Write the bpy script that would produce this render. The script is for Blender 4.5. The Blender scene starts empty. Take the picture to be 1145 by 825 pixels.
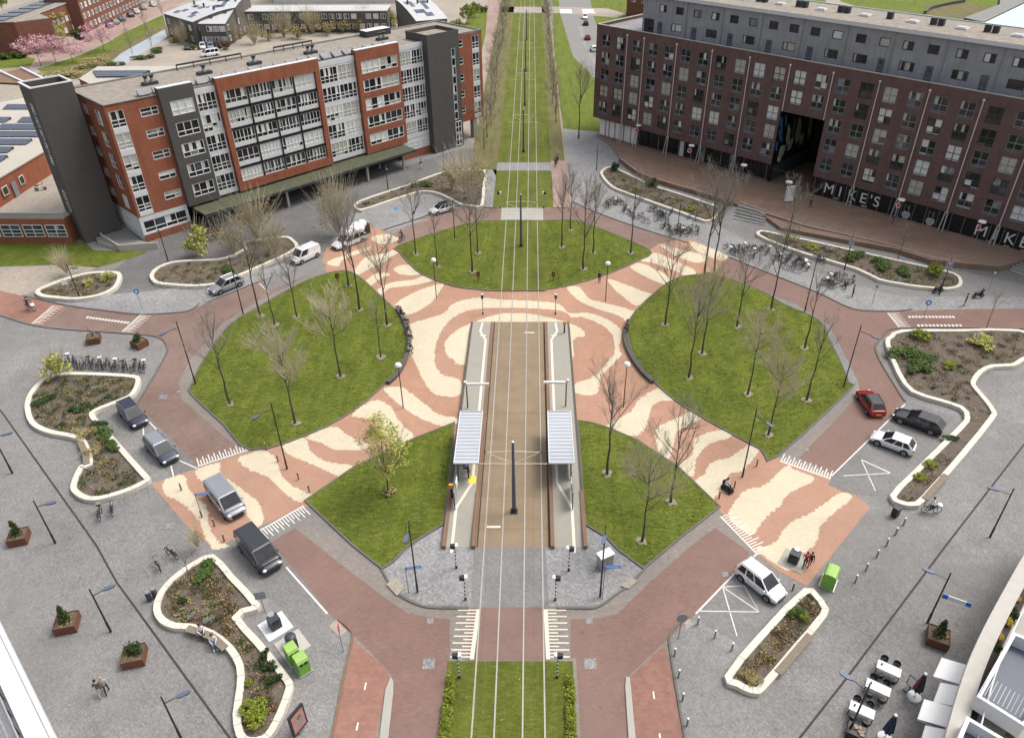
import bpy, bmesh, math, random
from mathutils import Vector, Matrix
C = bpy.context.scene.collection
R = math.radians
rnd = random.Random(7)

# ------------------------------------------------------------------ survey: photo pixel -> point on a level plane
FPX, CX, CY, CAM_H = 844.6, 594.5, 412.5, 48.9
PITCH = math.atan(586.5 / 844.6)
CP, SP = math.cos(PITCH), math.sin(PITCH)
def G(px, py, z=0.0):
    u = (px - CX) / FPX; v = (CY - py) / FPX
    t = (CAM_H - z) / (SP - v * CP)
    return Vector((u * t, t * (CP + v * SP), z))
def GP(pts, z=0.0): return [G(x, y, z) for x, y in pts]
def heading(p, q):
    d = q - p
    return math.atan2(d.y, d.x)

# ------------------------------------------------------------------ materials
MATS = {}
def new_mat(name):
    m = bpy.data.materials.new(name); m.use_nodes = True
    MATS[name] = m
    nt = m.node_tree
    return m, nt, nt.nodes['Principled BSDF']
def N(nt, typ, **kw):
    n = nt.nodes.new(typ)
    for k, v in kw.items():
        if k in n.inputs: n.inputs[k].default_value = v
        else: setattr(n, k, v)
    return n
def ramp(nt, fac, stops):
    r = nt.nodes.new('ShaderNodeValToRGB')
    e = r.color_ramp.elements
    while len(e) < len(stops): e.new(0.5)
    for i, (p, c) in enumerate(stops):
        e[i].position = p; e[i].color = (*c, 1)
    nt.links.new(fac, r.inputs['Fac'])
    return r.outputs['Color']
def mix(nt, fac, a, b, mode='MIX'):
    m = nt.nodes.new('ShaderNodeMix'); m.data_type = 'RGBA'; m.blend_type = mode
    if isinstance(fac, (int, float)): m.inputs[0].default_value = fac
    else: nt.links.new(fac, m.inputs[0])
    for i, x in ((6, a), (7, b)):
        if isinstance(x, tuple): m.inputs[i].default_value = (*x, 1)
        else: nt.links.new(x, m.inputs[i])
    return m.outputs[2]
def sc(c, k): return tuple(min(1, x * k) for x in c)
def coords(nt, scale=(1, 1, 1), rot=(0, 0, 0)):
    tc = nt.nodes.new('ShaderNodeTexCoord')
    mp = nt.nodes.new('ShaderNodeMapping')
    mp.inputs['Scale'].default_value = scale; mp.inputs['Rotation'].default_value = rot
    nt.links.new(tc.outputs['Object'], mp.inputs['Vector'])
    return mp.outputs['Vector']
def noise(nt, vec, scale, detail=4, rough=0.6):
    n = N(nt, 'ShaderNodeTexNoise'); n.inputs['Scale'].default_value = scale
    n.inputs['Detail'].default_value = detail; n.inputs['Roughness'].default_value = rough
    nt.links.new(vec, n.inputs['Vector'])
    return n.outputs['Fac']
def bump(nt, b, h, strength, dist=0.02):
    n = N(nt, 'ShaderNodeBump'); n.inputs['Strength'].default_value = strength; n.inputs['Distance'].default_value = dist
    nt.links.new(h, n.inputs['Height']); nt.links.new(n.outputs['Normal'], b.inputs['Normal'])
def plain(name, col, rough=0.6, var=0.12, scale=3.0, metal=0.0, spec=0.4, coat=0.0, fine=25):
    m, nt, b = new_mat(name)
    v = coords(nt)
    c = ramp(nt, noise(nt, v, scale), [(0.3, sc(col, 1 - var)), (0.7, sc(col, 1 + var))])
    if fine:
        c = mix(nt, 0.5, c, ramp(nt, noise(nt, v, fine), [(0.3, sc(col, 1 - var)), (0.7, sc(col, 1 + var))]))
    nt.links.new(c, b.inputs['Base Color'])
    b.inputs['Roughness'].default_value = rough; b.inputs['Metallic'].default_value = metal
    b.inputs['Specular IOR Level'].default_value = spec; b.inputs['Coat Weight'].default_value = coat
    return m
def paving(name, col, var=0.18, unit=(0.21, 0.1), swirl=True, patch=0.12, tint=None, joint=0.75, rot=0.0):
    """small pavers: cell-by-cell tone, bond direction that turns from place to place, worn patches"""
    m, nt, b = new_mat(name)
    v = coords(nt, rot=(0, 0, rot))
    if swirl:
        vr = N(nt, 'ShaderNodeVectorRotate', rotation_type='Z_AXIS')
        nt.links.new(v, vr.inputs['Vector'])
        ang = N(nt, 'ShaderNodeMath', operation='MULTIPLY'); ang.inputs[1].default_value = 0.35
        sn = N(nt, 'ShaderNodeMath', operation='SNAP'); sn.inputs[1].default_value = 1.57
        big = N(nt, 'ShaderNodeMath', operation='MULTIPLY'); big.inputs[1].default_value = 9.0
        nt.links.new(noise(nt, v, 2.2, 1), big.inputs[0]); nt.links.new(big.outputs[0], sn.inputs[0])
        ad = N(nt, 'ShaderNodeMath', operation='ADD'); ad.inputs[1].default_value = 0.75
        nt.links.new(sn.outputs[0], ad.inputs[0])
        nt.links.new(ad.outputs[0], vr.inputs['Angle'])
        vv = vr.outputs['Vector']
    else: vv = v
    br = N(nt, 'ShaderNodeTexBrick')
    br.inputs['Scale'].default_value = 1.0
    br.inputs['Brick Width'].default_value = unit[0]; br.inputs['Row Height'].default_value = unit[1]
    br.inputs['Mortar Size'].default_value = 0.006; br.inputs['Mortar Smooth'].default_value = 0.3
    br.inputs['Color1'].default_value = (*sc(col, 1 - var), 1); br.inputs['Color2'].default_value = (*sc(col, 1 + var), 1)
    br.inputs['Mortar'].default_value = (*sc(col, joint), 1)
    nt.links.new(vv, br.inputs['Vector'])
    st = N(nt, 'ShaderNodeMapping'); st.inputs['Scale'].default_value = (1.6, 9, 1)
    nt.links.new(vv, st.inputs['Vector'])
    streak = ramp(nt, noise(nt, st.outputs['Vector'], 1.0, 2), [(0.32, (1 - var * .9,) * 3), (0.68, (1 + var * .8,) * 3)])
    c = mix(nt, 1.0, br.outputs['Color'], streak, 'MULTIPLY')
    worn = ramp(nt, noise(nt, v, 0.09, 5, 0.65), [(0.3, (1 - patch,) * 3), (0.7, (1 + patch,) * 3)])
    c = mix(nt, 1.0, c, worn, 'MULTIPLY')
    if tint:
        c = mix(nt, ramp(nt, noise(nt, v, 0.05, 3), [(0.42, (0, 0, 0)), (0.66, (.6, .6, .6))]), c, tint)
    stn = N(nt, 'ShaderNodeMapping'); stn.inputs['Scale'].default_value = (0.5, 0.5, 1)
    nt.links.new(v, stn.inputs['Vector'])
    c = mix(nt, 1.0, c, ramp(nt, noise(nt, stn.outputs['Vector'], 1.0, 6, 0.75), [(0.25, (1 - patch * .9,) * 3), (0.6, (1, 1, 1))]), 'MULTIPLY')
    vo = N(nt, 'ShaderNodeTexVoronoi'); vo.inputs['Scale'].default_value = .55; nt.links.new(v, vo.inputs['Vector'])
    c = mix(nt, 1.0, c, ramp(nt, vo.outputs['Distance'], [(0.03, (.72, .72, .72)), (0.09, (1, 1, 1))]), 'MULTIPLY')
    c = mix(nt, 1.0, c, ramp(nt, noise(nt, v, .22, 7, .8), [(0.3, (1 - patch * .8,) * 3), (0.44, (1, 1, 1)), (0.62, (1, 1, 1)), (0.75, (1 + patch * .5,) * 3)]), 'MULTIPLY')
    nt.links.new(c, b.inputs['Base Color'])
    b.inputs['Roughness'].default_value = 0.85; b.inputs['Specular IOR Level'].default_value = 0.25
    return m
def grassy(name, c1, c2, c3, daisies=True):
    m, nt, b = new_mat(name)
    v = coords(nt)
    c = mix(nt, ramp(nt, noise(nt, v, 0.35, 5, 0.7), [(0.36, (0, 0, 0)), (0.66, (1, 1, 1))]), c1, c2)
    st = coords(nt, (0.7, 2.6, 1), (0, 0, 0.6))
    c = mix(nt, ramp(nt, noise(nt, st, 1.6, 6, 0.75), [(0.48, (0, 0, 0)), (0.66, (1, 1, 1))]), c, c3)
    c = mix(nt, 1.0, c, ramp(nt, noise(nt, v, 5.5, 5, 0.8), [(0.3, (.64, .68, .6)), (0.7, (1.32, 1.28, 1.24))]), 'MULTIPLY')
    mw = coords(nt, (1, .12, 1), (0, 0, .9))
    c = mix(nt, 1.0, c, ramp(nt, noise(nt, mw, .9, 3), [(0.36, (.86, .88, .84)), (0.62, (1.1, 1.09, 1.06))]), 'MULTIPLY')
    c = mix(nt, ramp(nt, noise(nt, v, .7, 6, .75), [(0.62, (0, 0, 0)), (0.74, (.5, .5, .5))]), c, (.16, .14, .075))
    if daisies:
        vo = N(nt, 'ShaderNodeTexVoronoi'); vo.inputs['Scale'].default_value = 1.1
        nt.links.new(v, vo.inputs['Vector'])
        c = mix(nt, ramp(nt, vo.outputs['Distance'], [(0.035, (.7, .7, .7)), (0.06, (0, 0, 0))]), c, (.5, .5, .42))
    nt.links.new(c, b.inputs['Base Color'])
    bump(nt, b, noise(nt, v, 9, 5, 0.8), 0.9, 0.12)
    b.inputs['Roughness'].default_value = 0.9; b.inputs['Specular IOR Level'].default_value = 0.15
    return m
def brickwall(name, col, var=0.14):
    m, nt, b = new_mat(name)
    tc = nt.nodes.new('ShaderNodeTexCoord'); sp = N(nt, 'ShaderNodeSeparateXYZ'); nt.links.new(tc.outputs['Object'], sp.inputs[0])
    ad = N(nt, 'ShaderNodeMath', operation='ADD'); nt.links.new(sp.outputs[0], ad.inputs[0]); nt.links.new(sp.outputs[1], ad.inputs[1])
    cb = N(nt, 'ShaderNodeCombineXYZ'); nt.links.new(ad.outputs[0], cb.inputs[0]); nt.links.new(sp.outputs[2], cb.inputs[1])
    br = N(nt, 'ShaderNodeTexBrick'); br.inputs['Scale'].default_value = 1.0
    br.inputs['Brick Width'].default_value = 0.22; br.inputs['Row Height'].default_value = 0.066; br.inputs['Mortar Size'].default_value = 0.006
    br.inputs['Color1'].default_value = (*sc(col, 1 - var), 1); br.inputs['Color2'].default_value = (*sc(col, 1 + var), 1)
    br.inputs['Mortar'].default_value = (*sc(col, 0.8), 1)
    nt.links.new(cb.outputs[0], br.inputs['Vector'])
    w = ramp(nt, noise(nt, cb.outputs[0], 0.5, 6, 0.7), [(0.3, (.84, .84, .85)), (0.7, (1.12, 1.12, 1.1))])
    c = mix(nt, 1.0, br.outputs['Color'], w, 'MULTIPLY')
    ms = N(nt, 'ShaderNodeMapping'); ms.inputs['Scale'].default_value = (2.5, 0.12, 1); nt.links.new(cb.outputs[0], ms.inputs['Vector'])
    c = mix(nt, 1.0, c, ramp(nt, noise(nt, ms.outputs[0], 1, 4), [(0.35, (.88, .88, .88)), (0.6, (1.05, 1.05, 1.05))]), 'MULTIPLY')
    nt.links.new(c, b.inputs['Base Color']); b.inputs['Roughness'].default_value = 0.85; b.inputs['Specular IOR Level'].default_value = 0.25
    return m
def leafmat(name, c1, c2, scale=2.5):
    m, nt, b = new_mat(name)
    v = coords(nt)
    oi = N(nt, 'ShaderNodeNewGeometry')
    c = mix(nt, oi.outputs['Random Per Island'], c1, c2)
    c = mix(nt, 1.0, c, ramp(nt, noise(nt, v, scale), [(0.3, (.75, .75, .75)), (0.7, (1.2, 1.2, 1.2))]), 'MULTIPLY')
    nt.links.new(c, b.inputs['Base Color']); b.inputs['Roughness'].default_value = 0.7
    b.inputs['Specular IOR Level'].default_value = 0.2
    return m
def metalpaint(name, col, rough=0.28):
    m, nt, b = new_mat(name)
    v = coords(nt)
    c = ramp(nt, noise(nt, v, 1.5, 5, 0.7), [(0.3, sc(col, .93)), (0.7, sc(col, 1.05))])
    nt.links.new(c, b.inputs['Base Color'])
    b.inputs['Roughness'].default_value = rough; b.inputs['Metallic'].default_value = 0.25
    b.inputs['Coat Weight'].default_value = 0.6; b.inputs['Coat Roughness'].default_value = 0.08
    return m

plain('asphalt', (.085, .085, .09), .9, .15, .4)
paving('grey_paving', (.212, .208, .203), .19, patch=.2, tint=(.205, .194, .178))
paving('pale_paving', (.25, .248, .247), .22, unit=(.3, .15), patch=.16)
paving('dark_paving', (.15, .147, .145), .15, unit=(.21, .1), patch=.2)
paving('gutter_brick', (.225, .2, .178), .14, unit=(.21, .07), swirl=False, patch=.14)
paving('red_brick_road', (.208, .13, .108), .1, unit=(.21, .07), swirl=False, patch=.13, tint=(.2, .138, .118))
paving('cycle_red', (.262, .142, .11), .08, unit=(.3, .3), swirl=False, patch=.18)
paving('plum_road', (.215, .148, .125), .12, unit=(.21, .07), swirl=False, patch=.2)
paving('orange_mosaic', (.385, .222, .15), .06, unit=(.2, .2), swirl=False, patch=.13, tint=(.36, .226, .165), joint=.65)
paving('cream_mosaic', (.55, .485, .358), .045, unit=(.2, .2), swirl=False, patch=.09, joint=.72)
paving('brown_brick', (.235, .15, .108), .16, unit=(.21, .1), patch=.22, tint=(.2, .155, .125))
paving('parking_brick', (.2, .195, .19), .14, unit=(.21, .1), swirl=False, patch=.18, rot=.8)
paving('pink_path', (.33, .235, .2), .1, unit=(.21, .1), swirl=False, patch=.15)
paving('sand_paving', (.33, .29, .24), .1, unit=(.3, .3), swirl=False, patch=.15)
plain('track_bed', (.225, .17, .11), .9, .22, .5)
plain('concrete_slab', (.34, .33, .29), .85, .1, .6)
plain('platform_paving', (.29, .275, .235), .85, .1, .8)
plain('rust_strip', (.19, .112, .07), .8, .2, 1.2)
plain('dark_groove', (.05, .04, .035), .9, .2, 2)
plain('kerb_stone', (.125, .115, .105), .85, .2, 1.5)
plain('pale_kerb', (.42, .4, .36), .8, .12, 1.5)
plain('white_concrete', (.57, .54, .46), .75, .16, .7, fine=14)
plain('white_line', (.64, .62, .57), .7, .12, 1.5)
plain('cream_line', (.62, .58, .47), .7, .1, 1.5)
plain('yellow_paint', (.75, .62, .08), .7, .1, 2)
plain('rail_steel', (.37, .35, .31), .45, .1, 1.0, metal=.3)
plain('soil', (.125, .103, .084), .95, .35, 1.6, spec=.1, fine=7)
plain('timber', (.22, .18, .13), .8, .2, 4)
plain('dark_timber', (.085, .078, .068), .8, .2, 3)
plain('corten', (.135, .056, .033), .8, .25, 2.5)
plain('black_paint', (.022, .022, .026), .45, .15, 4)
plain('dark_steel', (.05, .055, .068), .45, .12, 4, metal=.2)
plain('blue_grey_steel', (.1, .125, .19), .45, .1, 3, metal=.2)
plain('mast_grey', (.085, .1, .13), .5, .1, 3)
plain('galvanised', (.42, .42, .42), .45, .1, 5, metal=.6)
plain('steel_grey', (.25, .26, .27), .5, .12, 4, metal=.3)
plain('lamp_white', (.75, .75, .73), .4, .05, 4)
plain('white_plastic', (.78, .78, .77), .5, .06, 3)
plain('pipe_pink', (.6, .5, .48), .5, .06, 3)
plain('awning_cloth', (.72, .72, .71), .8, .06, 2)
plain('bin_green', (.16, .36, .05), .5, .1, 2)
plain('bin_lime', (.26, .43, .1), .5, .1, 2)
plain('sign_blue', (.03, .19, .6), .4, .05, 4)
plain('sign_red', (.55, .06, .06), .45, .05, 4)
plain('orange_plastic', (.72, .3, .03), .45, .1, 4)
plain('tyre_black', (.018, .018, .019), .85, .1, 8)
plain('rim_alloy', (.38, .38, .39), .35, .1, 6, metal=.7)
plain('chrome', (.55, .55, .56), .2, .05, 6, metal=.9)
plain('headlamp', (.6, .63, .66), .12, .05, 6, coat=.5)
plain('tail_lamp', (.42, .02, .02), .2, .1, 6, coat=.5)
plain('plate_yellow', (.75, .52, .04), .5, .05, 6)
plain('window_frame_white', (.68, .69, .68), .5, .05, 3)
plain('window_frame_dark', (.055, .06, .068), .5, .1, 3)
plain('window_frame_grey', (.23, .25, .29), .5, .1, 3)
plain('white_panel', (.6, .61, .62), .55, .06, 1.5)
plain('curtain_cream', (.42, .415, .36), .35, .3, 2.5, coat=.35)
plain('curtain_white', (.62, .63, .6), .35, .22, 2.5, coat=.35)
plain('anthracite', (.078, .072, .068), .75, .14, .8)
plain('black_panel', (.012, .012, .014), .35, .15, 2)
plain('gravel_roof', (.245, .215, .18), .95, .42, 1.1, fine=5)
plain('bitumen_roof', (.2, .195, .185), .9, .15, .6)
plain('pale_roof', (.4, .375, .32), .85, .1, .4)
plain('zinc_roof', (.42, .44, .47), .5, .08, .7, metal=.1)
plain('white_roof', (.45, .45, .455), .6, .08, .6)
plain('moss_roof', (.078, .085, .05), .95, .3, .9)
plain('dark_wood_wall', (.1, .092, .086), .8, .25, 1.2)
plain('solar_panel', (.05, .062, .095), .25, .2, 1.5, coat=.4)
plain('roof_box', (.04, .042, .046), .6, .2, 3)
plain('bark', (.075, .062, .05), .95, .3, 6)
plain('limb', (.125, .108, .09), .95, .25, 4)
plain('tree_pit', (.235, .2, .155), .95, .3, 2)
plain('twig', (.27, .245, .205), .95, .2, 3)
plain('pale_twig', (.45, .395, .28), .95, .2, 3)
plain('skin', (.5, .31, .22), .6, .06, 8)
plain('hair_dark', (.03, .02, .015), .7, .2, 15)
plain('hair_light', (.35, .27, .18), .7, .2, 15)
plain('cloth_black', (.02, .02, .022), .85, .2, 6)
plain('cloth_navy', (.03, .04, .075), .85, .2, 6)
plain('cloth_red', (.36, .025, .035), .85, .15, 6)
plain('cloth_white', (.62, .62, .64), .85, .1, 6)
plain('cloth_grey', (.3, .3, .32), .85, .15, 6)
plain('cloth_blue', (.1, .17, .33), .85, .15, 6)
plain('cloth_purple', (.15, .06, .2), .85, .15, 6)
plain('cloth_pink', (.55, .28, .28), .85, .15, 6)
plain('cloth_olive', (.1, .085, .06), .85, .15, 6)
plain('water', (.35, .38, .42), .08, .1, .3)
plain('mural_blue', (.05, .12, .26), .6, .5, .7)
plain('mural_pale', (.4, .42, .28), .6, .6, .9)
plain('poster', (.4, .2, .16), .4, .5, 1.5)
plain('sea_green_roof', (.42, .53, .5), .6, .06, .8)
brickwall('orange_brick', (.285, .102, .058), .1)
brickwall('plum_brick', (.145, .09, .083), .18)
brickwall('house_brick', (.2, .085, .06), .14)
brickwall('grey_cladding', (.3, .305, .32), .04)
grassy('lawn_green', (.07, .1, .013), (.122, .158, .021), (.192, .19, .05))
grassy('tram_grass', (.08, .108, .015), (.125, .15, .024), (.17, .162, .05))
grassy('fresh_grass', (.105, .14, .02), (.135, .17, .028), (.15, .165, .045), False)
grassy('verge_grass', (.12, .115, .05), (.16, .15, .07), (.2, .175, .1), False)
leafmat('leaf_dark', (.02, .04, .012), (.05, .085, .022))
leafmat('leaf_mid', (.04, .075, .016), (.09, .14, .03))
leafmat('leaf_lime', (.14, .19, .02), (.25, .28, .04))
leafmat('leaf_spring', (.3, .32, .06), (.48, .46, .13))
leafmat('leaf_grey', (.16, .18, .15), (.28, .3, .26))
leafmat('leaf_straw', (.22, .18, .07), (.36, .3, .13))
leafmat('leaf_rust', (.1, .05, .03), (.16, .09, .05))
leafmat('leaf_yellow', (.4, .27, .02), (.55, .4, .05))
leafmat('blossom_pink', (.48, .25, .3), (.66, .42, .46))
leafmat('grass_blade', (.08, .112, .013), (.18, .195, .038), .4)
def glass(name, col, rough=.06):
    m, nt, b = new_mat(name)
    v = coords(nt)
    c = ramp(nt, noise(nt, v, 1.3, 3), [(0.35, sc(col, .4)), (0.7, sc(col, 1.5))])
    nt.links.new(c, b.inputs['Base Color']); b.inputs['Roughness'].default_value = rough
    b.inputs['Specular IOR Level'].default_value = .6
    return m
glass('glass_dark', (.016, .018, .022)); glass('glass_blue', (.05, .065, .085)); glass('car_glass', (.014, .016, .02), .05)
glass('glass_pale', (.2, .22, .23), .15)
for nm, c in dict(car_navy=(.018, .022, .045), car_slate=(.04, .05, .072), car_silver=(.28, .295, .315), car_white=(.74, .75, .76), car_black=(.012, .013, .016),
                  car_red=(.3, .012, .015), car_dark=(.035, .037, .042), car_pale=(.25, .265, .29), car_blue=(.03, .05, .2)).items():
    metalpaint(nm, c)

# ------------------------------------------------------------------ mesh building
class MB:
    def __init__(s): s.v = []; s.f = []; s.m = []; s.mats = []
    def mi(s, mat):
        if mat not in s.mats: s.mats.append(mat)
        return s.mats.index(mat)
    def face(s, idx, mat): s.f.append(idx); s.m.append(s.mi(mat))
    def poly(s, pts, mat):
        b = len(s.v); s.v += [tuple(p) for p in pts]; s.face(list(range(b, b + len(pts))), mat)
    def prism(s, pts, z0, z1, mat, topmat=None, bottom=False):
        n = len(pts); b = len(s.v)
        area = sum(pts[i][0] * pts[(i + 1) % n][1] - pts[(i + 1) % n][0] * pts[i][1] for i in range(n))
        if area < 0: pts = list(reversed(pts))
        s.v += [(p[0], p[1], z0) for p in pts] + [(p[0], p[1], z1) for p in pts]
        for i in range(n):
            j = (i + 1) % n; s.face([b + i, b + j, b + n + j, b + n + i], mat)
        s.face([b + n + i for i in range(n)], topmat or mat)
        if bottom: s.face([b + i for i in reversed(range(n))], mat)
    def box(s, x0, x1, y0, y1, z0, z1, mat, topmat=None):
        s.prism([(x0, y0), (x1, y0), (x1, y1), (x0, y1)], z0, z1, mat, topmat, True)
    def obox(s, c, ax, hx, hy, z0, z1, mat, topmat=None):
        a, b_ = math.cos(ax), math.sin(ax)
        s.prism([(c[0] + a * x - b_ * y, c[1] + b_ * x + a * y) for x, y in ((-hx, -hy), (hx, -hy), (hx, hy), (-hx, hy))], z0, z1, mat, topmat, True)
    def tube(s, p0, p1, r0, r1, mat, n=6, caps=True):
        p0 = Vector(p0); p1 = Vector(p1); d = p1 - p0
        if d.length < 1e-6: return
        d.normalize()
        a = d.orthogonal().normalized(); c = d.cross(a)
        b = len(s.v)
        for p, r in ((p0, r0), (p1, r1)):
            for k in range(n):
                t = 2 * math.pi * k / n
                s.v.append(tuple(p + (a * math.cos(t) + c * math.sin(t)) * r))
        for k in range(n):
            j = (k + 1) % n; s.face([b + k, b + j, b + n + j, b + n + k], mat)
        if caps and n > 3:
            s.face([b + n + k for k in range(n)], mat); s.face([b + k for k in reversed(range(n))], mat)
    def path(s, pts, rad, mat, n=6):
        for i in range(len(pts) - 1):
            r0 = rad[i] if isinstance(rad, (list, tuple)) else rad; r1 = rad[i + 1] if isinstance(rad, (list, tuple)) else rad
            s.tube(pts[i], pts[i + 1], r0, r1, mat, n)
    def ball(s, c, r, mat, nu=10, nv=6, sq=(1, 1, 1)):
        b = len(s.v); c = Vector(c)
        s.v.append(tuple(c + Vector((0, 0, r * sq[2]))))
        for i in range(1, nv):
            ph = math.pi * i / nv
            for k in range(nu):
                t = 2 * math.pi * k / nu
                s.v.append((c.x + r * sq[0] * math.sin(ph) * math.cos(t), c.y + r * sq[1] * math.sin(ph) * math.sin(t), c.z + r * sq[2] * math.cos(ph)))
        s.v.append(tuple(c - Vector((0, 0, r * sq[2])))); e = len(s.v) - 1
        for k in range(nu):
            j = (k + 1) % nu; s.face([b, b + 1 + k, b + 1 + j], mat)
            for i in range(nv - 2):
                q = b + 1 + i * nu; s.face([q + k, q + nu + k, q + nu + j, q + j], mat)
            q = b + 1 + (nv - 2) * nu; s.face([q + k, e, q + j], mat)
    def torus(s, c, axis, r, t, mat, n=18, m=5):
        c = Vector(c); ax = Vector(axis).normalized(); u = ax.orthogonal().normalized(); w = ax.cross(u)
        b = len(s.v)
        for i in range(n):
            a = 2 * math.pi * i / n; d = u * math.cos(a) + w * math.sin(a)
            for k in range(m):
                q = 2 * math.pi * k / m; s.v.append(tuple(c + d * (r + t * math.cos(q)) + ax * (t * math.sin(q))))
        for i in range(n):
            for k in range(m):
                i2 = (i + 1) % n; k2 = (k + 1) % m
                s.face([b + i * m + k, b + i2 * m + k, b + i2 * m + k2, b + i * m + k2], mat)
    def disc(s, c, axis, r, h, mat, n=16):
        c = Vector(c); ax = Vector(axis).normalized()
        s.tube(c - ax * h / 2, c + ax * h / 2, r, r, mat, n)
    def mesh(s, name, smooth=False, sharp=40):
        me = bpy.data.meshes.new(name)
        me.from_pydata(s.v, [], s.f)
        for m in s.mats: me.materials.append(MATS[m])
        me.polygons.foreach_set('material_index', s.m)
        if smooth:
            me.polygons.foreach_set('use_smooth', [True] * len(me.polygons))
            me.set_sharp_from_angle(angle=R(sharp))
        me.update()
        return me
    def build(s, name, parent=None, smooth=False, sharp=40, **k):
        o = bpy.data.objects.new(name, s.mesh(name, smooth, sharp)); C.objects.link(o)
        if parent: o.parent = parent
        return tag(o, **k)
def tag(o, label=None, cat=None, group=None, kind=None):
    if label: o['label'] = label
    if cat: o['category'] = cat
    if group: o['group'] = group
    if kind: o['kind'] = kind
    return o
def thing(name, label, cat, loc=(0, 0, 0), rz=0.0, group=None):
    o = bpy.data.objects.new(name, None); C.objects.link(o)
    o.empty_display_size = .3
    o.location = loc; o.rotation_euler = (0, 0, rz)
    return tag(o, label, cat, group)
KIDS = {}
def copy_tree(o, parent=None):
    c = o.copy(); C.objects.link(c)
    if parent: c.parent = parent
    for ch in list(o.children): copy_tree(ch, c)
    return c
def place(proto, loc, rz, label, group=None, s=1.0, used=set()):
    o = proto if proto.name not in used else copy_tree(proto)
    used.add(proto.name) if o is proto else None
    o.location = loc; o.rotation_euler = (0, 0, rz); o.scale = (s,) * 3 if isinstance(s, (int, float)) else s
    o['label'] = label
    if group: o['group'] = group
    return o
def smooth_closed(pts, per=4):
    n = len(pts); out = []
    for i in range(n):
        p0, p1, p2, p3 = (Vector(pts[(i + k - 1) % n]) for k in range(4))
        for k in range(per):
            t = k / per
            out.append(0.5 * ((2 * p1) + (p2 - p0) * t + (2 * p0 - 5 * p1 + 4 * p2 - p3) * t * t + (3 * p1 - p0 - 3 * p2 + p3) * t ** 3))
    return out
def smooth_open(pts, per=5):
    P = [Vector(p) for p in pts]; P = [2 * P[0] - P[1]] + P + [2 * P[-1] - P[-2]]; out = []
    for i in range(1, len(P) - 2):
        p0, p1, p2, p3 = P[i - 1:i + 3]
        for k in range(per):
            t = k / per
            out.append(0.5 * ((2 * p1) + (p2 - p0) * t + (2 * p0 - 5 * p1 + 4 * p2 - p3) * t * t + (3 * p1 - p0 - 3 * p2 + p3) * t ** 3))
    return out + [P[-2]]
def ccw(pts):
    a = sum(pts[i][0] * pts[(i + 1) % len(pts)][1] - pts[(i + 1) % len(pts)][0] * pts[i][1] for i in range(len(pts)))
    return pts if a > 0 else list(reversed(pts))
def offset_in(pts, d):
    n = len(pts); out = []
    for i in range(n):
        a, b, c = Vector(pts[i - 1]).xy, Vector(pts[i]).xy, Vector(pts[(i + 1) % n]).xy
        d1 = (b - a).normalized(); d2 = (c - b).normalized()
        n1 = Vector((-d1.y, d1.x)); n2 = Vector((-d2.y, d2.x)); m = n1 + n2
        if m.length < .3: m = n1
        m.normalize(); k = d / max(.5, m.dot(n1))
        out.append(Vector((b.x + m.x * k, b.y + m.y * k, pts[i][2] if len(pts[i]) > 2 else 0)))
    return out
def ribbon(mb, pts, w, z, mat, h=0.0):
    P = [Vector((p[0], p[1], 0)) for p in pts]; L = []; Rr = []
    for i, p in enumerate(P):
        d = (P[min(i + 1, len(P) - 1)] - P[max(i - 1, 0)]).normalized(); nn = Vector((-d.y, d.x, 0))
        L.append(p + nn * w / 2); Rr.append(p - nn * w / 2)
    for i in range(len(P) - 1):
        q = [Rr[i], Rr[i + 1], L[i + 1], L[i]]
        if h: mb.prism(q, z, z + h, mat, None, False)
        else: mb.poly([(a.x, a.y, z) for a in q], mat)
def inside(p, poly):
    c = False; n = len(poly); j = n - 1
    for i in range(n):
        if (poly[i][1] > p[1]) != (poly[j][1] > p[1]) and p[0] < (poly[j][0] - poly[i][0]) * (p[1] - poly[i][1]) / (poly[j][1] - poly[i][1]) + poly[i][0]: c = not c
        j = i
    return c
def sheet(name, px, z, mat, smooth=0, kind='structure'):
    P = GP(px)
    if smooth: P = smooth_closed(P, smooth)
    P = ccw(P)
    mb = MB(); mb.poly([(p.x, p.y, z) for p in P], mat)
    o = mb.build(name, kind=kind)
    bm = bmesh.new(); bm.from_mesh(o.data); bmesh.ops.triangulate(bm, faces=bm.faces); bm.to_mesh(o.data); bm.free()
    return P
# ------------------------------------------------------------------ ground, roads, paving (structure)
mb = MB(); mb.poly([(-900, -300, 0), (900, -300, 0), (900, 1500, 0), (-900, 1500, 0)], 'grey_paving'); mb.build('ground', kind='structure')
Z1, Z2, Z3, Z4, Z5, Z6 = .004, .008, .012, .016, .020, .024
# far land behind the buildings
sheet('far_land', [(-700, -60), (560, -60), (556, 60), (548, 130), (530, 160), (400, 100), (100, 90), (-60, 140), (-700, 140)], Z1, 'sand_paving')
sheet('far_park', [(616, -60), (2000, -60), (1800, 60), (1100, 60), (760, 60), (700, 90), (673, 148), (630, 144), (620, 80)], Z1, 'fresh_grass')
sheet('park_path', [(928, -20), (940, 2), (985, 16), (945, 12), (925, 6), (915, -20)], Z2, 'sand_paving')
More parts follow.
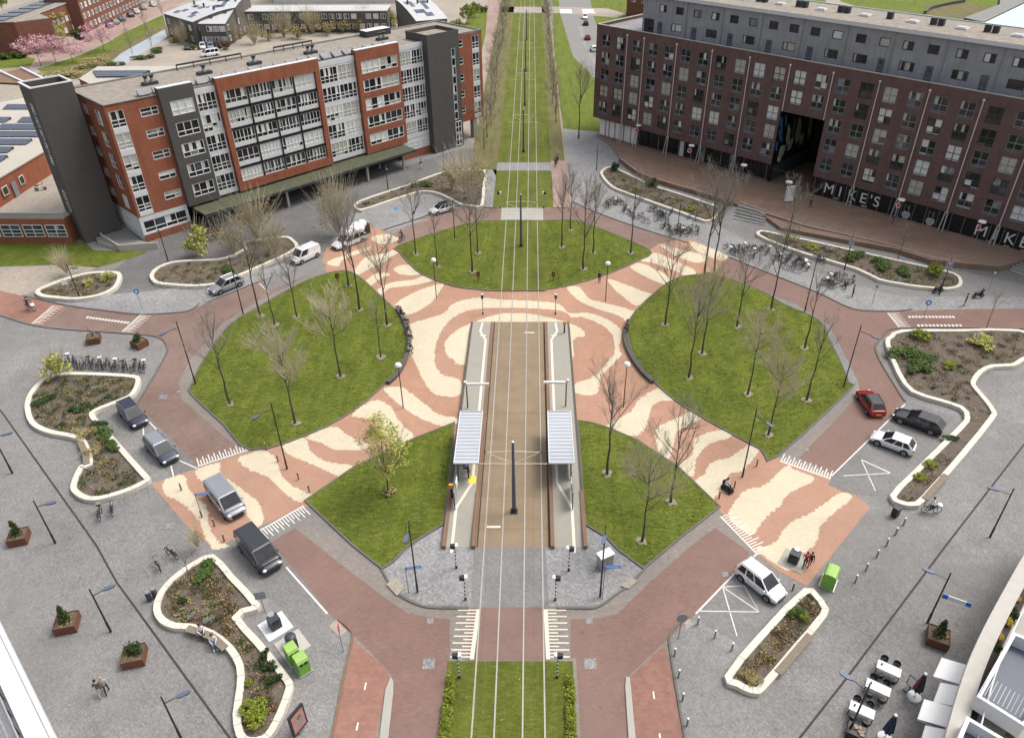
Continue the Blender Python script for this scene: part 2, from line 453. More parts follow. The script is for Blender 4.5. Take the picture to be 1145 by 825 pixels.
# dark paving in front of the left building
sheet('shop_street', [(85, 330), (130, 300), (165, 272), (215, 255), (300, 232), (420, 196), (505, 170), (552, 160), (556, 200), (546, 236), (520, 235), (470, 245), (430, 258), (395, 272), (360, 282), (290, 316), (200, 345), (120, 345)], Z1, 'dark_paving')
sheet('pale_forecourt', [(395, 228), (460, 207), (520, 190), (560, 160), (562, 232), (506, 233), (480, 240), (430, 256), (396, 268), (370, 270)], Z2, 'pale_paving')
sheet('bay_paving', [(30, 345), (80, 334), (200, 322), (300, 300), (345, 285), (340, 296), (290, 314), (230, 340), (206, 348), (158, 351), (76, 341)], Z2, 'pale_paving')
sheet('cycle_street_paving', [(-40, 300), (60, 297), (110, 298), (96, 306), (46, 322), (26, 331), (0, 325), (-40, 318)], Z2, 'sand_paving')
# the forecourt of the brick block, right
sheet('pale_street', [(630, 144), (673, 148), (690, 180), (672, 192), (690, 212), (800, 250), (860, 285), (960, 320), (1010, 332), (1145, 332), (1300, 340), (1300, 352), (1145, 345), (1005, 348), (949, 344), (913, 327), (855, 304), (810, 287), (736, 262), (680, 243), (640, 226), (634, 190)], Z1, 'pale_paving')
sheet('brown_street', [(1060, 300), (1145, 318), (1300, 340), (1300, 300), (1145, 292), (1080, 288)], Z2, 'dark_paving')

# roads
road = sheet('gutter', [(303, 606), (342, 582), (392, 609), (427, 640), (447, 666), (473, 678), (520, 679), (618, 679), (668, 679), (702, 655), (722, 637), (759, 604), (804, 570), (848, 618), (868, 640), (830, 632), (776, 688), (748, 716), (766, 830), (640, 830), (632, 735), (500, 735), (490, 830), (372, 830), (394, 712), (378, 692), (340, 650)], Z1, 'gutter_brick')
sheet('road', [(303, 606), (330, 590), (383, 632), (430, 668), (458, 686), (490, 691), (503, 692), (503, 735), (492, 830), (423, 830), (434, 770), (438, 756), (430, 745), (398, 712), (372, 690), (340, 650)], Z3, 'red_brick_road')
sheet('road', [(638, 692), (662, 692), (690, 686), (722, 655), (770, 612), (800, 590), (838, 617), (830, 632), (776, 688), (745, 716), (702, 756), (702, 765), (706, 830), (650, 830), (644, 735), (638, 735)], Z3, 'red_brick_road')
sheet('crossing_paving', [(526, 679), (612, 679), (616, 738), (523, 738)], Z3, 'red_brick_road')
sheet('cycle_path', [(396, 716), (432, 748), (436, 757), (418, 830), (370, 830)], Z2, 'cycle_red')
sheet('cycle_path', [(704, 757), (744, 720), (752, 760), (764, 830), (712, 830)], Z2, 'cycle_red')
# ring road, north-west
sheet('gutter', [(219, 525), (282, 504), (213, 442), (214, 428), (224, 408), (255, 363), (290, 342), (356, 309), (384, 302), (372, 296), (300, 326), (250, 350), (210, 395), (196, 428), (196, 448)], Z1 + .002, 'gutter_brick')
sheet('road', [(219, 523), (268, 503), (203, 446), (200, 428), (212, 403), (245, 364), (284, 339), (344, 309), (360, 300), (356, 297), (290, 315), (230, 340), (206, 348), (158, 352), (137, 372), (176, 376), (187, 388), (184, 400), (163, 436), (153, 452)], Z3, 'plum_road')
sheet('road', [(158, 351), (76, 342), (64, 354), (48, 364), (137, 372)], Z3, 'plum_road')
sheet('cycle_path', [(76, 342), (26, 331), (0, 325), (-60, 316), (-60, 340), (0, 351), (33, 361), (48, 364)], Z3, 'cycle_red')
sheet('parking_bay', [(288, 318), (356, 290), (366, 297), (354, 304), (300, 326)], Z4, 'parking_brick')
# north
sheet('road', [(436, 264), (484, 239), (507, 233), (556, 233), (606, 233), (630, 232), (650, 231), (690, 246), (738, 262), (736, 274), (728, 284), (713, 274), (669, 255), (644, 247), (606, 247), (552, 247), (519, 251), (445, 275)], Z3, 'plum_road')
sheet('pink_footpath', [(612, 205), (609, 150), (606, 90), (604, 40), (606, 13), (616, 13), (620, 60), (629, 143), (634, 190), (640, 228), (630, 233), (614, 233)], Z3, 'pink_path')
sheet('grey_footpath', [(556, 200), (558, 120), (562, 60), (566, 0), (556, -60), (545, -60), (545, 0), (543, 60), (540, 130), (538, 165)], Z2, 'pink_path')
sheet('far_avenue', [(624, -10), (626, 15), (641, 64), (664, 87), (690, 130), (720, 130), (680, 60), (664, 20), (658, -10), (655, -60), (620, -60)], Z3, 'bitumen_roof')
sheet('far_avenue_edge', [(644, 22), (649, 40), (654, 56), (668, 76), (690, 110), (694, 108), (672, 74), (658, 56), (653, 40), (650, 22)], Z4, 'pale_paving')
sheet('far_crossing', [(560, 8), (626, 8), (680, 10), (700, 16), (690, 20), (626, 15), (560, 14)], Z4, 'sand_paving')
# north-east
sheet('gutter', [(810, 294), (855, 312), (913, 338), (960, 356), (975, 375), (952, 440), (870, 513), (930, 533), (1013, 449), (1008, 436), (985, 400), (980, 388), (987, 377), (1008, 366), (949, 345), (855, 306)], Z1 + .002, 'gutter_brick')
sheet('road', [(812, 288), (855, 304), (913, 327), (949, 344), (971, 348), (1005, 348), (1067, 346), (1145, 345), (1300, 350), (1300, 372), (1145, 367), (1008, 367), (987, 378), (980, 388), (984, 402), (1004, 437), (1013, 450), (932, 531), (893, 512), (962, 440), (960, 428), (948, 402), (926, 362), (890, 340), (850, 325), (800, 306)], Z3, 'red_brick_road')
sheet('road', [(738, 262), (815, 288), (797, 307), (728, 284)], Z2, 'plum_road')
sheet('parking_bay', [(1013, 448), (1068, 466), (988, 555), (950, 552), (926, 542), (931, 531)], Z4, 'parking_brick')
sheet('parking_bay', [(868, 640), (835, 632), (776, 690), (832, 722), (900, 658)], Z4, 'parking_brick')
sheet('parking_bay', [(262, 602), (303, 606), (373, 692), (340, 700), (290, 660)], Z4, 'parking_brick')
sheet('parking_bay', [(128, 458), (150, 449), (222, 522), (192, 532)], Z4, 'parking_brick')

# the mosaic square: terracotta pavers with cream waves
MOS = [(169, 541), (219, 524), (283, 503), (400, 380), (360, 292), (365, 278), (412, 251), (438, 263), (470, 300), (556, 322), (606, 322), (700, 300), (736, 273), (771, 266), (815, 287), (797, 307), (780, 400), (870, 512), (931, 532), (973, 567), (902, 655), (870, 638), (845, 617), (804, 570), (745, 545), (645, 500), (500, 500), (420, 540), (345, 566), (288, 589), (262, 602), (240, 614), (209, 588)]
mos_w = sheet('mosaic_square', MOS, Z3 + .001, 'orange_mosaic')
CREAM = [
 [(522, 364), (507, 373), (498, 383), (499, 396), (509, 404), (520, 408), (630, 408), (641, 380), (653, 376), (652, 369), (639, 362), (600, 352), (560, 351)],
 [(560, 344), (522, 348), (502, 360), (490, 378), (486, 404), (494, 419), (514, 425), (514, 442), (491, 442), (481, 436), (471, 420), (463, 402), (456, 388), (455, 374), (458, 363), (478, 356), (496, 350), (509, 338), (535, 333), (560, 335), (600, 337), (624, 340), (636, 350), (657, 350), (680, 358), (695, 371), (692, 388), (695, 396), (692, 401), (672, 422), (669, 438), (659, 442), (642, 438), (642, 429), (659, 423), (672, 413), (681, 402), (687, 394), (686, 378), (677, 366), (654, 355), (641, 355), (624, 347)],
 [(443, 339), (463, 327), (478, 321), (496, 317), (491, 327), (481, 340), (458, 352), (446, 347)],
 [(392, 308), (405, 291), (412, 287), (435, 282), (442, 277), (447, 281), (430, 293), (415, 300), (398, 309)],
 [(408, 316), (418, 307), (429, 305), (436, 308), (425, 312), (414, 320)],
 [(421, 325), (437, 316), (461, 313), (480, 306), (490, 311), (470, 318), (447, 321), (435, 323), (425, 330)],
 [(440, 300), (455, 296), (472, 304), (462, 308), (447, 306)],
 [(414, 266), (432, 262), (446, 268), (428, 273)],
 [(366, 293), (388, 284), (410, 276), (412, 280), (385, 290), (378, 298)],
 [(716, 291), (731, 283), (752, 291), (777, 303), (770, 309), (748, 300), (730, 294)],
 [(706, 300), (718, 295), (750, 311), (742, 318)],
 [(737, 274), (756, 278), (790, 287), (781, 294), (758, 287)],
 [(771, 270), (790, 276), (813, 286), (806, 291), (780, 281)],
 [(680, 312), (698, 318), (722, 327), (730, 330), (713, 342), (695, 330), (685, 321)],
 [(634, 322), (647, 321), (659, 334), (680, 340), (712, 350), (706, 362), (692, 353), (667, 345), (649, 337)],
 [(676, 477), (703, 461), (715, 446), (736, 433), (744, 437), (754, 447), (738, 449), (728, 458), (723, 476), (713, 487), (697, 485)],
 [(733, 484), (736, 476), (753, 469), (774, 460), (785, 468), (769, 476), (757, 484), (753, 498), (748, 513), (737, 505), (733, 493)],
 [(758, 520), (774, 507), (777, 490), (804, 481), (818, 488), (792, 498), (779, 514), (776, 532), (764, 527)],
 [(776, 538), (787, 530), (794, 517), (815, 511), (836, 498), (848, 501), (846, 509), (830, 527), (817, 530), (799, 558), (792, 562), (780, 545)],
 [(815, 577), (830, 550), (855, 542), (878, 521), (889, 526), (911, 536), (886, 550), (870, 568), (855, 581), (840, 597)],
 [(846, 614), (860, 609), (868, 604), (880, 586), (906, 573), (921, 563), (939, 551), (953, 557), (931, 576), (917, 590), (916, 600), (908, 613), (894, 622), (883, 638), (868, 630)],
 [(429, 434), (448, 433), (463, 443), (476, 453), (491, 464), (508, 467), (512, 473), (494, 476), (468, 466), (446, 451), (435, 441)],
 [(394, 464), (417, 448), (435, 454), (446, 471), (462, 489), (442, 500), (430, 486), (418, 470)],
 [(343, 488), (372, 477), (387, 486), (400, 493), (416, 499), (399, 503), (377, 503), (359, 495)],
 [(317, 498), (339, 489), (347, 504), (364, 516), (395, 521), (382, 532), (364, 525), (341, 515), (323, 507)],
 [(266, 513), (281, 506), (295, 503), (308, 514), (318, 537), (339, 550), (350, 553), (336, 561), (316, 548), (298, 532), (280, 525)],
 [(220, 525), (244, 518), (247, 530), (262, 541), (280, 555), (291, 566), (294, 584), (284, 591), (279, 578), (262, 556), (240, 540), (225, 537)],
 [(184, 537), (204, 531), (212, 550), (227, 563), (233, 573), (232, 583), (242, 604), (256, 610), (240, 614), (229, 597), (221, 579), (201, 560), (186, 553)],
]
def stair(P, s):
    """outline laid in whole pavers"""
    out = []
    T = [(p.x, p.y) for p in P]
    n = len(T); D = []
    for i in range(n):
        a, b = T[i], T[(i + 1) % n]; L = math.hypot(b[0] - a[0], b[1] - a[1]); k = max(1, int(L / (s * 1.0)))
        for j in range(k): D.append((a[0] + (b[0] - a[0]) * j / k, a[1] + (b[1] - a[1]) * j / k))
    S = []
    for q in D:
        g = (round(q[0] / s) * s, round(q[1] / s) * s)
        if not S or S[-1] != g: S.append(g)
    for i, g in enumerate(S):
        h = S[(i + 1) % len(S)]; out.append(g)
        if g[0] != h[0] and g[1] != h[1]: out.append((h[0], g[1]))
    return [Vector((x, y, 0)) for x, y in out]
mb = MB()
for px in CREAM:
    P = stair(smooth_closed(GP(px), 6), .17)
    mb.poly([(p.x, p.y, Z4 + .002) for p in ccw(P)], 'cream_mosaic')
o = mb.build('mosaic_pattern', kind='structure')
bm = bmesh.new(); bm.from_mesh(o.data); bmesh.ops.triangulate(bm, faces=bm.faces); bm.to_mesh(o.data); bm.free()

# lawns: a real step of kerb round each
LAWNS = {
 'nw': ([(382, 303), (400, 308), (425, 330), (443, 348), (455, 373), (456, 392), (450, 408), (441, 420), (433, 428), (397, 459), (344, 487), (280, 504), (250, 476), (213, 441), (214, 431), (224, 408), (255, 365), (290, 343), (330, 320), (356, 309)]),
 'ne': ([(784, 307), (797, 306), (850, 325), (878, 341), (916, 358), (928, 380), (939, 402), (950, 428), (951, 436), (868, 512), (850, 503), (809, 481), (764, 455), (733, 430), (710, 403), (701, 373), (705, 355), (723, 335), (748, 315), (766, 309)]),
 'n': ([(445, 275), (519, 251), (552, 247), (606, 247), (644, 247), (669, 255), (713, 273), (729, 284), (707, 295), (680, 307), (644, 318), (606, 325), (556, 326), (530, 324), (504, 320), (471, 307), (455, 293), (447, 283)]),
 'sw': ([(509, 472), (463, 490), (397, 521), (340, 560), (392, 609), (427, 637), (441, 628), (455, 613), (468, 604), (496, 587), (501, 560)]),
 'se': ([(645, 470), (660, 472), (680, 478), (713, 492), (759, 522), (806, 567), (759, 604), (720, 637), (702, 624), (690, 615), (677, 601), (654, 587), (650, 540)]),
}
LW = {}
for k, px in LAWNS.items():
    P = ccw(GP(px)); P = ccw(smooth_closed(P, 3)) if k in ('nw', 'ne', 'n') else P
    if k in ('sw', 'se', ): P = ccw([p for p in P])
    LW[k] = P
    inner = offset_in(P, .16)
    mb = MB(); n = len(P)
    for i in range(n):
        j = (i + 1) % n
        mb.prism([P[i], P[j], inner[j], inner[i]], 0, .13, 'kerb_stone')
    mb.build('lawn_kerb', kind='structure')
    mb = MB(); mb.poly([(p.x, p.y, .105) for p in inner], 'lawn_green')
    o = mb.build('lawn', kind='structure')
    bm = bmesh.new(); bm.from_mesh(o.data); bmesh.ops.triangulate(bm, faces=bm.faces); bm.to_mesh(o.data); bm.free()
    # blades in tussocks over the turf
    mb = MB(); xs = [p.x for p in inner]; ys = [p.y for p in inner]; r = random.Random(3)
    area = (max(xs) - min(xs)) * (max(ys) - min(ys)); cnt = 0
    for q in range(int(area * 11)):
        x, y = r.uniform(min(xs), max(xs)), r.uniform(min(ys), max(ys))
        if k == 'n' and -5.2 < x < 2.2: continue
        if not inside((x, y), inner): continue
        a = r.uniform(0, 6.28); l = r.uniform(.05, .13); w = r.uniform(.03, .08)
        dx, dy = math.cos(a) * w, math.sin(a) * w; lx, ly = r.uniform(-.1, .1), r.uniform(-.1, .1)
        mb.poly([(x - dx, y - dy, .1), (x + dx, y + dy, .1), (x + lx, y + ly, .1 + l)], 'grass_blade')
    mb.build('grass', kind='stuff')
# kerbs round the two paved noses and other pavement edges
def kerb(px, w=.16, h=.11, mat='kerb_stone', sm=4):
    mb = MB(); P = GP(px); P = smooth_open(P, sm) if sm else P
    ribbon(mb, P, w, 0, mat, h); return mb.build('kerb', kind='structure')
kerb([(427, 637), (436, 653), (447, 666), (473, 678), (500, 680), (524, 680)])
kerb([(622, 680), (645, 680), (668, 679), (690, 664), (702, 655), (720, 637)])
kerb([(153, 452), (163, 436), (184, 400), (187, 388), (176, 377), (137, 373), (48, 366), (0, 353), (-40, 343)])
kerb([(26, 331), (76, 342), (120, 348), (158, 352), (206, 349), (218, 344), (222, 340)])
kerb([(290, 315), (230, 339)], sm=0)
kerb([(431, 257), (470, 244), (500, 233), (508, 231), (556, 233)], sm=2)
kerb([(640, 226), (680, 243), (736, 262), (770, 272)], sm=2)
kerb([(815, 288), (855, 304), (913, 327), (949, 344), (971, 348), (1005, 348), (1020, 346)])
kerb([(1145, 368), (1008, 367), (987, 378), (979, 388), (983, 402), (1004, 437), (1012, 449)])
kerb([(748, 716), (752, 705), (764, 693), (770, 690)])
kerb([(748, 716), (752, 745), (758, 780), (767, 832)], sm=2)
kerb([(378, 692), (391, 703), (394, 714), (384, 760), (370, 832)], mat='rust_strip')
for px in ([(437, 757), (431, 772), (424, 830), (434, 830), (440, 775), (440, 762)], [(700, 757), (699, 768), (703, 830), (711, 830), (705, 765), (704, 758)]):
    P = ccw(GP(px)); mb = MB(); mb.prism(P, 0, .12, 'kerb_stone', 'concrete_slab'); mb.build('kerb_island', kind='structure')
# paved noses
sheet('nose_paving', [(496, 588), (470, 604), (442, 628), (428, 638), (437, 652), (449, 665), (473, 676), (526, 678), (540, 612), (497, 611)], Z4, 'pale_paving')
sheet('nose_paving', [(652, 588), (677, 602), (692, 616), (720, 636), (702, 653), (690, 662), (668, 677), (612, 678), (606, 612), (652, 611)], Z4, 'pale_paving')
sheet('nose_paving', [(530, 612), (610, 612), (614, 679), (526, 679)], Z5, 'parking_brick')
for px in ([(432, 654), (443, 646), (453, 658), (444, 667)], [(694, 656), (705, 645), (713, 650), (703, 659)], [(368, 700), (376, 692), (388, 705), (380, 712)], [(763, 692), (768, 688), (776, 698), (768, 704)]):
    sheet('dropped_kerb', px, .13 if px[0][0] in (432, 694) else Z5, 'sand_paving')
# slot drains across the squares
def strip(px, w, z, mat, name):
    mb = MB(); ribbon(mb, GP(px), w, z, mat); return mb.build(name, kind='structure')
strip([(-10, 445), (3, 462), (108, 610), (130, 650), (250, 815), (262, 832)], .15, Z4, 'dark_groove', 'slot_drain')
strip([(1170, 465), (1145, 497), (1056, 612), (945, 760), (890, 830)], .15, Z4, 'dark_groove', 'slot_drain')

# ------------------------------------------------------------------ painted markings
mb = MB()
def teeth(a, b, w_px, n, m=mb, mat='white_line', long=1.3):
    """ladder of short bars between two edge lines, a->b along the crossing"""
    A, B = G(*a), G(*b); d = (B - A); L = d.length; d.normalize(); nn = Vector((-d.y, d.x, 0)); 
    if w_px < 0: nn = -nn
    m.obox  # ladder bars
    for k in range(n):
        c = A + d * (L * (k + .5) / n); lg = long if k % 2 == 0 else long * .62; q = [c - d * .05, c + d * .05, c + d * .05 + nn * lg, c - d * .05 + nn * lg]
        m.poly([(p.x, p.y, Z6) for p in ccw(q)], mat)
    q = [A, B, B + nn * -.13, A + nn * -.13]; m.poly([(p.x, p.y, Z6) for p in ccw(q)], mat)
teeth((290, 594), (340, 566), -1, 17); teeth((221, 521), (280, 502), 1, 19, long=1.2)
teeth((806, 577), (846, 618), 1, 17); teeth((872, 515), (929, 535), 1, 19, long=1.2)
teeth((137, 371), (158, 352), -1, 15, long=1.4); teeth((36, 362), (60, 342), -1, 15, long=1.4)
teeth((993, 350), (1006, 366), 1, 13, long=1.4)
for side, xs in ((-1, [(535, 681), (527.5, 737)]), (1, [(610, 681), (613, 737)])):
    A, B = G(*xs[0]), G(*xs[1])
    for k in range(15):
        c = A.lerp(B, (k + .3) / 15); l = (1.6 if k % 2 == 0 else .85) * side
        mb.poly([(c.x + min(0, l), c.y - .055, Z6), (c.x + max(0, l), c.y - .055, Z6), (c.x + max(0, l), c.y + .055, Z6), (c.x + min(0, l), c.y + .055, Z6)], 'cream_line')
    ribbon(mb, [A, B], .3, Z6 + .003, 'cream_line')
def line(px, w=.085, mat='white_line', z=Z6): ribbon(mb, GP(px), w, z, mat)
line([(262, 602), (290, 630)]); line([(320, 634), (366, 686)], .14)
line([(930, 532), (1012, 452)], .12); line([(778, 686), (830, 632), (848, 618)], .14)
line([(963, 514), (979, 549)]); line([(943, 532), (996, 529)]); line([(963, 514), (996, 529)], .13)
line([(808, 656), (832, 655), (849, 684), (781, 683)]); line([(808, 656), (849, 684)]); line([(808, 656), (824, 711)])
line([(160, 472), (161, 495)], .12); line([(191, 520), (194, 532)], .12); line([(165, 470), (180, 485)], .12); line([(201, 515), (221, 524)], .12)
line([(290, 317), (300, 327)], .1); line([(432, 258), (462, 249), (478, 246)], .1)
for a, b, n in (((98, 355), (143, 361), 14), ((1017, 354.5), (1066, 354.5), 14), ((1027, 364), (1074, 364), 12)):
    A, B = G(*a), G(*b); d = (B - A).normalized(); nn = Vector((-d.y, d.x, 0))
    for k in range(n):
        c = A.lerp(B, k / (n - 1)); q = [c - d * .14 - nn * .22, c + d * .14 - nn * .22, c + d * .14 + nn * .22, c - d * .14 + nn * .22]
        mb.poly([(p.x, p.y, Z6) for p in q], 'white_line')
for p in ((408.5, 767), (399.5, 812), (731, 777), (738, 824)):
    c = G(*p); mb.poly([(c.x - .055, c.y - .28, Z6), (c.x + .055, c.y - .28, Z6), (c.x + .055, c.y + .28, Z6), (c.x - .055, c.y + .28, Z6)], 'white_line')
for k in range(7):  # far zebra
    for x0 in (627, 652):
        a = G(x0 + k * 1.9, 13); mb.poly([(a.x - .25, a.y - 4, Z6), (a.x + .3, a.y - 4, Z6), (a.x + .3, a.y + 4, Z6), (a.x - .25, a.y + 4, Z6)], 'white_line')
c = G(442, 233.5); mb.poly([(c.x - .3, c.y - .45, Z6), (c.x + .3, c.y - .45, Z6), (c.x + .3, c.y + .45, Z6), (c.x - .3, c.y + .45, Z6)], 'sign_blue')
mb.build('road_markings', kind='structure')
# manhole covers
mb = MB()
for p, s in (((182.5, 444), .55), ((479.5, 742), .6), ((660, 742), .6), ((190, 588), .55), ((481, 694), .35), ((659, 694), .35), ((902, 503), .3), ((811, 642), .35), ((353, 597), .3), ((200, 438), .3)):
    c = G(*p); s *= .72; mb.box(c.x - s, c.x + s, c.y - s, c.y + s, Z5, Z6 + .006, 'steel_grey', 'pale_paving')
mb.build('drain_covers', kind='structure')
# ------------------------------------------------------------------ tramway
TX0, TX1 = -5.0, 1.88
def yr(py): return G(580, py).y
sheet('tram_grass', [], 0, 'tram_grass') if False else None
def rect(name, x0, x1, y0, y1, z, mat, kind='structure'):
    mb = MB(); mb.poly([(x0, y0, z), (x1, y0, z), (x1, y1, z), (x0, y1, z)], mat); return mb.build(name, kind=kind)
ya, yb = yr(833), yr(739)
rect('tram_lawn', -6.15, 3.0, ya, yb, Z4, 'tram_grass')
rect('tram_lawn', -4.9, 1.85, yr(326), yr(248), .112, 'tram_grass')
rect('tram_lawn', -6.4, 3.6, yr(232), yr(191), Z4, 'tram_grass')
rect('tram_lawn', -6.4, 3.6, yr(182), yr(15), Z4, 'tram_grass')
rect('tram_lawn', -6.4, 3.6, yr(8), 520, Z4, 'tram_grass')
rect('tram_crossing', -6.4, 3.6, yr(191), yr(182), Z5, 'pale_paving')
rect('tram_crossing', -4.9, 1.85, yr(247), yr(233), Z4 + .002, 'concrete_slab')
rect('tram_verge', -11.5, -6.4, yr(190), 520, Z4, 'verge_grass')
rect('tram_verge', 3.6, 6.2, yr(180), 520, Z4, 'verge_grass')
y0, y1 = yr(612), yr(360)
rect('track_slab', -5.0, 1.88, y0, y1, Z5, 'track_bed')
RX = (-4.02, -2.515, -.613, .893)
for x in RX:
    mb = MB(); mb.box(x - .055, x + .055, ya, 520, 0, .135 if False else .045, 'rail_steel'); o = mb.build('rail', kind='structure')
    mb = MB(); mb.box(x - .055, x + .055, yr(326), yr(248), .05, .13, 'rail_steel'); mb.build('rail', kind='structure')
# dark grooves and stains on the slab
mb = MB()
for k in range(9):
    y = y0 + (y1 - y0) * (k + .5) / 9
    mb.poly([(-4.95, y, Z6), (1.83, y, Z6), (1.83, y + .05, Z6), (-4.95, y + .05, Z6)], 'kerb_stone')
for x in (-4.62, 1.5):
    mb.poly([(x - .06, y0, Z6), (x + .06, y0, Z6), (x + .06, y1, Z6), (x - .06, y1, Z6)], 'dark_groove')
for c in ((540 + 12, 589), (592, 372)):
    q = G(*c); mb.poly([(q.x - .6, q.y - .12, Z6 + .003), (q.x + .6, q.y - .12, Z6 + .003), (q.x + .6, q.y + .12, Z6 + .003), (q.x - .6, q.y + .12, Z6 + .003)], 'cream_line')
mb.build('track_joints', kind='structure')
# platforms: raised slab, brown edge strips, white guide line, ramps at both ends
def platform(xo, xi, s):
    """xo outer edge, xi inner edge (towards the rails)"""
    lo, hi = min(xo, xi), max(xo, xi); h = .28; ra, rb = y0 + 5.2, y1 - 3.2
    mb = MB()
    prof = [(y0, .03), (ra, h), (rb, h), (y1, .03)]
    for (ya_, za), (yb_, zb) in zip(prof, prof[1:]):
        mb.poly([(lo, ya_, za), (hi, ya_, za), (hi, yb_, zb), (lo, yb_, zb)], 'platform_paving')
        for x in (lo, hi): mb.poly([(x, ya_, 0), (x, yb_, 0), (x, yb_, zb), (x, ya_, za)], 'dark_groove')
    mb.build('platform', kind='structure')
    mb = MB()
    def zt(y): 
        return .03 + (h - .03) * min(1, max(0, (y - y0) / 5.2)) if y < rb else h + (.03 - h) * (y - rb) / 3.2
    for x, w, mat, hh in ((xi + s * -.17, .34, 'rust_strip', .0), (xo + s * .13, .26, 'dark_timber', .0)):
        for (ya_, za), (yb_, zb) in zip(prof, prof[1:]):
            mb.poly([(x - w / 2, ya_, za + .012), (x + w / 2, ya_, za + .012), (x + w / 2, yb_, zb + .012), (x - w / 2, yb_, zb + .012)], mat)
    # brown side walls standing up along the lower ramp
    for x in (xi + s * -.17, xo + s * .13):
        mb.box(x - .16, x + .16, y0 - .2, y0 + 6.5, 0, .42, 'rust_strip')
    P = [(xi - s * .62, y1), (xi - s * .62 - s * .55, y1 - 1.6)]
    path = [(xi - s * 1.35, y1 - .3), (xi - s * 1.5, y1 - 2.6), (xi - s * .75, y1 - 4.6), (xi - s * .75, y0 + 7.6), (xi - s * 2.0, y0 + 4.4), (xi - s * 2.0, y0 - .6)]
    for a, b in zip(path, path[1:]):
        n = max(1, int(math.hypot(b[0] - a[0], b[1] - a[1]) / 1.0))
        for k in range(n):
            p = (a[0] + (b[0] - a[0]) * k / n, a[1] + (b[1] - a[1]) * k / n); q = (a[0] + (b[0] - a[0]) * (k + 1) / n, a[1] + (b[1] - a[1]) * (k + 1) / n)
            d = Vector((q[0] - p[0], q[1] - p[1])); d.normalize(); nx, ny = -d.y * .13, d.x * .13
            mb.poly([(p[0] - nx, p[1] - ny, zt(p[1]) + .02), (q[0] - nx, q[1] - ny, zt(q[1]) + .02), (q[0] + nx, q[1] + ny, zt(q[1]) + .02), (p[0] + nx, p[1] + ny, zt(p[1]) + .02)], 'cream_line')
    for yy, dx in ((y1 - 3.6, .7), (y0 + 14.5, .9)):
        x = xi - s * .75; mb.poly([(x - s * dx, yy - .15, zt(yy) + .024), (x, yy - .15, zt(yy) + .024), (x, yy + .15, zt(yy) + .024), (x - s * dx, yy + .15, zt(yy) + .024)], 'cream_line')
    mb.build('platform_markings', kind='structure')
    return zt
ZTL = platform(-7.55, -4.75, 1); ZTR = platform(4.68, 1.6, -1)
mb = MB(); mb.box(-5.9, -5.2, y0 + 7.5, y0 + 8.5, .27, .31, 'yellow_paint'); mb.build('yellow_tile', kind='structure')

# shelters
def shelter(x0, x1, s, label, px):
    cx = (x0 + x1) / 2; ym, yn = 51.4, 59.1
    t = thing('tram_shelter', label, 'tram shelter', (cx, (ym + yn) / 2, .28), 0, 'tram shelters')
    hw = (x1 - x0) / 2; hl = (yn - ym) / 2
    mb = MB(); r = random.Random(2)
    mb.box(-hw, hw, -hl, hl, 2.42, 2.5, 'white_panel')
    mb.build('roof', t)
    roof = t.children[0]
    mb = MB()
    n = 15
    for k in range(n):
        a = -hl + .08 + (2 * hl - .16) * k / n; b = -hl + .08 + (2 * hl - .16) * (k + 1) / n
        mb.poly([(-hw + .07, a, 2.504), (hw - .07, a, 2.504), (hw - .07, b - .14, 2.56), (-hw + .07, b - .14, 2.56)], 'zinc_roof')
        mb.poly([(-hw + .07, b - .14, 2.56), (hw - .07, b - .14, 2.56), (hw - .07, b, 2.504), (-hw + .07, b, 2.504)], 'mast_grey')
    for x in (-hw, hw - .07): mb.box(x, x + .07, -hl, hl, 2.5, 2.57, 'white_panel')
    for y in (-hl, hl - .07): mb.box(-hw + .07, hw - .07, y, y + .07, 2.5, 2.57, 'white_panel')
    mb.build('roof_cladding', roof)
    xs = -s * (hw - .28)
    for y in (-hl + .5, 0, hl - .5):
        mb = MB(); mb.box(xs - .05, xs + .05, y - .05, y + .05, 0, 2.42, 'dark_steel'); mb.build('post', t)
    mb = MB()
    mb.box(xs - .015, xs + .015, -hl + .55, hl - .55, .25, 2.2, 'glass_pale'); mb.build('glass_wall', t)
    mb = MB(); mb.box(xs + s * .1 - .0, xs + s * .55, -1.6, 1.6, .42, .47, 'timber') if s > 0 else mb.box(xs - .55, xs - .1, -1.6, 1.6, .42, .47, 'timber')
    for y in (-1.3, 1.3): mb.box(xs + s * .3 - .03, xs + s * .3 + .03, y - .03, y + .03, 0, .42, 'dark_steel')
    mb.build('bench', t)
    # a side screen with timetable past the roof
    mb = MB(); mb.box(xs - .03, xs + .03, -hl - 3.3, -hl - .6, .3, 1.9, 'glass_pale'); mb.box(xs - .04, xs + .04, -hl - 3.36, -hl - 3.28, 0, 2.0, 'dark_steel'); mb.box(xs - .04, xs + .04, -hl - .62, -hl - .54, 0, 2.0, 'dark_steel')
    mb.build('wind_screen', t)
    mb = MB(); mb.box(xs + s * .06 - .04, xs + s * .06 + .04, -hl - 1.9, -hl - 1.0, .9, 1.85, 'white_plastic'); mb.build('timetable', t)
    return t
shelter(-7.1, -4.82, 1, 'tram shelter with ribbed pale roof on the left-hand platform', 0)
shelter(1.55, 3.9, -1, 'tram shelter with ribbed pale roof on the right-hand platform', 0)
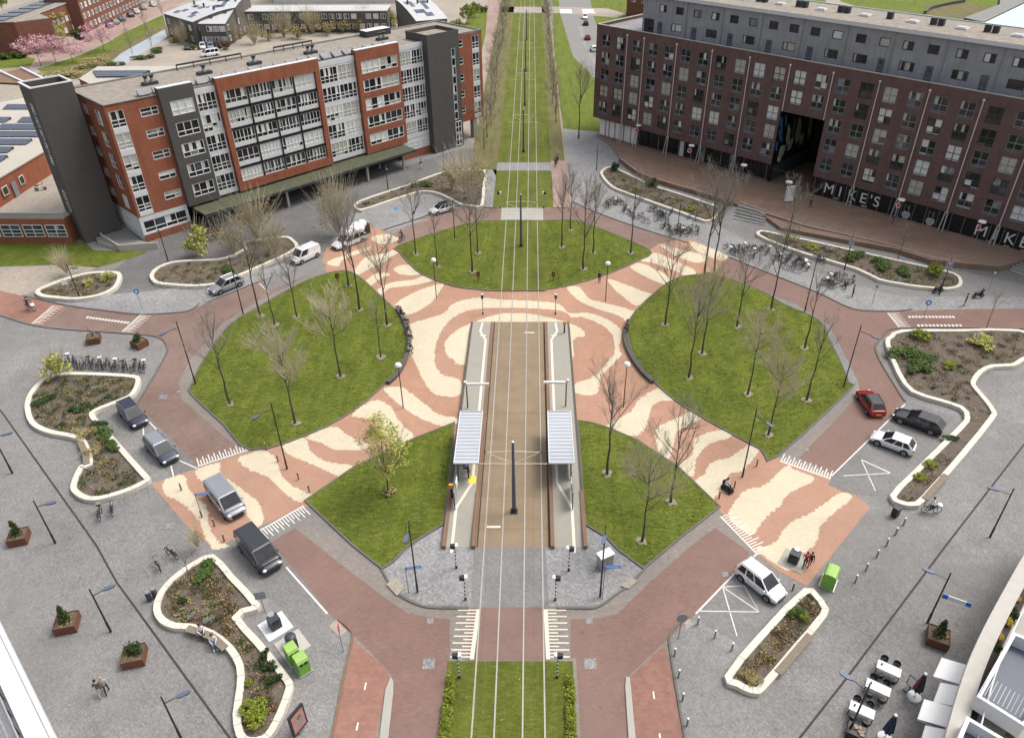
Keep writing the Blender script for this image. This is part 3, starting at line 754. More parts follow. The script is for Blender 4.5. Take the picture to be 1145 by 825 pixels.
# departure boards on cranked posts
def board(base, tip, label):
    p = G(*base, .28); t = thing('departure_board', label, 'departure board', p, 0, 'departure boards')
    s = 1 if tip[0] > base[0] else -1
    mb = MB(); mb.tube((0, 0, 0), (0, 0, 3.1), .07, .06, 'black_paint', 8); mb.build('post', t)
    mb = MB(); mb.box(*sorted((0, s * 2.35)), -.09, .09, 2.95, 3.2, 'white_plastic'); mb.build('display', t)
    mb = MB(); mb.ball((-s * .12, 0, 3.35), .17, 'lamp_white'); mb.tube((-s * .12, 0, 3.05), (-s * .12, 0, 3.2), .05, .05, 'black_paint'); mb.build('lamp', t)
board((523, 456), (545, 430), 'white departure board on post above the left-hand platform')
board((632.5, 454), (612, 429), 'white departure board on post above the right-hand platform')
# validators and posters on the platforms
def kiosk(px, label, face):
    p = G(*px, .28); t = thing('ticket_machine', label, 'ticket machine', p, 0, 'ticket machines')
    mb = MB(); mb.box(-.09, .09, -.07, .07, 0, 1.3, 'black_paint'); mb.build('stand', t)
    mb = MB(); mb.box(-.2, .2, -.12, .12, 1.15, 1.6, 'orange_plastic'); mb.build('head', t)
kiosk((505.5, 556), 'orange headed ticket machine behind the left-hand tram shelter', 1)
kiosk((631, 372), 'orange headed ticket machine at the far end of the right-hand platform', 1)
# catenary masts between the tracks
mb = MB()
mast = thing('catenary_mast', 'grey catenary mast between the tracks beside the two shelters', 'tram mast', (0, 0, 0), 0, 'catenary masts')
mb = MB(); mb.tube((0, 0, 0), (0, 0, 4.2), .19, .16, 'mast_grey', 10); mb.tube((0, 0, 4.2), (0, 0, 8.1), .14, .11, 'mast_grey', 10); mb.tube((0, 0, 8.1), (0, 0, 8.16), .11, .1, 'lamp_white', 10)
mb.build('pole', mast)
mb = MB(); mb.box(-.32, .32, -.32, .32, 0, .12, 'black_paint'); mb.tube((0, 0, .12), (0, 0, .5), .25, .2, 'black_paint', 10); mb.build('base_plate', mast)
for s in (-1, 1):
    mb = MB(); mb.tube((s * .1, 0, 7.1), (s * 2.3, 0, 7.0), .035, .03, 'cream_line', 5); mb.tube((s * .1, 0, 5.8), (s * 2.3, 0, 7.0), .025, .025, 'cream_line', 4)
    mb.tube((s * .1, 0, 5.7), (s * 2.9, 0, 5.72), .03, .03, 'cream_line', 4); mb.ball((s * 2.3, 0, 7.0), .08, 'dark_steel', 6, 4); mb.build('bracket', mast)
MY = [(572, 'grey catenary mast between the tracks beside the two shelters'), (276, 'grey catenary mast in the grass track on the far lawn'), (170, 'grey catenary mast just beyond the small pale track crossing'), (118, 'grey catenary mast third from the far lawn'), (80, 'grey catenary mast fourth beyond the far lawn'), (44, 'grey catenary mast in front of the farthest track crossing')]
for i, (py, lab) in enumerate(MY):
    place(mast, (-1.565, G(574, py).y, 0), 0, lab)
mb = MB()
for x in (-3.27, .14): mb.tube((x, 20, 5.55), (x, 420, 5.55), .009, .009, 'dark_steel', 4)
mb.build('contact_wire', label='thin overhead contact wires above the two tram tracks', cat='wire')
# striped warning posts at the crossings
def sig():
    t = thing('warning_post', 'x', 'tram signal', (0, 0, 0), 0, 'striped tram signals')
    mb = MB()
    for k in range(10): mb.tube((0, 0, .35 + k * .22), (0, 0, .35 + (k + 1) * .22), .055, .055, 'black_paint' if k % 2 else 'lamp_white', 8)
    mb.tube((0, 0, 0), (0, 0, .35), .1, .1, 'black_paint', 8); mb.build('post', t)
    mb = MB(); mb.prism([(-.36, -.12), (.05, -.17), (.05, .17), (-.36, .12)], 2.42, 2.78, 'black_paint', None, True); mb.build('signal_box', t)
    mb = MB(); mb.prism([(.053, -.2), (.26, -.14), (.26, .14), (.053, .2)], 2.42, 2.82, 'lamp_white', None, True); mb.build('white_hood', t)
    return t
sg = sig()
for (px, rz, lab) in [((520.6, 670.5), 0, 'striped signal post at the paved nose left of the tracks, by the kerb'), ((510.4, 635), 0, 'striped post at the lower end of the left-hand platform'),
    ((513.7, 757.6), 0, 'striped signal post in the hedge strip left of the grass track'), ((621, 671), 3.14, 'striped signal post at the paved nose right of the tracks, by the kerb'),
    ((636, 638), 3.14, 'striped post at the lower end of the right-hand platform'), ((623, 757.6), 3.14, 'striped signal post in the hedge strip right of the grass track'),
    
    ((540, 351.5), 1.57, 'striped signal post at the far end of the left-hand platform'), ((621, 351.5), 1.57, 'striped signal post at the far end of the right-hand platform'),
    ((559, 233), 0, 'striped signal post left of the track where the far road crosses'), ((608, 233), 3.14, 'striped signal post right of the track where the far road crosses')]:
    place(sg, G(*px), rz, lab)
# little black signal boxes on the far lawn
sb = thing('point_signal', 'x', 'tram signal', (0, 0, 0), 0, 'small track signals')
mb = MB(); mb.tube((0, 0, 0), (0, 0, .9), .05, .05, 'black_paint'); mb.build('post', sb)
mb = MB(); mb.box(-.22, .22, -.15, .15, .7, 1.35, 'black_paint'); mb.box(-.1, .1, -.17, -.151, .8, 1.2, 'sign_red'); mb.build('head', sb)
place(sb, G(535, 314, .1), 0, 'small black track signal on the far lawn left of the tracks')
place(sb, G(618.5, 314, .1), 0, 'small black track signal on the far lawn right of the tracks')
place(sb, G(378, 316, .1), .6, 'small black box on a post at the top of the left-hand lawn')
place(sb, G(806, 319, .1), -.6, 'small black box on a post at the top of the right-hand lawn')
# ------------------------------------------------------------------ buildings
def wall_holes(mb, x0, x1, z0, z1, y, holes, mat, depth=.18, rev=None):
    hs = [h for h in holes if h[1] > x0 and h[0] < x1 and h[3] > z0 and h[2] < z1]
    xs = sorted({x0, x1, *[h[0] for h in hs], *[h[1] for h in hs]}); zs = sorted({z0, z1, *[h[2] for h in hs], *[h[3] for h in hs]})
    xs = [x for x in xs if x0 <= x <= x1]; zs = [z for z in zs if z0 <= z <= z1]
    for i in range(len(xs) - 1):
        run = None
        for j in range(len(zs) - 1):
            cx, cz = (xs[i] + xs[i + 1]) / 2, (zs[j] + zs[j + 1]) / 2
            if any(h[0] < cx < h[1] and h[2] < cz < h[3] for h in hs):
                if run is not None: mb.poly([(xs[i], y, run), (xs[i + 1], y, run), (xs[i + 1], y, zs[j]), (xs[i], y, zs[j])], mat); run = None
            elif run is None: run = zs[j]
        if run is not None: mb.poly([(xs[i], y, run), (xs[i + 1], y, run), (xs[i + 1], y, zs[-1]), (xs[i], y, zs[-1])], mat)
    rv = rev or mat
    for a, b, c, d in hs:
        mb.poly([(a, y, c), (a, y + depth, c), (a, y + depth, d), (a, y, d)], rv); mb.poly([(b, y, c), (b, y, d), (b, y + depth, d), (b, y + depth, c)], rv)
        mb.poly([(a, y, c), (b, y, c), (b, y + depth, c), (a, y + depth, c)], rv); mb.poly([(a, y, d), (a, y + depth, d), (b, y + depth, d), (b, y, d)], rv)
WR = random.Random(11)
def window(name, par, x, z, w, h, y, cols, rows, fm, bar=.07, mid=(), light=.3, blinds=('curtain_cream', 'curtain_white'), sill=None, rot=None, panes='glass_dark'):
    """x,z lower left corner. cols: pane edges 0..1, rows: pane edges 0..1 from the bottom. The glass sits back behind the frame."""
    mb = MB(); mode = WR.random(); bl = WR.choice(blinds)
    for i in range(len(cols) - 1):
        for j in range(len(rows) - 1):
            xa, xb = x + w * cols[i], x + w * cols[i + 1]; za, zb = z + h * rows[j], z + h * rows[j + 1]
            m = panes; r = WR.random()
            if mode < light * .5: m = bl
            elif mode < light and r < .55: m = bl
            elif r < .1: m = 'glass_blue'
            elif r < .16: m = 'glass_pale'
            if m in blinds or j < len(rows) - 2 or WR.random() < .62:
                mb.poly([(xa, y + .07, za), (xb, y + .07, za), (xb, y + .07, zb), (xa, y + .07, zb)], m)
            else:  # a curtain pulled part of the way
                k = xa + (xb - xa) * WR.uniform(.3, .6)
                mb.poly([(xa, y + .07, za), (k, y + .07, za), (k, y + .07, zb), (xa, y + .07, zb)], bl)
                mb.poly([(k, y + .07, za), (xb, y + .07, za), (xb, y + .07, zb), (k, y + .07, zb)], m)
    for i, c in enumerate(cols):
        b = bar * (1.7 if c in mid else 1); xa = x + w * c
        lo = xa if i == 0 else xa - b / 2; hi = lo + b if i == 0 else (xa if i == len(cols) - 1 else xa + b / 2)
        if i == len(cols) - 1: lo = xa - b
        mb.box(lo, hi, y - .015, y + .1, z, z + h, fm)
    for j, c in enumerate(rows):
        za = z + h * c; lo = za if j == 0 else (za - bar if j == len(rows) - 1 else za - bar / 2)
        for i in range(len(cols) - 1):
            xa, xb = x + w * cols[i] + bar / 2, x + w * cols[i + 1] - bar / 2
            mb.box(xa, xb, y - .01, y + .095, lo, lo + bar, fm)
    if sill: mb.box(x - .06, x + w + .06, y - .1, y + .05, z - .09, z - .003, sill)
    return mb.build(name, par)
def on_side(o):  # turn a part built on the front so that it lies on the end wall x = const
    return o

# ===== apartment block, left: x along the front, y into the block
LB = thing('apartment_block', 'long six storey apartment block in orange brick with white glazed bays and a green canopy', 'apartment building', (-57.6, 103.5, 0), math.atan2(.728, .686))
FW = 'window_frame_white'
DEP = 13.0
mb = MB()
fl = [18.95 - 3.05 * k for k in range(5)]                      # window heads of the five floors
h_end = [(.35, 2.35, 4.0, 19.1)] + [(4.5, 7.05, t - 1.45, t - .25) for t in fl]
wall_holes(mb, 0, 7.4, 3.9, 20, 0, h_end, 'orange_brick')
wall_holes(mb, 62.9, 70, 3.8, 20, 0, [(63.4, 65.15, t - 1.35, t) for t in fl] + [(67.5, 69.25, 4.0, 19.2)], 'orange_brick')
mb.poly([(70, 0, 3.8), (70, DEP, 3.8), (70, DEP, 20), (70, 0, 20)], 'orange_brick')
mb.poly([(0, DEP, 0), (0, DEP, 20), (70, DEP, 20), (70, DEP, 3.8)], 'orange_brick')
mb.poly([(62.9, 0, 3.8), (70, 0, 3.8), (70, DEP, 3.8), (62.9, DEP, 3.8)], 'anthracite')
for x0, x1 in ((0, .3), (7.1, 62.9)): pass
# core behind the bays and the shop level
mb.box(7.4, 62.9, .55, DEP - .05, 3.5, 19.7, 'white_panel'); mb.box(.2, 54.5, 2.9, DEP - .1, 0, 3.5, 'orange_brick')
# end wall, left: windows cut in, white base
mb.build('wall', LB); 
mb = MB()
e_holes = [(5.0 + 1.6, 6.9 + 1.6, t - 1.5, t - .1) for t in fl] + [(2.2, 4.0, t - 2.2, t - .1) for t in fl]
wall_holes(mb, 0, DEP, 3.9, 20, 0, e_holes, 'orange_brick')
o = mb.build('end_wall', LB); o.rotation_euler = (0, 0, R(90)); o.scale = (1, -1, 1)
for k, t in enumerate(fl):
    for a, b, c, d in ((6.6, 8.5, t - 1.5, t - .1), (2.2, 4.0, t - 2.2, t - .1)):
        w = window('window', LB, a, c, b - a, d - c, .06, (0, .5, 1), (0, .4, 1), FW, .1); w.rotation_euler = (0, 0, R(90)); w.scale = (1, -1, 1)
# roof with gravel and parapet
mb = MB(); mb.poly([(.3, .3, 19.82), (69.7, .3, 19.82), (69.7, DEP - .3, 19.82), (.3, DEP - .3, 19.82)], 'gravel_roof')
for b in ((0, 70, 0, .3), (0, 70, DEP - .3, DEP), (0, .3, .3, DEP - .3), (69.7, 70, .3, DEP - .3)): mb.box(*b, 19.7, 20.06, 'bitumen_roof')
rf = mb.build('roof', LB)
for u in (9.5, 18, 26.5, 37, 52):     # extract cowls
    mb = MB(); y = 7.0
    mb.box(u - 1.1, u + 1.1, y - .5, y + .5, 19.82, 20.25, 'roof_box')
    for d in ((-.45, .45) if u in (9.5, 37, 52) else (0,)):
        mb.tube((u + d, y, 20.25), (u + d, y, 20.75), .34, .22, 'steel_grey', 10); mb.tube((u + d, y, 20.75), (u + d, y, 21.15), .22, .42, 'roof_box', 10)
    mb.build('roof_vent', rf)
for a, b in ((16, 27), (33, 40.5)):
    mb = MB(); mb.box(a, b, DEP - 1.2, DEP - 1.0, 20.55, 20.8, 'roof_box')
    for k in range(5): x = a + (b - a) * k / 4; mb.box(x - .06, x + .06, DEP - 1.15, DEP - 1.05, 19.82, 20.55, 'roof_box')
    mb.build('roof_rail', rf)
mb = MB(); mb.box(51, 56.5, 10.2, 12.4, 19.82, 20.9, 'roof_box', 'white_panel'); mb.build('plant_screen', rf)
for k in range(22):
    u = 5.2 + 2.15 * k
    if 50 < u: break
    mb = MB(); b0 = len(mb.v)
    P = [(u, .55, 20.25), (u + 1.55, .55, 20.25), (u + 2.0, 2.5, 20.7), (u + .45, 2.5, 20.7)]
    mb.poly(P, 'white_roof'); Q = [(p[0], p[1], 19.83) for p in P]
    for i in range(4): j = (i + 1) % 4; mb.poly([P[i], P[j], Q[j], Q[i]], 'steel_grey'); mb.build('skylight', rf)
# corner stair window strips
for u0, u1, zt in ((.35, 2.35, 19.1), (67.5, 69.25, 19.2)):
    for k in range(5):
        t = zt - 3.05 * k
        window('window', LB, u0, t - 2.3, u1 - u0, 2.3, .05, (0, .5, 1), (0, .22, .45, 1), FW, .09, light=.5)
        mb = MB(); mb.box(u0, u1, .0, .1, t - 3.05 + .0, t - 2.303, 'white_panel'); mb.build('spandrel', LB)
for t in fl:
    window('window', LB, 4.5, t - 1.45, 2.55, 1.2, .06, (0, .62, 1), (0, .5, 1), FW, .1, light=.3)
    window('window', LB, 63.4, t - 1.35, 1.75, 1.35, .06, (0, 1), (0, .5, 1), FW, .11, light=.2)
# anthracite bay
mb = MB(); wall_holes(mb, 7.4, 12.45, 3.6, 20.9, -.65, [(8.6, 12.0, t - 2.0, t) for t in fl], 'anthracite')
mb.box(7.4, 7.55, -.64, .5, 3.6, 20.9, 'anthracite'); mb.box(12.3, 12.45, -.64, .5, 3.6, 20.9, 'anthracite'); mb.box(7.4, 12.45, -.65, .2, 20.9, 21.0, 'white_panel'); mb.box(7.4, 12.45, .2, .5, 19.8, 20.9, 'anthracite')
mb.poly([(7.4, -.65, 3.6), (12.45, -.65, 3.6), (12.45, .5, 3.6), (7.4, .5, 3.6)], 'anthracite')
mb.build('bay_wall', LB)
for t in fl: window('window', LB, 8.6, t - 2.0, 3.4, 2.0, -.6, (0, .333, .667, 1), (0, .36, 1), FW, .1, light=.45)
# white glazed bays
def white_bay(u0, u1, mods, zt, y):
    mb = MB(); mb.box(u0, u1, y + .12, .54, 3.55, zt, 'white_panel'); mb.box(u0, u1, y, y + .12, zt - .75, zt, 'white_panel')
    for k, t in enumerate(fl): mb.box(u0, u1, y, y + .12, t - 3.05, t - 2.38, 'white_panel') if t - 3.05 > 3.5 else mb.box(u0, u1, y, y + .12, 3.55, t - 2.38, 'white_panel')
    mb.build('bay_wall', LB)
    w = (u1 - u0 - .3) / mods
    for t in fl:
        for m in range(mods):
            window('window', LB, u0 + .15 + w * m, t - 2.38, w, 2.45, y, (0, .25, .5, .75, 1), (0, .24, .46, 1), FW, .075, (0, .5, 1), light=.5)
white_bay(12.5, 15.85, 1, 19.8, -.1); white_bay(33.5, 40.6, 2, 20.0, -.15); white_bay(49.75, 55.4, 2, 20.0, -.15)
# big framed bay with dark grid
mb = MB(); wall_holes(mb, 15.9, 33.4, 3.6, 20.75, -.7, [(16.65, 32.55, 4.95, 18.9)], 'orange_brick', .6)
for x in (15.9, 33.25): mb.box(x, x + .15, -.69, .5, 3.6, 20.75, 'orange_brick')
mb.box(15.9, 33.4, -.7, .1, 20.75, 20.83, 'white_panel'); mb.box(15.9, 33.4, -.0, .5, 19.8, 20.75, 'orange_brick')
mb.poly([(15.9, -.7, 3.6), (33.4, -.7, 3.6), (33.4, .5, 3.6), (15.9, .5, 3.6)], 'orange_brick')
mb.build('bay_wall', LB)
mb = MB()
for k in range(1, 4): x = 16.65 + 15.9 * k / 4; mb.box(x - .13, x + .13, -.52, -.2, 4.95, 18.9, 'black_panel')
for k in range(1, 5): z = 18.9 - 2.98 * k + .3; mb.box(16.65, 32.55, -.5, -.22, z - .13 - .2, z - .2 + .06, 'black_panel')
mb.build('dark_grid', LB)
for c in range(4):
    for k in range(5):
        x = 16.65 + 15.9 * c / 4; t = 18.86 - 2.98 * k; hgt = 1.95; wz = 3.975
        window('window', LB, x + .14, t - hgt, wz - .28, hgt, -.4, (0, .17, .33, .5, .67, .83, 1) if (c + k) % 3 else (0, .25, .5, .75, 1), (0, .33, 1), FW, .07, (.5,), light=.5)
        mb = MB(); mb.box(x + .14, x + wz - .14, -.42, -.2, t - (2.55 if k < 4 else 1.97), t - hgt - .005, 'white_panel'); mb.build('spandrel', LB)
# brick bay with ribbon windows
mb = MB(); wall_holes(mb, 40.65, 49.7, 3.4, 20.8, -.7, [(41.5, 49.15, t - 2.0, t) for t in fl], 'orange_brick', .2)
for x in (40.65, 49.55): mb.box(x, x + .15, -.69, .5, 3.4, 20.8, 'orange_brick')
mb.box(40.65, 49.7, -.7, .1, 20.8, 20.88, 'white_panel'); mb.box(40.65, 49.7, 0, .5, 19.8, 20.8, 'orange_brick')
mb.poly([(40.65, -.7, 3.4), (49.7, -.7, 3.4), (49.7, .5, 3.4), (40.65, .5, 3.4)], 'orange_brick')
mb.build('bay_wall', LB)
for t in fl:
    for m in range(2): window('window', LB, 41.5 + 3.825 * m, t - 2.0, 3.825, 2.0, -.63, (0, .333, .667, 1), (0, .33, 1), FW, .085, (0, 1), light=.4)
# dark stair tower, right
mb = MB(); wall_holes(mb, 55.4, 62.9, 0, 21.2, -1.5, [(60.9, 61.9, 5.2, 18.2)], 'anthracite', .2)
mb.box(55.4, 55.6, -1.49, 4.5, 0, 21.2, 'anthracite'); mb.box(62.7, 62.9, -1.49, 4.5, 0, 21.2, 'anthracite'); mb.box(55.6, 62.7, 4.3, 4.5, 19.8, 21.2, 'anthracite')
mb.poly([(55.6, -1.3, 20.6), (62.7, -1.3, 20.6), (62.7, 4.3, 20.6), (55.6, 4.3, 20.6)], 'gravel_roof'); mb.box(55.6, 62.7, -1.45, -1.3, 20.5, 21.2, 'anthracite')
tw = mb.build('stair_tower', LB)
for k in range(8): window('window', tw, 60.9, 16.7 - 1.63 * k, 1.0, 1.5, -1.45, (0, 1), (0, 1), FW, .1, light=.2)
for k in range(2): window('window', tw, 60.9, .3 + 2.4 * k, 1.5, 2.2, -1.58, (0, .5, 1), (0, .5, 1), FW, .1, light=.1)
for y_ in (.2, 9): mb = MB(); mb.box(67.2, 68.2, y_, y_ + 1, 0, 3.8, 'concrete_slab'); mb.build('pillar', LB)
# ground floor: glazed corner, canopy, shop fronts
mb = MB(); wall_holes(mb, .0, 7.3, 0, 3.9, .02, [(.4, 7.0, 1.3, 3.15)], 'white_panel', .2)
mb.box(0.02, 7.3, -.03, .015, 0, 1.1, 'orange_brick'); mb.box(0, .2, .3, DEP, 0, 3.9, 'white_panel'); mb.box(7.1, 7.3, .03, 3, 0, 3.9, 'concrete_slab'); mb.build('base_wall', LB)
window('window', LB, .4, 1.3, 6.6, 1.85, .08, (0, .25, .5, .75, 1), (0, .35, 1), FW, .1, light=.0)
for q in range(3):
    w = window('window', LB, 2.0 + 2.2 * q, 1.4, 1.9, 1.7, -.04, (0, .5, 1), (0, .4, 1), FW, .09, light=.1); w.rotation_euler = (0, 0, R(90)); w.scale = (1, -1, 1)
mb = MB(); mb.box(7.9, 48.6, -4.55, .5, 2.95, 3.25, 'black_panel', 'moss_roof'); 
mb.box(7.85, 48.65, -4.62, -4.55, 2.9, 3.3, 'dark_steel')
cn = mb.build('canopy', LB)
for u in (14, 22, 30, 38, 46):
    mb = MB(); mb.box(u - .18, u + .18, -3.9, -3.55, 0, 2.95, 'concrete_slab'); mb.build('column', cn)
mb = MB(); mb.box(8.2, 54.5, 2.75, 2.89, 0, 3.5, 'black_panel')
for k in range(20):
    u = 9 + 2.3 * k; mb.box(u, u + .12, 2.68, 2.75, 0, 3.0, 'steel_grey' if k % 3 else 'window_frame_white')
    if k % 4 == 2: mb.box(u + .3, u + 1.7, 2.69, 2.745, .4, 2.6, 'glass_pale')
mb.build('shop_front', LB)
mb = MB(); mb.box(49, 55.4, -.1, .5, 0, 1.5, 'orange_brick'); mb.box(49, 55.4, -.1, .5, 1.5, 3.55, 'white_panel'); mb.build('base_wall', LB)
window('window', LB, 50, 1.5, 5.2, 1.5, -.16, (0, .25, .5, .75, 1), (0, .5, 1), FW, .09, light=0)
for k in range(2):
    mb = MB(); mb.box(9.0 + 1.5 * k, 9.9 + 1.5 * k, -2.2, -2.1, .1, 2.5, 'glass_dark'); 
    for x in (9.0, 9.82): mb.box(x + 1.5 * k, x + .08 + 1.5 * k, -2.26, -2.2, 0, 2.6, FW)
    mb.box(9.0 + 1.5 * k, 9.9 + 1.5 * k, -2.26, -2.2, 2.5, 2.6, FW); mb.build('door', LB)
# ===== dark stair tower standing free at the left end
DT = thing('stair_tower', 'dark brick stair tower with white roof rim at the left end of the apartment block', 'tower', (-57.6, 103.5, 0), math.atan2(.728, .686))
mb = MB(); x0, x1, yy0, yy1, zt = -6.3, -.95, 6.1, 10.6, 22.3
mb.box(x0, x1, yy0, yy0 + .2, 0, zt, 'anthracite'); mb.box(x0, x1, yy1 - .2, yy1, 0, zt, 'anthracite'); mb.box(x0, x0 + .2, yy0 + .2, yy1 - .2, 0, zt, 'anthracite'); mb.box(x1 - .2, x1, yy0 + .2, yy1 - .2, 0, zt, 'anthracite')
mb.poly([(x0, yy0, zt - 1.1), (x1, yy0, zt - 1.1), (x1, yy1, zt - 1.1), (x0, yy1, zt - 1.1)], 'bitumen_roof'); mb.build('wall', DT)
mb = MB()
for b in ((x0 - .04, x1 + .04, yy0 - .04, yy0 + .24), (x0 - .04, x1 + .04, yy1 - .24, yy1 + .04), (x0 - .04, x0 + .24, yy0 + .24, yy1 - .24), (x1 - .24, x1 + .04, yy0 + .24, yy1 - .24)): mb.box(*b, zt, zt + .16, 'white_panel')
mb.build('roof_rim', DT)
for k in range(9):
    if k in (5, 6): continue
    mb = MB(); z = 18.6 - 1.75 * k; mb.box(x0 - .03, x0 + .02, yy0 + 1.5, yy0 + 2.4, z, z + 1.4, FW); mb.box(x0 - .04, x0 - .032, yy0 + 1.6, yy0 + 2.3, z + .1, z + 1.3, 'glass_dark'); mb.build('window', DT)
# ramp with white parapet by the corner
RA = thing('entrance_ramp', 'grey entrance ramp with white parapet between dark tower and glazed corner', 'ramp', (0, 0, 0))
mb = MB(); P = ccw(GP([(104, 252), (127, 242), (157, 272), (176, 277), (134, 281), (110, 274)])); mb.prism(P, 0, .5, 'concrete_slab', 'bitumen_roof'); mb.build('ramp_slab', RA)
mb = MB(); ribbon(mb, GP([(105, 256), (116, 269), (135, 281), (160, 279), (178, 278)]), .2, 0, 'pale_kerb', 1.0); mb.build('parapet', RA)

# ===== low school building with solar roofs
SC = thing('school_building', 'low brick school with solar panels on a pale flat roof beside the dark tower', 'school', (0, 0, 0))
mb = MB(); P = [(-128, 103.8), (-68.5, 103.2), (-66.2, 128), (-80, 128), (-128, 128)]
mb.prism([(p[0], p[1]) for p in P], 0, 3.9, 'orange_brick', 'sand_paving'); mb.build('wall', SC)
mb = MB(); mb.box(-128, -68.4, 103.45, 103.6, 3.9, 4.7, 'concrete_slab'); mb.box(-128, -68.4, 103.38, 103.7, 4.7, 4.76, 'galvanised'); mb.build('parapet', SC)
for k in range(7):
    x = -71.6 - 3.3 * k
    window('window', SC, x, 1.1, 2.9, 1.9, 103.1 + .03, (0, .5, 1), (0, .3, .6, 1), FW, .08, light=.0, panes='glass_blue')
    o = SC.children[-1]
for o in [c for c in SC.children if c.name.startswith('window')]: o.location.y = -.02
mb = MB(); P = [(-150, 104.6), (-86, 108.5), (-79.8, 119.6), (-79.0, 121.2), (-96, 150), (-105, 160), (-150, 160)]
P = [(-128, 104.2), (-80.2, 105.5), (-79.7, 121), (-81, 140), (-97, 158), (-148, 107)]
mb.prism(P, 3.9, 7.6, 'orange_brick', 'pale_roof'); ub = mb.build('upper_block', SC)
mb = MB(); 
for i in range(len(P) - 1): ribbon(mb, [P[i], P[i + 1]], .3, 7.6, 'pale_kerb', .2)
mb.build('parapet', ub)
for (y, l) in ((109.5, 1.4), (114.0, 1.2)):
    mb = MB(); mb.box(-79.98, -79.9, y - l / 2, y + l / 2, 5.1, 6.4, FW); mb.box(-79.9, -79.89, y - l / 2 + .12, y + l / 2 - .12, 5.2, 6.3, 'glass_dark'); mb.build('window', ub).location.x = .12
mb = MB(); mb.box(-79.95, -79.8, 111.3, 112.4, 3.9, 6.2, 'steel_grey'); mb.build('door', ub)
for k in range(15):
    for j in range(3):
        if WR.random() < .12: continue
        y = 108.5 + 4.1 * k; xl = max(-126, -146 + (y - 107) * .98) if y > 107 else -126; xl = -120 if y < 128 else -148 + (y - 107) + 2.5; xr = -82.2 if y < 139 else -82.2 - (y - 139) * .85; wd = (xr - xl) / 3; x0 = xl + wd * j + .4; x1 = x0 + wd - WR.uniform(.6, 3.5)
        if x1 - x0 < 2 or y > 152: continue
        mb = MB(); mb.poly([(x0, y, 7.75), (x1, y, 7.75), (x1, y + 2.0, 8.1), (x0, y + 2.0, 8.1)], 'solar_panel'); mb.poly([(x0, y + 2.0, 8.1), (x1, y + 2.0, 8.1), (x1, y + 2.1, 7.62), (x0, y + 2.1, 7.62)], 'steel_grey')
        mb.build('solar_panel', ub)
BK = thing('school_wing', 'pale flat roofed school wing with blue solar panels behind the apartment block', 'school', (0, 0, 0))
P = ccw(GP([(88, 88), (109, 74.5), (194, 74), (250, 70), (245, 84), (120, 104)], 7.5)); mb = MB(); mb.prism(P, 0, 7.5, 'orange_brick', 'pale_roof'); mb.build('wall', BK)
for k in range(4):
    P = GP([(104 + 1.2 * k, 80 + k * 1.7), (168 - 4 * k, 79.5 + k * 1.7), (168 - 4 * k, 80.7 + k * 1.7), (104 + 1.2 * k, 81.2 + k * 1.7)], 7.7); mb = MB(); mb.prism(ccw(P), 7.55, 7.9, 'solar_panel'); mb.build('solar_panel', BK)

# ===== brick apartment block, right: x along the front, y into the block
RB = thing('brick_apartment_block', 'long plum brick apartment block with grey two storey penthouse and a passage', 'apartment building', (12.4, 154.6, 0), math.atan2(-.694, .72))
LEN = 98.0; RD = 15.0; TOPZ = 20.9
cols = [2.3, 5.8, 9.55, 13.25, 16.8] + [18.45 + 7.27 * k + d for k in range(11) for d in (1.85, 5.5)]
cols = [c for c in cols if c < LEN - 2]
rows = [19.4 - 3.09 * k for k in range(5)]
holes = []; wins = []
for c in cols:
    for t in rows:
        if 39.9 < c < 47.7 and t < 13.5: continue
        h = (c - 1.03, c + 1.03, t - 2.3, t); holes.append(h); wins.append(h)
mb = MB(); wall_holes(mb, 0, LEN, 3.6, TOPZ, 0, holes + [(39.95, 47.7, 3.0, 12.7)], 'plum_brick', .2)
mb.poly([(0, 0, 3.6), (0, RD, 3.6), (0, RD, TOPZ), (0, 0, TOPZ)], 'plum_brick'); mb.poly([(LEN, 0, 0), (LEN, RD, 0), (LEN, RD, TOPZ), (LEN, 0, TOPZ)], 'plum_brick')
mb.poly([(0, RD, 0), (LEN, RD, 0), (LEN, RD, TOPZ), (0, RD, TOPZ)], 'plum_brick')
for a, b in ((0, 39.95), (47.7, LEN)): mb.poly([(a, 0, 3.6), (b, 0, 3.6), (b, 3, 3.6), (a, 3, 3.6)], 'black_panel'); 
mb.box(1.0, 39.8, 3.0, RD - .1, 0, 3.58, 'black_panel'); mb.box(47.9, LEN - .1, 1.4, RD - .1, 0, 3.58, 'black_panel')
mb.build('wall', RB)
mb = MB(); mb.box(0, LEN, -.02, .3, TOPZ, TOPZ + .1, 'pale_kerb'); mb.box(0, .3, .3, RD, TOPZ, TOPZ + .1, 'pale_kerb')
mb.poly([(.3, .3, TOPZ - .5), (LEN, .3, TOPZ - .5), (LEN, RD, TOPZ - .5), (.3, RD, TOPZ - .5)], 'pale_paving')
mb.box(0.02, LEN, .02, .28, TOPZ - .5, TOPZ - .003, 'plum_brick'); mb.box(.02, .28, .3, RD, TOPZ - .5, TOPZ - .003, 'plum_brick'); mb.build('roof_parapet', RB)
FD = 'window_frame_grey'
vis = [h for h in wins if h[0] > 11]; far = [h for h in wins if h[0] <= 11]
def rwin(h, par, nm='window'):
    return window(nm, par, h[0], h[2], h[1] - h[0], h[3] - h[2], .12, (0, .5, 1), (0, .12, .5, 1), FD if WR.random() < .7 else 'window_frame_dark', .085, light=.34, sill='window_frame_grey')
vis.sort(key=lambda h: h[0])
for h in vis[:100]: rwin(h, RB)
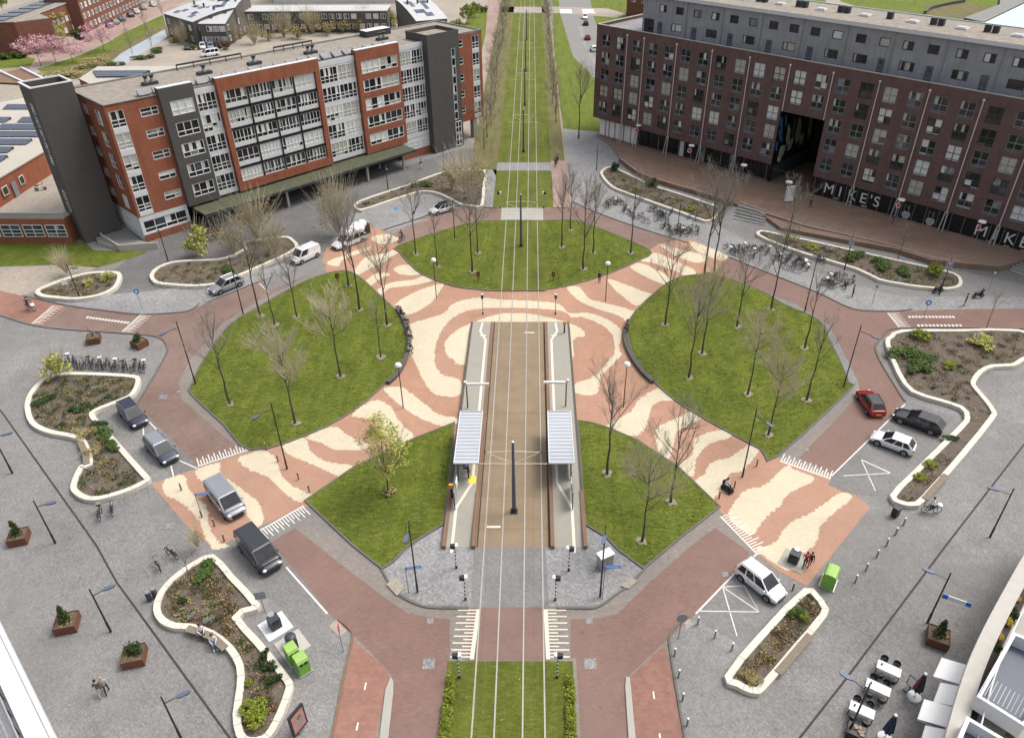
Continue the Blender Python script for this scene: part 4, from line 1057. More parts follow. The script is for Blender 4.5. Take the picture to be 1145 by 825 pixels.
def merged(name, par, hs, kind='stuff'):
    objs = [rwin(h, None, 'tmp') for h in hs]
    mb = MB()
    for o in objs:
        b = len(mb.v); mb.v += [tuple(v.co) for v in o.data.vertices]; ms = [m.name for m in o.data.materials]
        for p in o.data.polygons: mb.face([b + i for i in p.vertices], ms[p.material_index])
        me = o.data; bpy.data.objects.remove(o); bpy.data.meshes.remove(me)
    return mb.build(name, par, kind=kind)
merged('window_rows', RB, vis[100:] + far)
# downpipes that turn into twin posts at street level
for x in [7.45, 11.3] + [18.45 + 7.27 * k for k in range(11)]:
    if x > LEN - 1: continue
    mb = MB(); zb = 12.7 if 39 < x < 48.5 and 40 < x < 47.6 else 3.55
    if 39.9 < x < 48: zb = 12.75
    mb.tube((x, -.14, zb), (x, -.14, 19.9), .085, .085, 'pipe_pink', 8); mb.ball((x, -.16, 19.95), .2, 'pipe_pink', 8, 5); dp = mb.build('downpipe', RB)
    if zb < 10:
        for s in (-1, 1): mb = MB(); mb.tube((x + s * .35, -.75 + 0, 0), (x + s * .16, -.15, 3.7), .11, .11, 'galvanised', 8); mb.build('post', RB)
# passage: painted side walls, dark ceiling
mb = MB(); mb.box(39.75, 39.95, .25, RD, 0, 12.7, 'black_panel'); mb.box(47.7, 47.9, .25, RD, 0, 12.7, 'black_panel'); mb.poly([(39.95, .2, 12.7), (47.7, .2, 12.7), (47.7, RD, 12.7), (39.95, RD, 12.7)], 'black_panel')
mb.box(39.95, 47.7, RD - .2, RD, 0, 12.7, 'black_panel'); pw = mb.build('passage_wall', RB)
r = random.Random(5); mb = MB()
def blob(y, z, ry, rz, mat, tilt=0):
    P = []
    for k in range(14):
        a = 6.283 * k / 14; q = r.uniform(.6, 1.15); yy, zz = math.cos(a) * ry * q, math.sin(a) * rz * q
        P.append((39.962 + r.uniform(0, .01) * 0 + blob.d, y + yy * math.cos(tilt) - zz * math.sin(tilt), z + yy * math.sin(tilt) + zz * math.cos(tilt)))
    blob.d += .003; mb.poly(P, mat)
blob.d = 0
for y, z, a, b, m, t in ((1.0, 10.5, .6, 1.6, 'mural_blue', .5), (1.7, 8.2, .7, 1.9, 'mural_blue', .5), (.9, 6.6, .4, 1.2, 'sign_blue', .3), (2.6, 10.6, .35, 1.4, 'cloth_blue', .4), (3.2, 5.0, 1.0, 1.8, 'mural_pale', -.4), (4.6, 7.4, .8, 2.4, 'mural_pale', .3), (6.2, 8.5, .7, 2.6, 'cloth_olive', .2), (6.0, 5.6, 1.0, 1.5, 'mural_pale', -.3), (8.2, 7.6, 1.0, 2.6, 'mural_pale', .2), (10.5, 8.4, .9, 2.4, 'cloth_olive', .1), (10.0, 5.5, .9, 1.3, 'mural_pale', 0), (12.5, 7.4, 1.0, 2.4, 'mural_pale', .2), (2.6, 3.9, .5, .7, 'curtain_white', .5)):
    blob(y, z, a, b, m, t)
mb.build('mural', pw)
mb = MB()
for k in range(3): mb.box(47.6, 47.69, .6 + .5 * k, .9 + .5 * k, 9.5 - 2.5 * k, 11 - 2.6 * k, ('cloth_white', 'mural_blue', 'mural_pale')[k])
mb.build('mural', pw)
for k in range(8): 
    mb = MB(); y = 1 + 1.7 * k; mb.box(39.97, 40.05, y, y + 1.5, .1, 3.2, 'window_frame_dark'); mb.build('shop_window', pw)
# street level glazing
mb = MB(); mb.box(1.2, 10.6, .9, 1.0, .15, 3.5, 'white_plastic')
for x in (2.6, 3.5, 5.0, 7.2, 9.0): mb.box(x, x + .22, .84, .9, .15, 3.5, 'steel_grey')
mb.build('white_hoarding', RB)
mb = MB(); mb.box(10.7, 39.8, 1.4, 1.5, 0, 3.55, 'glass_dark')
for k in range(19):
    x = 10.8 + 1.55 * k; mb.box(x, x + .1, 1.3, 1.4, 0, 3.5, 'window_frame_dark' if k % 3 else 'steel_grey')
    if k in (6, 9, 13): mb.box(x + .3, x + 1.2, 1.36, 1.395, .2, 3.0, 'glass_pale' if k != 6 else 'curtain_white')
mb.build('shop_front', RB)
mb = MB(); mb.box(48.1, LEN, .32, .5, .1, 3.45, 'black_panel')
x = 48.1
while x < LEN: mb.box(x, x + .06, .26, .32, .1, 3.45, 'steel_grey'); x += 1.83
sf = mb.build('sign_band', RB)
def lettering(txt, u, z, size, y, parent, mat='cloth_white', bold=.02, name='lettering', rot=(R(90), 0, 0), spacing=1.0):
    cu = bpy.data.curves.new(name, 'FONT'); cu.body = txt; cu.size = size; cu.offset = bold; cu.extrude = .015; cu.space_character = spacing
    o = bpy.data.objects.new(name + '_font', cu); C.objects.link(o)
    bpy.context.view_layer.update()
    me = bpy.data.meshes.new_from_object(o.evaluated_get(bpy.context.evaluated_depsgraph_get()))
    bpy.data.objects.remove(o); bpy.data.curves.remove(cu)
    me.materials.clear(); me.materials.append(MATS[mat])
    q = bpy.data.objects.new(name, me); C.objects.link(q); q.parent = parent; q.location = (u, y, z); q.rotation_euler = rot
    return q
for u0 in (49.9, 73.6):
    for k, ch in enumerate("MIKE'S"):
        du = (0, 2.55, 4.1, 6.15, 7.75, 8.4)[k]
        lettering(ch, u0 + du, 1.35, 2.35, .22, sf, 'cloth_white', .0)
    for k, wd in enumerate(('JUST', 'FOR', 'NEW')): lettering(wd, u0 + 2.1 + 2.3 * k, .75, .42, .22, sf, 'cloth_white', .0)
for u0 in (62.9, 66.6):   # stacked emblem with bars of small text under it
    lettering('M', u0 + .15, 2.15, 1.25, .22, sf, 'cloth_grey', .0); lettering('M', u0 + .22, 2.25, 1.0, .21, sf, 'black_panel', .0)
    mb = MB()
    for k in range(5): w = (1.0, 1.25, 1.3, 1.1, .7)[k]; mb.box(u0 + .75 - w / 2, u0 + .75 + w / 2, .28, .315, 1.75 - .24 * k, 1.87 - .24 * k, 'cloth_white')
    mb.build('small_print', sf)
# penthouse, set back 2 m
PY = 2.0; bays = [9.0, 18.45, 25.7, 33.0, 40.2, 47.55, 54.6, 62.1, 69.4, 76.7, 84.0, 91.3]
ph = []; pd = []
for i, b in enumerate(bays):
    if i == 0: b = 11.2
    for d in (1.3, 4.9): ph.append((b + d, b + d + 1.6, 24.25, 25.5))
    if i >= 5: ph.append((b + 1.5, b + 3.7, 21.45, 22.75)); pd.append((b + 5.35, b + 6.45, 20.45, 22.65))
    else: ph.append((b + 4.2, b + 6.4, 21.45, 22.75)); pd.append((b + 1.2, b + 2.3, 20.45, 22.65))
ph.append((9.4, 11.6, 20.6, 22.9)) 
mb = MB(); wall_holes(mb, 9.0, LEN, 20.41, 26.7, PY, [h for h in ph + pd if h[1] < LEN - .2], 'grey_cladding', .15)
mb.poly([(9.0, PY, 20.41), (9.0, RD - 1, 20.41), (9.0, RD - 1, 26.7), (9.0, PY, 26.7)], 'grey_cladding'); mb.poly([(9.0, RD - 1, 20.41), (LEN, RD - 1, 20.41), (LEN, RD - 1, 26.7), (9.0, RD - 1, 26.7)], 'grey_cladding')
for b in bays[1:]: mb.box(b - .05, b + .05, PY - .1, PY - .002, 20.41, 26.4, 'steel_grey')
pt = mb.build('penthouse_wall', RB)
for h in ph:
    if h[1] < LEN - .2: window('penthouse_window', RB, h[0], h[2], h[1] - h[0], h[3] - h[2], PY + .08, (0, 1) if h[2] > 24 else (0, .35, 1), (0, 1), 'window_frame_dark', .11, light=.2)
for h in pd:
    if h[1] < LEN - .2: mb = MB(); mb.box(h[0], h[1], PY + .05, PY + .12, h[2], h[3], 'mast_grey'); mb.box(h[0] + .3, h[1] - .3, PY + .03, PY + .05, h[3] - .8, h[3] - .3, 'glass_blue'); mb.build('penthouse_door', RB)
mb = MB(); mb.box(8.7, LEN, PY - .45, PY - .05, 26.55, 27.0, 'white_panel'); mb.box(8.7, LEN, PY - .05, RD - .8, 26.6, 26.94, 'white_panel', 'gravel_roof'); mb.box(8.7, LEN, RD - .8, RD - .6, 26.6, 27.1, 'sea_green_roof')
mb.box(8.7, LEN, PY - .4, PY - .1, 27.0, 27.03, 'roof_box')
pr = mb.build('penthouse_roof', RB)
for i, b in enumerate(bays):
    mb = MB(); x = b + 3.2
    for d in ((-.55, .55) if i % 5 else (0,)): mb.box(x + d - .4, x + d + .4, 8, 8.8, 26.94, 27.9, 'roof_box')
    mb.build('roof_vent', pr)
    mb = MB(); x = b + 6.9; mb.prism([(x - .8, 7.2), (x + .8, 7.2), (x + .8, 8.6), (x - .8, 8.6)], 26.94, 27.2, 'white_panel'); mb.prism([(x - .6, 7.35), (x + .6, 7.35), (x + .6, 8.4), (x - .6, 8.4)], 27.2, 27.3, 'white_roof'); mb.build('skylight', pr)
mb = MB()
for k in range(60):
    x = 9.2 + 1.48 * k
    if x < LEN: mb.tube((x, .32, TOPZ), (x, .32, TOPZ + .5), .02, .02, 'steel_grey', 4)
mb.tube((9, .32, TOPZ + .5), (LEN, .32, TOPZ + .5), .02, .02, 'steel_grey', 4); mb.build('terrace_railing', RB)

# raised terrace before the shops, its low walls, rails and steps
def U(p): d = Vector((p[0] - 12.4, p[1] - 154.6)); return d.x * .72 - d.y * .694
TER = [(664, 152), (683, 163), (694, 180), (715, 196), (745, 207), (786, 219), (820, 230), (848, 240), (872, 258), (932, 270), (1000, 283), (1040, 296), (1075, 300), (1115, 304), (1145, 296), (1300, 320), (1300, 250), (1145, 240), (1000, 200), (860, 160), (800, 150), (700, 130)]
P = ccw(GP(TER)); mb = MB(); n = len(P)
zt = lambda p: max(.03, .0105 * U(p))
mb.poly([(p.x, p.y, zt(p)) for p in P], 'brown_brick')
for i in range(n):
    a, b = P[i], P[(i + 1) % n]; mb.poly([(a.x, a.y, 0), (b.x, b.y, 0), (b.x, b.y, zt(b)), (a.x, a.y, zt(a))], 'brown_brick')
mb.build('terrace', kind='structure')
def rampwall(px, label, h=.75):
    mb = MB(); P = smooth_open(GP(px), 4); ribbon(mb, P, .35, 0, 'brown_brick', h); t = mb.build('terrace_wall', label=label, cat='wall')
    mb = MB(); ribbon(mb, P, .1, h, 'pale_kerb', .04)
    for k in range(0, len(P), 2): mb.tube((P[k].x, P[k].y, h), (P[k].x, P[k].y, h + .9), .025, .025, 'steel_grey', 4)
    mb.path([(p.x, p.y, h + .9) for p in P], .03, 'steel_grey', 5); mb.build('handrail', t)
rampwall([(693, 181), (715, 197), (745, 208), (786, 220), (818, 231)], 'brown brick ramp wall with rail behind the bikes near the street corner')
rampwall([(856, 243), (900, 257), (940, 266), (1000, 280), (1034, 291), (1073, 298)], 'brown brick ramp wall with pale rail in front of the black shop fronts')
ST = thing('outdoor_steps', 'flight of wide grey steps down from the brown terrace to the bikes', 'steps', (0, 0, 0))
for k in range(6):
    a, b = Vector(G(826, 229)).lerp(G(819, 247), k / 6), Vector(G(857, 239)).lerp(G(856, 254), k / 6); d = Vector((G(819, 247) - G(826, 229))).normalized() * .42
    mb = MB(); mb.prism(ccw([a, b, b + d, a + d]), 0, .6 - .09 * k, 'concrete_slab', 'pale_paving'); mb.build('step', ST)
ST = thing('outdoor_steps', 'flight of grey steps at the right edge below the black shop front', 'steps', (0, 0, 0))
for k in range(6):
    a, b = Vector(G(1138, 290)).lerp(G(1128, 304), k / 6), Vector(G(1190, 310)).lerp(G(1180, 324), k / 6); d = Vector((G(1128, 304) - G(1138, 290))).normalized() * .4
    mb = MB(); mb.prism(ccw([a, b, b + d, a + d]), 0, .75 - .11 * k, 'concrete_slab', 'pale_paving'); mb.build('step', ST)

# ===== corner buildings that cut into the foot of the picture
BL = thing('white_terrace_building', 'white roof terrace edge with rails of a building in the lower left corner', 'building', (0, 0, 0))
a, b = G(-20, 655, 12), G(100, 900, 12); d = (b - a).normalized(); nn = Vector((d.y, -d.x, 0)); nn = nn if nn.x < 0 else -nn
def strp(mb, o0, o1, z0, z1, mat, top=None): mb.prism(ccw([a + nn * o0, b + nn * o0, b + nn * o1, a + nn * o1]), z0, z1, mat, top)
mb = MB(); strp(mb, 1.7, 9, 0, 11.0, 'white_panel', 'concrete_slab'); mb.build('wall', BL)
mb = MB(); strp(mb, 0, .22, 11.3, 12.05, 'white_panel'); strp(mb, .22, 1.15, 11.4, 11.95, 'white_concrete', 'white_panel'); mb.build('parapet', BL)
mb = MB()
for o_, z in ((1.35, 12.3), (1.75, 12.0), (2.2, 12.2), (2.5, 11.8)): mb.tube(a + nn * o_ + Vector((0, 0, z - 12)), b + nn * o_ + Vector((0, 0, z - 12)), .05, .05, 'galvanised', 6)
for k in range(14):
    q = a.lerp(b, k / 13); mb.tube(q + nn * 1.35 + Vector((0, 0, -1)), q + nn * 1.35 + Vector((0, 0, .3)), .03, .03, 'dark_steel', 5); mb.tube(q + nn * 2.2 + Vector((0, 0, -1)), q + nn * 2.2 + Vector((0, 0, .2)), .03, .03, 'dark_steel', 5)
mb.build('railing', BL)
mb = MB(); strp(mb, 1.15, 2.6, 11.0, 11.1, 'steel_grey', 'galvanised'); strp(mb, 2.6, 3.0, 11.0, 11.5, 'orange_brick'); strp(mb, 3.0, 4.5, 11.0, 11.6, 'white_panel'); mb.build('ledge', BL)

BR = thing('curved_terrace_building', 'curved pale coping and balconies of a building in the lower right corner', 'building', (0, 0, 0))
cur = smooth_open(GP([(1200, 560), (1160, 612), (1132, 660), (1108, 706), (1091, 745), (1078, 785), (1066, 830), (1050, 900)], 6), 5)
def side(pts, o):
    out = []
    for i, p in enumerate(pts):
        d = (Vector(pts[min(i + 1, len(pts) - 1)]) - Vector(pts[max(i - 1, 0)])).normalized(); nn = Vector((-d.y, d.x, 0)); out.append(Vector(p) + nn * o)
    return out
inw = 1 if side(cur, 1)[4].x > cur[4].x else -1
def curvestrip(mb, o0, o1, z0, z1, mat, top=None):
    A, B = side(cur, inw * o0), side(cur, inw * o1)
    for i in range(len(A) - 1): mb.prism(ccw([A[i], A[i + 1], B[i + 1], B[i]]), z0, z1, mat, top)
mb = MB(); curvestrip(mb, .35, 12, 0, 5.2, 'white_concrete', 'concrete_slab'); mb.build('wall', BR)
mb = MB(); curvestrip(mb, -.45, .5, 5.2, 6.0, 'white_concrete', 'pale_kerb'); mb.build('coping', BR)
mb = MB(); curvestrip(mb, .5, .95, 5.2, 5.35, 'dark_groove', 'dark_groove'); mb.build('gutter', BR)
mb = MB(); mb.path([(p.x, p.y, 6.5) for p in side(cur, inw * 1.05)], .05, 'white_panel', 6)
for k, p in enumerate(side(cur, inw * 1.05)):
    if k % 3 == 0: mb.tube((p.x, p.y, 5.2), (p.x, p.y, 6.5), .03, .03, 'white_panel', 5)
mb.build('railing', BR)
r = random.Random(9)
def balcony(px, z, label_):
    P = ccw(GP(px, z)); mb = MB(); mb.prism(P, z - 1.2, z - 1.0, 'white_panel', 'mast_grey')
    ip = offset_in(P, .22)
    for i in range(len(P)):
        j = (i + 1) % len(P); mb.prism(ccw([P[i], P[j], ip[j], ip[i]]), z - 1.0, z, 'white_panel')
    return mb.build('balcony', BR)
b1 = balcony([(1133, 706), (1092, 778), (1146, 812), (1200, 735)], 7.2, '')
mb = MB(); q = [G(1106, 756, 7.4), G(1096, 775, 7.4), G(1150, 808, 7.4), G(1160, 788, 7.4)]
for k in range(12): t = k / 11; mb.tube(q[0].lerp(q[3], t), q[1].lerp(q[2], t), .03, .03, 'steel_grey', 4)
mb.build('slatted_roof', b1)
b2 = balcony([(1081, 800), (1060, 850), (1110, 880), (1125, 826)], 7.2, '')
# shop front below with awnings
for k in range(5):
    A = side(cur, inw * .1); B = side(cur, -inw * 1.75); i0 = 17 + 3 * k
    if i0 + 3 >= len(A): break
    i1 = i0 + 3; f = 1.0 if k % 2 == 0 else .72
    a_, b_ = A[i0], A[i1]; c_, d_ = A[i1].lerp(B[i1], f), A[i0].lerp(B[i0], f); sh = (b_ - a_) * .04
    t = thing('awning', ('white folding awning over the café front, farthest of the row', 'short white awning over the café front next to the farthest one', 'white awning in the middle of the row over the café front', 'short white awning second from the bottom edge over the café front', 'white awning at the bottom edge over the café front')[k], 'awning', (0, 0, 0), 0, 'white awnings over the café front')
    mb = MB(); T = [a_ + sh, b_ - sh, c_ - sh, d_ + sh]; zz = [3.9, 3.9, 3.15, 3.15]
    mb.poly([(p.x, p.y, z) for p, z in zip(T, zz)], 'awning_cloth'); mb.poly([(p.x, p.y, z - .03) for p, z in reversed(list(zip(T, zz)))], 'awning_cloth')
    mb.poly([(T[3].x, T[3].y, 3.15), (T[2].x, T[2].y, 3.15), (T[2].x, T[2].y, 2.9), (T[3].x, T[3].y, 2.9)], 'awning_cloth'); mb.build('cloth', t)
    mb = MB(); mb.tube((T[3].x, T[3].y, 3.14), (T[2].x, T[2].y, 3.14), .04, .04, 'white_panel', 6)
    for p, q_ in ((T[0], T[3]), (T[1], T[2])): mb.tube((p.x, p.y, 3.3), (q_.x, q_.y, 3.1), .025, .025, 'white_panel', 5)
    mb.tube((T[0].x, T[0].y, 3.95), (T[1].x, T[1].y, 3.95), .08, .08, 'white_panel', 8); mb.build('arms', t)
# ------------------------------------------------------------------ trees
def grow(mb_t, mb_c, r, h, spread, n_limb, twig='twig', lean=0.0, fork=.36, dens=1.0, up=1.0, levels=3):
    """trunk and main limbs into mb_t, the finer branches into mb_c"""
    def branch(p, d, l, rad, lev):
        n = 4 if lev < 2 else 3; pts = [p]; dd = d.copy(); rr = [rad]
        for k in range(n):
            dd = (dd + Vector((r.uniform(-1, 1), r.uniform(-1, 1), r.uniform(-.35, 1.0) * up)) * (.17 if lev < 2 else .28)).normalized()
            pts.append(pts[-1] + dd * l / n); rr.append(rad * (1 - .72 * (k + 1) / n) + .003)
        big = lev == 0
        (mb_t if big else mb_c).path(pts, rr, 'limb' if lev == 0 else twig, 5 if big else 3)
        if lev >= levels: return
        kids = max(1, int((5, 5, 4, 0)[lev] * dens + r.random()))
        for k in range(kids):
            t = r.uniform(.2, 1.0); i = min(n - 1, int(t * n)); q = pts[i].lerp(pts[i + 1], min(1, t * n - i))
            a = r.uniform(0, 6.28); sd = Vector((math.cos(a), math.sin(a), r.uniform(.0, .9)))
            nd = (dd * .95 + sd * .62).normalized()
            branch(q, nd, l * r.uniform(.42, .66), max(.0048, rad * .4 * (1.15 - .5 * t)), lev + 1)
    top = h * fork; tr = .0085 * h + .02
    pts = [Vector((0, 0, 0))]; N_ = 7
    for k in range(1, N_ + 1):
        pts.append(Vector((lean * k / N_ * h * .5 + r.uniform(-.07, .07), r.uniform(-.07, .07), top + (h * .86 - top) * (k - 3) / (N_ - 3) if k > 3 else top * k / 3)))
    rad = [tr * 1.3] + [tr * (1 - .125 * k) for k in range(1, N_ + 1)]; rad[-1] = .012
    mb_t.path(pts, rad, 'bark', 7)
    for k in range(n_limb):
        t = r.uniform(2.6, 6.2); i = int(t); q = pts[i].lerp(pts[i + 1], t - i)
        a = 2.4 * k + r.uniform(-.4, .4); el = r.uniform(.45, 1.1)
        d = Vector((math.cos(a) * spread, math.sin(a) * spread, el * 1.25)).normalized()
        branch(q, d, h * r.uniform(.24, .4) * (1.3 - .11 * t), tr * .42, 0)
    branch(pts[-2], Vector((0, 0, 1)), h * .2, .025, 1)
def bare_tree(seed, h, **k):
    r = random.Random(seed); a, b = MB(), MB(); grow(a, b, r, h, **k)
    t = thing('bare_tree', 'x', 'tree', (0, 0, -200), 0)
    a.build('trunk', t, True, 60); b.build('crown', t)
    return t
TV = [bare_tree(1, 11, spread=.72, n_limb=8, fork=.36), bare_tree(2, 11.5, spread=.6, n_limb=8, fork=.38), bare_tree(3, 10, spread=.95, n_limb=11, fork=.32, twig='pale_twig', dens=1.25),
      bare_tree(4, 12, spread=.5, n_limb=7, fork=.4), bare_tree(5, 9.5, spread=.9, n_limb=10, twig='pale_twig', dens=1.25), bare_tree(6, 7.5, spread=.42, n_limb=5, fork=.35, dens=.7)]
def ring(mb, r, rr, m): pass
TREES = [  # pixel of the foot, variant, height factor, label
 ((257, 451), 1, .95, 'nw', 'bare tree at the left tip of the left-hand round lawn'), ((330, 473), 2, 1.08, 'nw', 'bushy pale bare tree nearest the camera on the left-hand round lawn'),
 ((381, 421), 4, 1.05, 'nw', 'wide pale bare tree in the middle of the left-hand round lawn'), ((426, 399), 5, .95, 'nw', 'thin small bare tree by the curved bench on the left-hand lawn'),
 ((433, 363), 0, 1.1, 'nw', 'tall spreading bare tree beside the curved bench of the left-hand lawn'), ((402, 346), 3, 1.12, 'nw', 'tall dark bare tree near the top of the left-hand lawn'),
 ((390, 320), 1, 1.08, 'nw', 'bare tree right at the top tip of the left-hand lawn'), ((332, 354), 0, .85, 'nw', 'bare tree by the road on the left-hand lawn, across from the white van'),
 ((291, 353), 3, .98, 'nw', 'bare tree by the road on the left-hand lawn, across from the silver car'), ((307, 363), 5, 1.1, 'nw', 'slim bare tree between two others at the road side of the left-hand lawn'),
 ((744, 363), 0, 1.05, 'ne', 'forked bare tree at the left edge of the right-hand round lawn'), ((787, 313), 3, 1.2, 'ne', 'tall bare tree at the top of the right-hand lawn, left of a close pair'),
 ((796, 315), 1, 1.25, 'ne', 'tall bare tree at the top of the right-hand lawn, right of a close pair'), ((770, 422), 1, .95, 'ne', 'bare tree nearest the mosaic in the right-hand round lawn'),
 ((785, 395), 2, 1.1, 'ne', 'dense pale bare tree in the middle of the right-hand round lawn'), ((824, 365), 0, .95, 'ne', 'dark bare tree before the bikes on the right-hand lawn'),
 ((836, 441), 4, .98, 'ne', 'pale bare tree in the lower middle of the right-hand lawn'), ((859, 486), 2, .95, 'ne', 'pale bare tree at the lowest corner of the right-hand lawn'),
 ((902, 447), 5, 1.3, 'ne', 'slim bare tree near the red car side of the right-hand lawn'), ((862, 346), 1, 1.0, 'ne', 'bare tree at the upper road edge of the right-hand lawn'),
 ((900, 389), 5, 1.25, 'ne', 'slim bare tree at the right-hand edge of the right-hand lawn'),
 ((465, 284), 3, .85, 'n', 'leftmost bare tree of the far lawn'), ((489, 298), 5, 1.1, 'n', 'slim bare tree behind the white globe lamp of the far lawn'),
 ((528, 304), 0, 1.1, 'n', 'broad bare tree on the far lawn beside the left-hand track'), ((534, 283), 3, .8, 'n', 'narrow bare tree on the far lawn just behind the broad one'),
 ((628, 276), 1, .95, 'n', 'bare tree on the far lawn nearest the right-hand track'), ((638, 257), 3, .75, 'n', 'bare tree at the top edge of the far lawn, right of the track'),
 ((652, 301), 0, 1.12, 'n', 'broad bare tree nearest the camera on the right part of the far lawn'), ((663, 283), 1, .95, 'n', 'bare tree just behind the broad one right of the track on the far lawn'),
 ((705, 283), 3, .95, 'n', 'bare tree at the right-hand tip of the far lawn'),
 ((679, 530), 1, 1.0, 'se', 'bare tree close beside the right-hand platform'), ((750, 561), 0, .98, 'se', 'bare tree in the right corner of the small lawn by the right-hand platform'), ((718, 605), 2, .98, 'se', 'dense pale bare tree in the lower corner of the small right-hand lawn'),
 ((647, 155), 3, 1.1, '', 'lone bare tree with a dark nest on the bright grass by the brick block'), ((879, 276), 1, .85, '', 'bare tree in the long planted strip below the black shop sign'),
 ((1003, 292), 5, .7, '', 'thin small tree in the planted strip before the black shop fronts'), ((1102, 368), 5, .65, '', 'thin young tree in the planted bed by the right edge'),
 ((215, 650), 5, .45, '', 'thin young tree in the planted bed with the seated people'),
]
disc = MB()
for p, v, s, lw, lab in TREES:
    q = G(*p, .1 if lw else .02)
    place(TV[v], q, rnd.uniform(0, 6.28), lab, 'bare young trees round the square', (s * 1.02, s * 1.02, s * 1.12))
    if lw:
        P = [(q.x + math.cos(a / 9 * 6.283) * rnd.uniform(.3, .7), q.y + math.sin(a / 9 * 6.283) * rnd.uniform(.3, .7)) for a in range(9)]
        P = [(a[0], a[1]) for a in smooth_closed([(x, y, 0) for x, y in P], 2)]
        disc.poly([(x, y, .135) for x, y in P], 'tree_pit')
disc.build('tree_pits', kind='structure')
# rows of trees along the tramway
AV = [bare_tree(21, 9, spread=.55, n_limb=8, fork=.2, twig='pale_twig', dens=1.0), bare_tree(22, 8.5, spread=.7, n_limb=9, fork=.22, twig='twig', dens=1.0)]
for k in range(27):
    y = 146 + 7 * k
    place(AV[k % 2], (-9.0 + rnd.uniform(-.6, .6), y, 0), rnd.uniform(0, 6), 'bare tree in the row along the left side of the far tramway', 'trees left of the tramway', rnd.uniform(.75, 1.15))
    if k > 1: place(AV[(k + 1) % 2], (5.0 + rnd.uniform(-.4, .4), y + 3, 0), rnd.uniform(0, 6), 'bare tree in the row along the right side of the far tramway', 'trees right of the tramway', rnd.uniform(.75, 1.0))
# leaves
def leaf_cloud(mb, blobs, n, size, r, mat, flat=.5):
    for _ in range(n):
        c, R3 = r.choice(blobs)
        while True:
            v = Vector((r.uniform(-1, 1), r.uniform(-1, 1), r.uniform(-1, 1)))
            if .25 < v.length < 1: break
        p = Vector((c[0] + v.x * R3[0], c[1] + v.y * R3[1], max(.02, c[2] + v.z * R3[2])))
        a = Vector((r.uniform(-1, 1), r.uniform(-1, 1), r.uniform(-flat, flat))).normalized(); b = a.orthogonal(); b.rotate(Matrix.Rotation(r.uniform(0, 6.28), 3, a))
        s = size * r.uniform(.6, 1.3)
        mb.poly([p - a * s, p + b * s * .6, p + a * s, p - b * s * .6], mat)
t = thing('leafing_tree', 'small tree in fresh yellow green leaf on the small lawn left of the platform', 'tree', G(435, 551, .1), .4)
r = random.Random(31); a, b = MB(), MB(); grow(a, b, r, 9.2, spread=.8, n_limb=11, fork=.22, dens=.9)
a.build('trunk', t, True, 60); cr = b.build('crown', t)
m = MB(); bl = []
for k in range(52):
    z = r.uniform(2.2, 9.0); rad = 2.6 * math.sin(min(1, (z - 1.4) / 3.2) * 1.5) * (1 - max(0, z - 4.5) / 5.6); aa = r.uniform(0, 6.28); q = rad * r.uniform(.25, 1)
    bl.append(((math.cos(aa) * q, math.sin(aa) * q, z), (.62, .62, .42)))
leaf_cloud(m, bl, 3100, .09, r, 'leaf_spring'); m.build('leaves', cr)
m = MB(); leaf_cloud(m, [((0, 0, .2), (.7, .7, .25))], 260, .09, r, 'leaf_straw'); m.build('grass_tuft', t)
# shrubs of several kinds
def shrub(seed, kind, n, size, rx, rz, lumps=7, stems=0):
    r = random.Random(seed); t = thing('shrub', 'x', 'shrub', (0, 0, -200)); m = MB(); bl = []
    for k in range(lumps):
        a = r.uniform(0, 6.28); q = rx * r.uniform(.1, .75); bl.append(((math.cos(a) * q, math.sin(a) * q, rz * r.uniform(.35, .85)), (rx * r.uniform(.25, .45), rx * r.uniform(.25, .45), rz * r.uniform(.2, .4))))
    leaf_cloud(m, bl, n, size, r, kind); m.build('foliage', t)
    s = MB()
    for k in range(max(6, stems)):
        a = r.uniform(0, 6.28); q = rx * r.uniform(.2, .8); top = Vector((math.cos(a) * q, math.sin(a) * q, rz * r.uniform(.6, 1.15)))
        s.path([(0, 0, 0), top * .5 + Vector((0, 0, .1)), top], [.025, .014, .006], 'pale_twig' if stems else 'twig', 3)
        if stems:
            for j in range(5):
                u = top + Vector((r.uniform(-.5, .5), r.uniform(-.5, .5), r.uniform(.1, .8))); s.path([top * .6, u], [.008, .003], 'pale_twig', 3)
    s.build('stems', t)
    return t
SH = dict(dark=shrub(1, 'leaf_dark', 900, .09, 1, 1), mid=shrub(2, 'leaf_mid', 900, .08, 1, 1), lime=shrub(3, 'leaf_lime', 800, .08, 1, 1), grey=shrub(4, 'leaf_grey', 600, .06, 1, 1), straw=shrub(5, 'leaf_straw', 500, .07, 1, 1),
          brush=shrub(6, 'leaf_straw', 420, .035, 1.1, 1.3, 9, 34), spring=shrub(7, 'leaf_spring', 600, .07, 1.0, 1.2, 9, 14), rust=shrub(8, 'leaf_rust', 600, .08, 1, 1), yellow=shrub(9, 'leaf_yellow', 600, .07, 1, 1))
NAMED = dict(dark='dark green', mid='mid green', lime='bright yellow green', grey='silver grey', straw='straw coloured', brush='twiggy bare', spring='freshly leafing', rust='rusty brown', yellow='golden yellow')
def put_shrub(kind, px, w, h, label, z=0.3):
    k = 1 if kind in ('brush', 'spring', 'straw', 'rust', 'yellow') else (.68 if kind == 'dark' else .82)
    return place(SH[kind], G(*px, z), rnd.uniform(0, 6.28), label, None, (w * k, w * k * rnd.uniform(.75, 1.1), h * k))

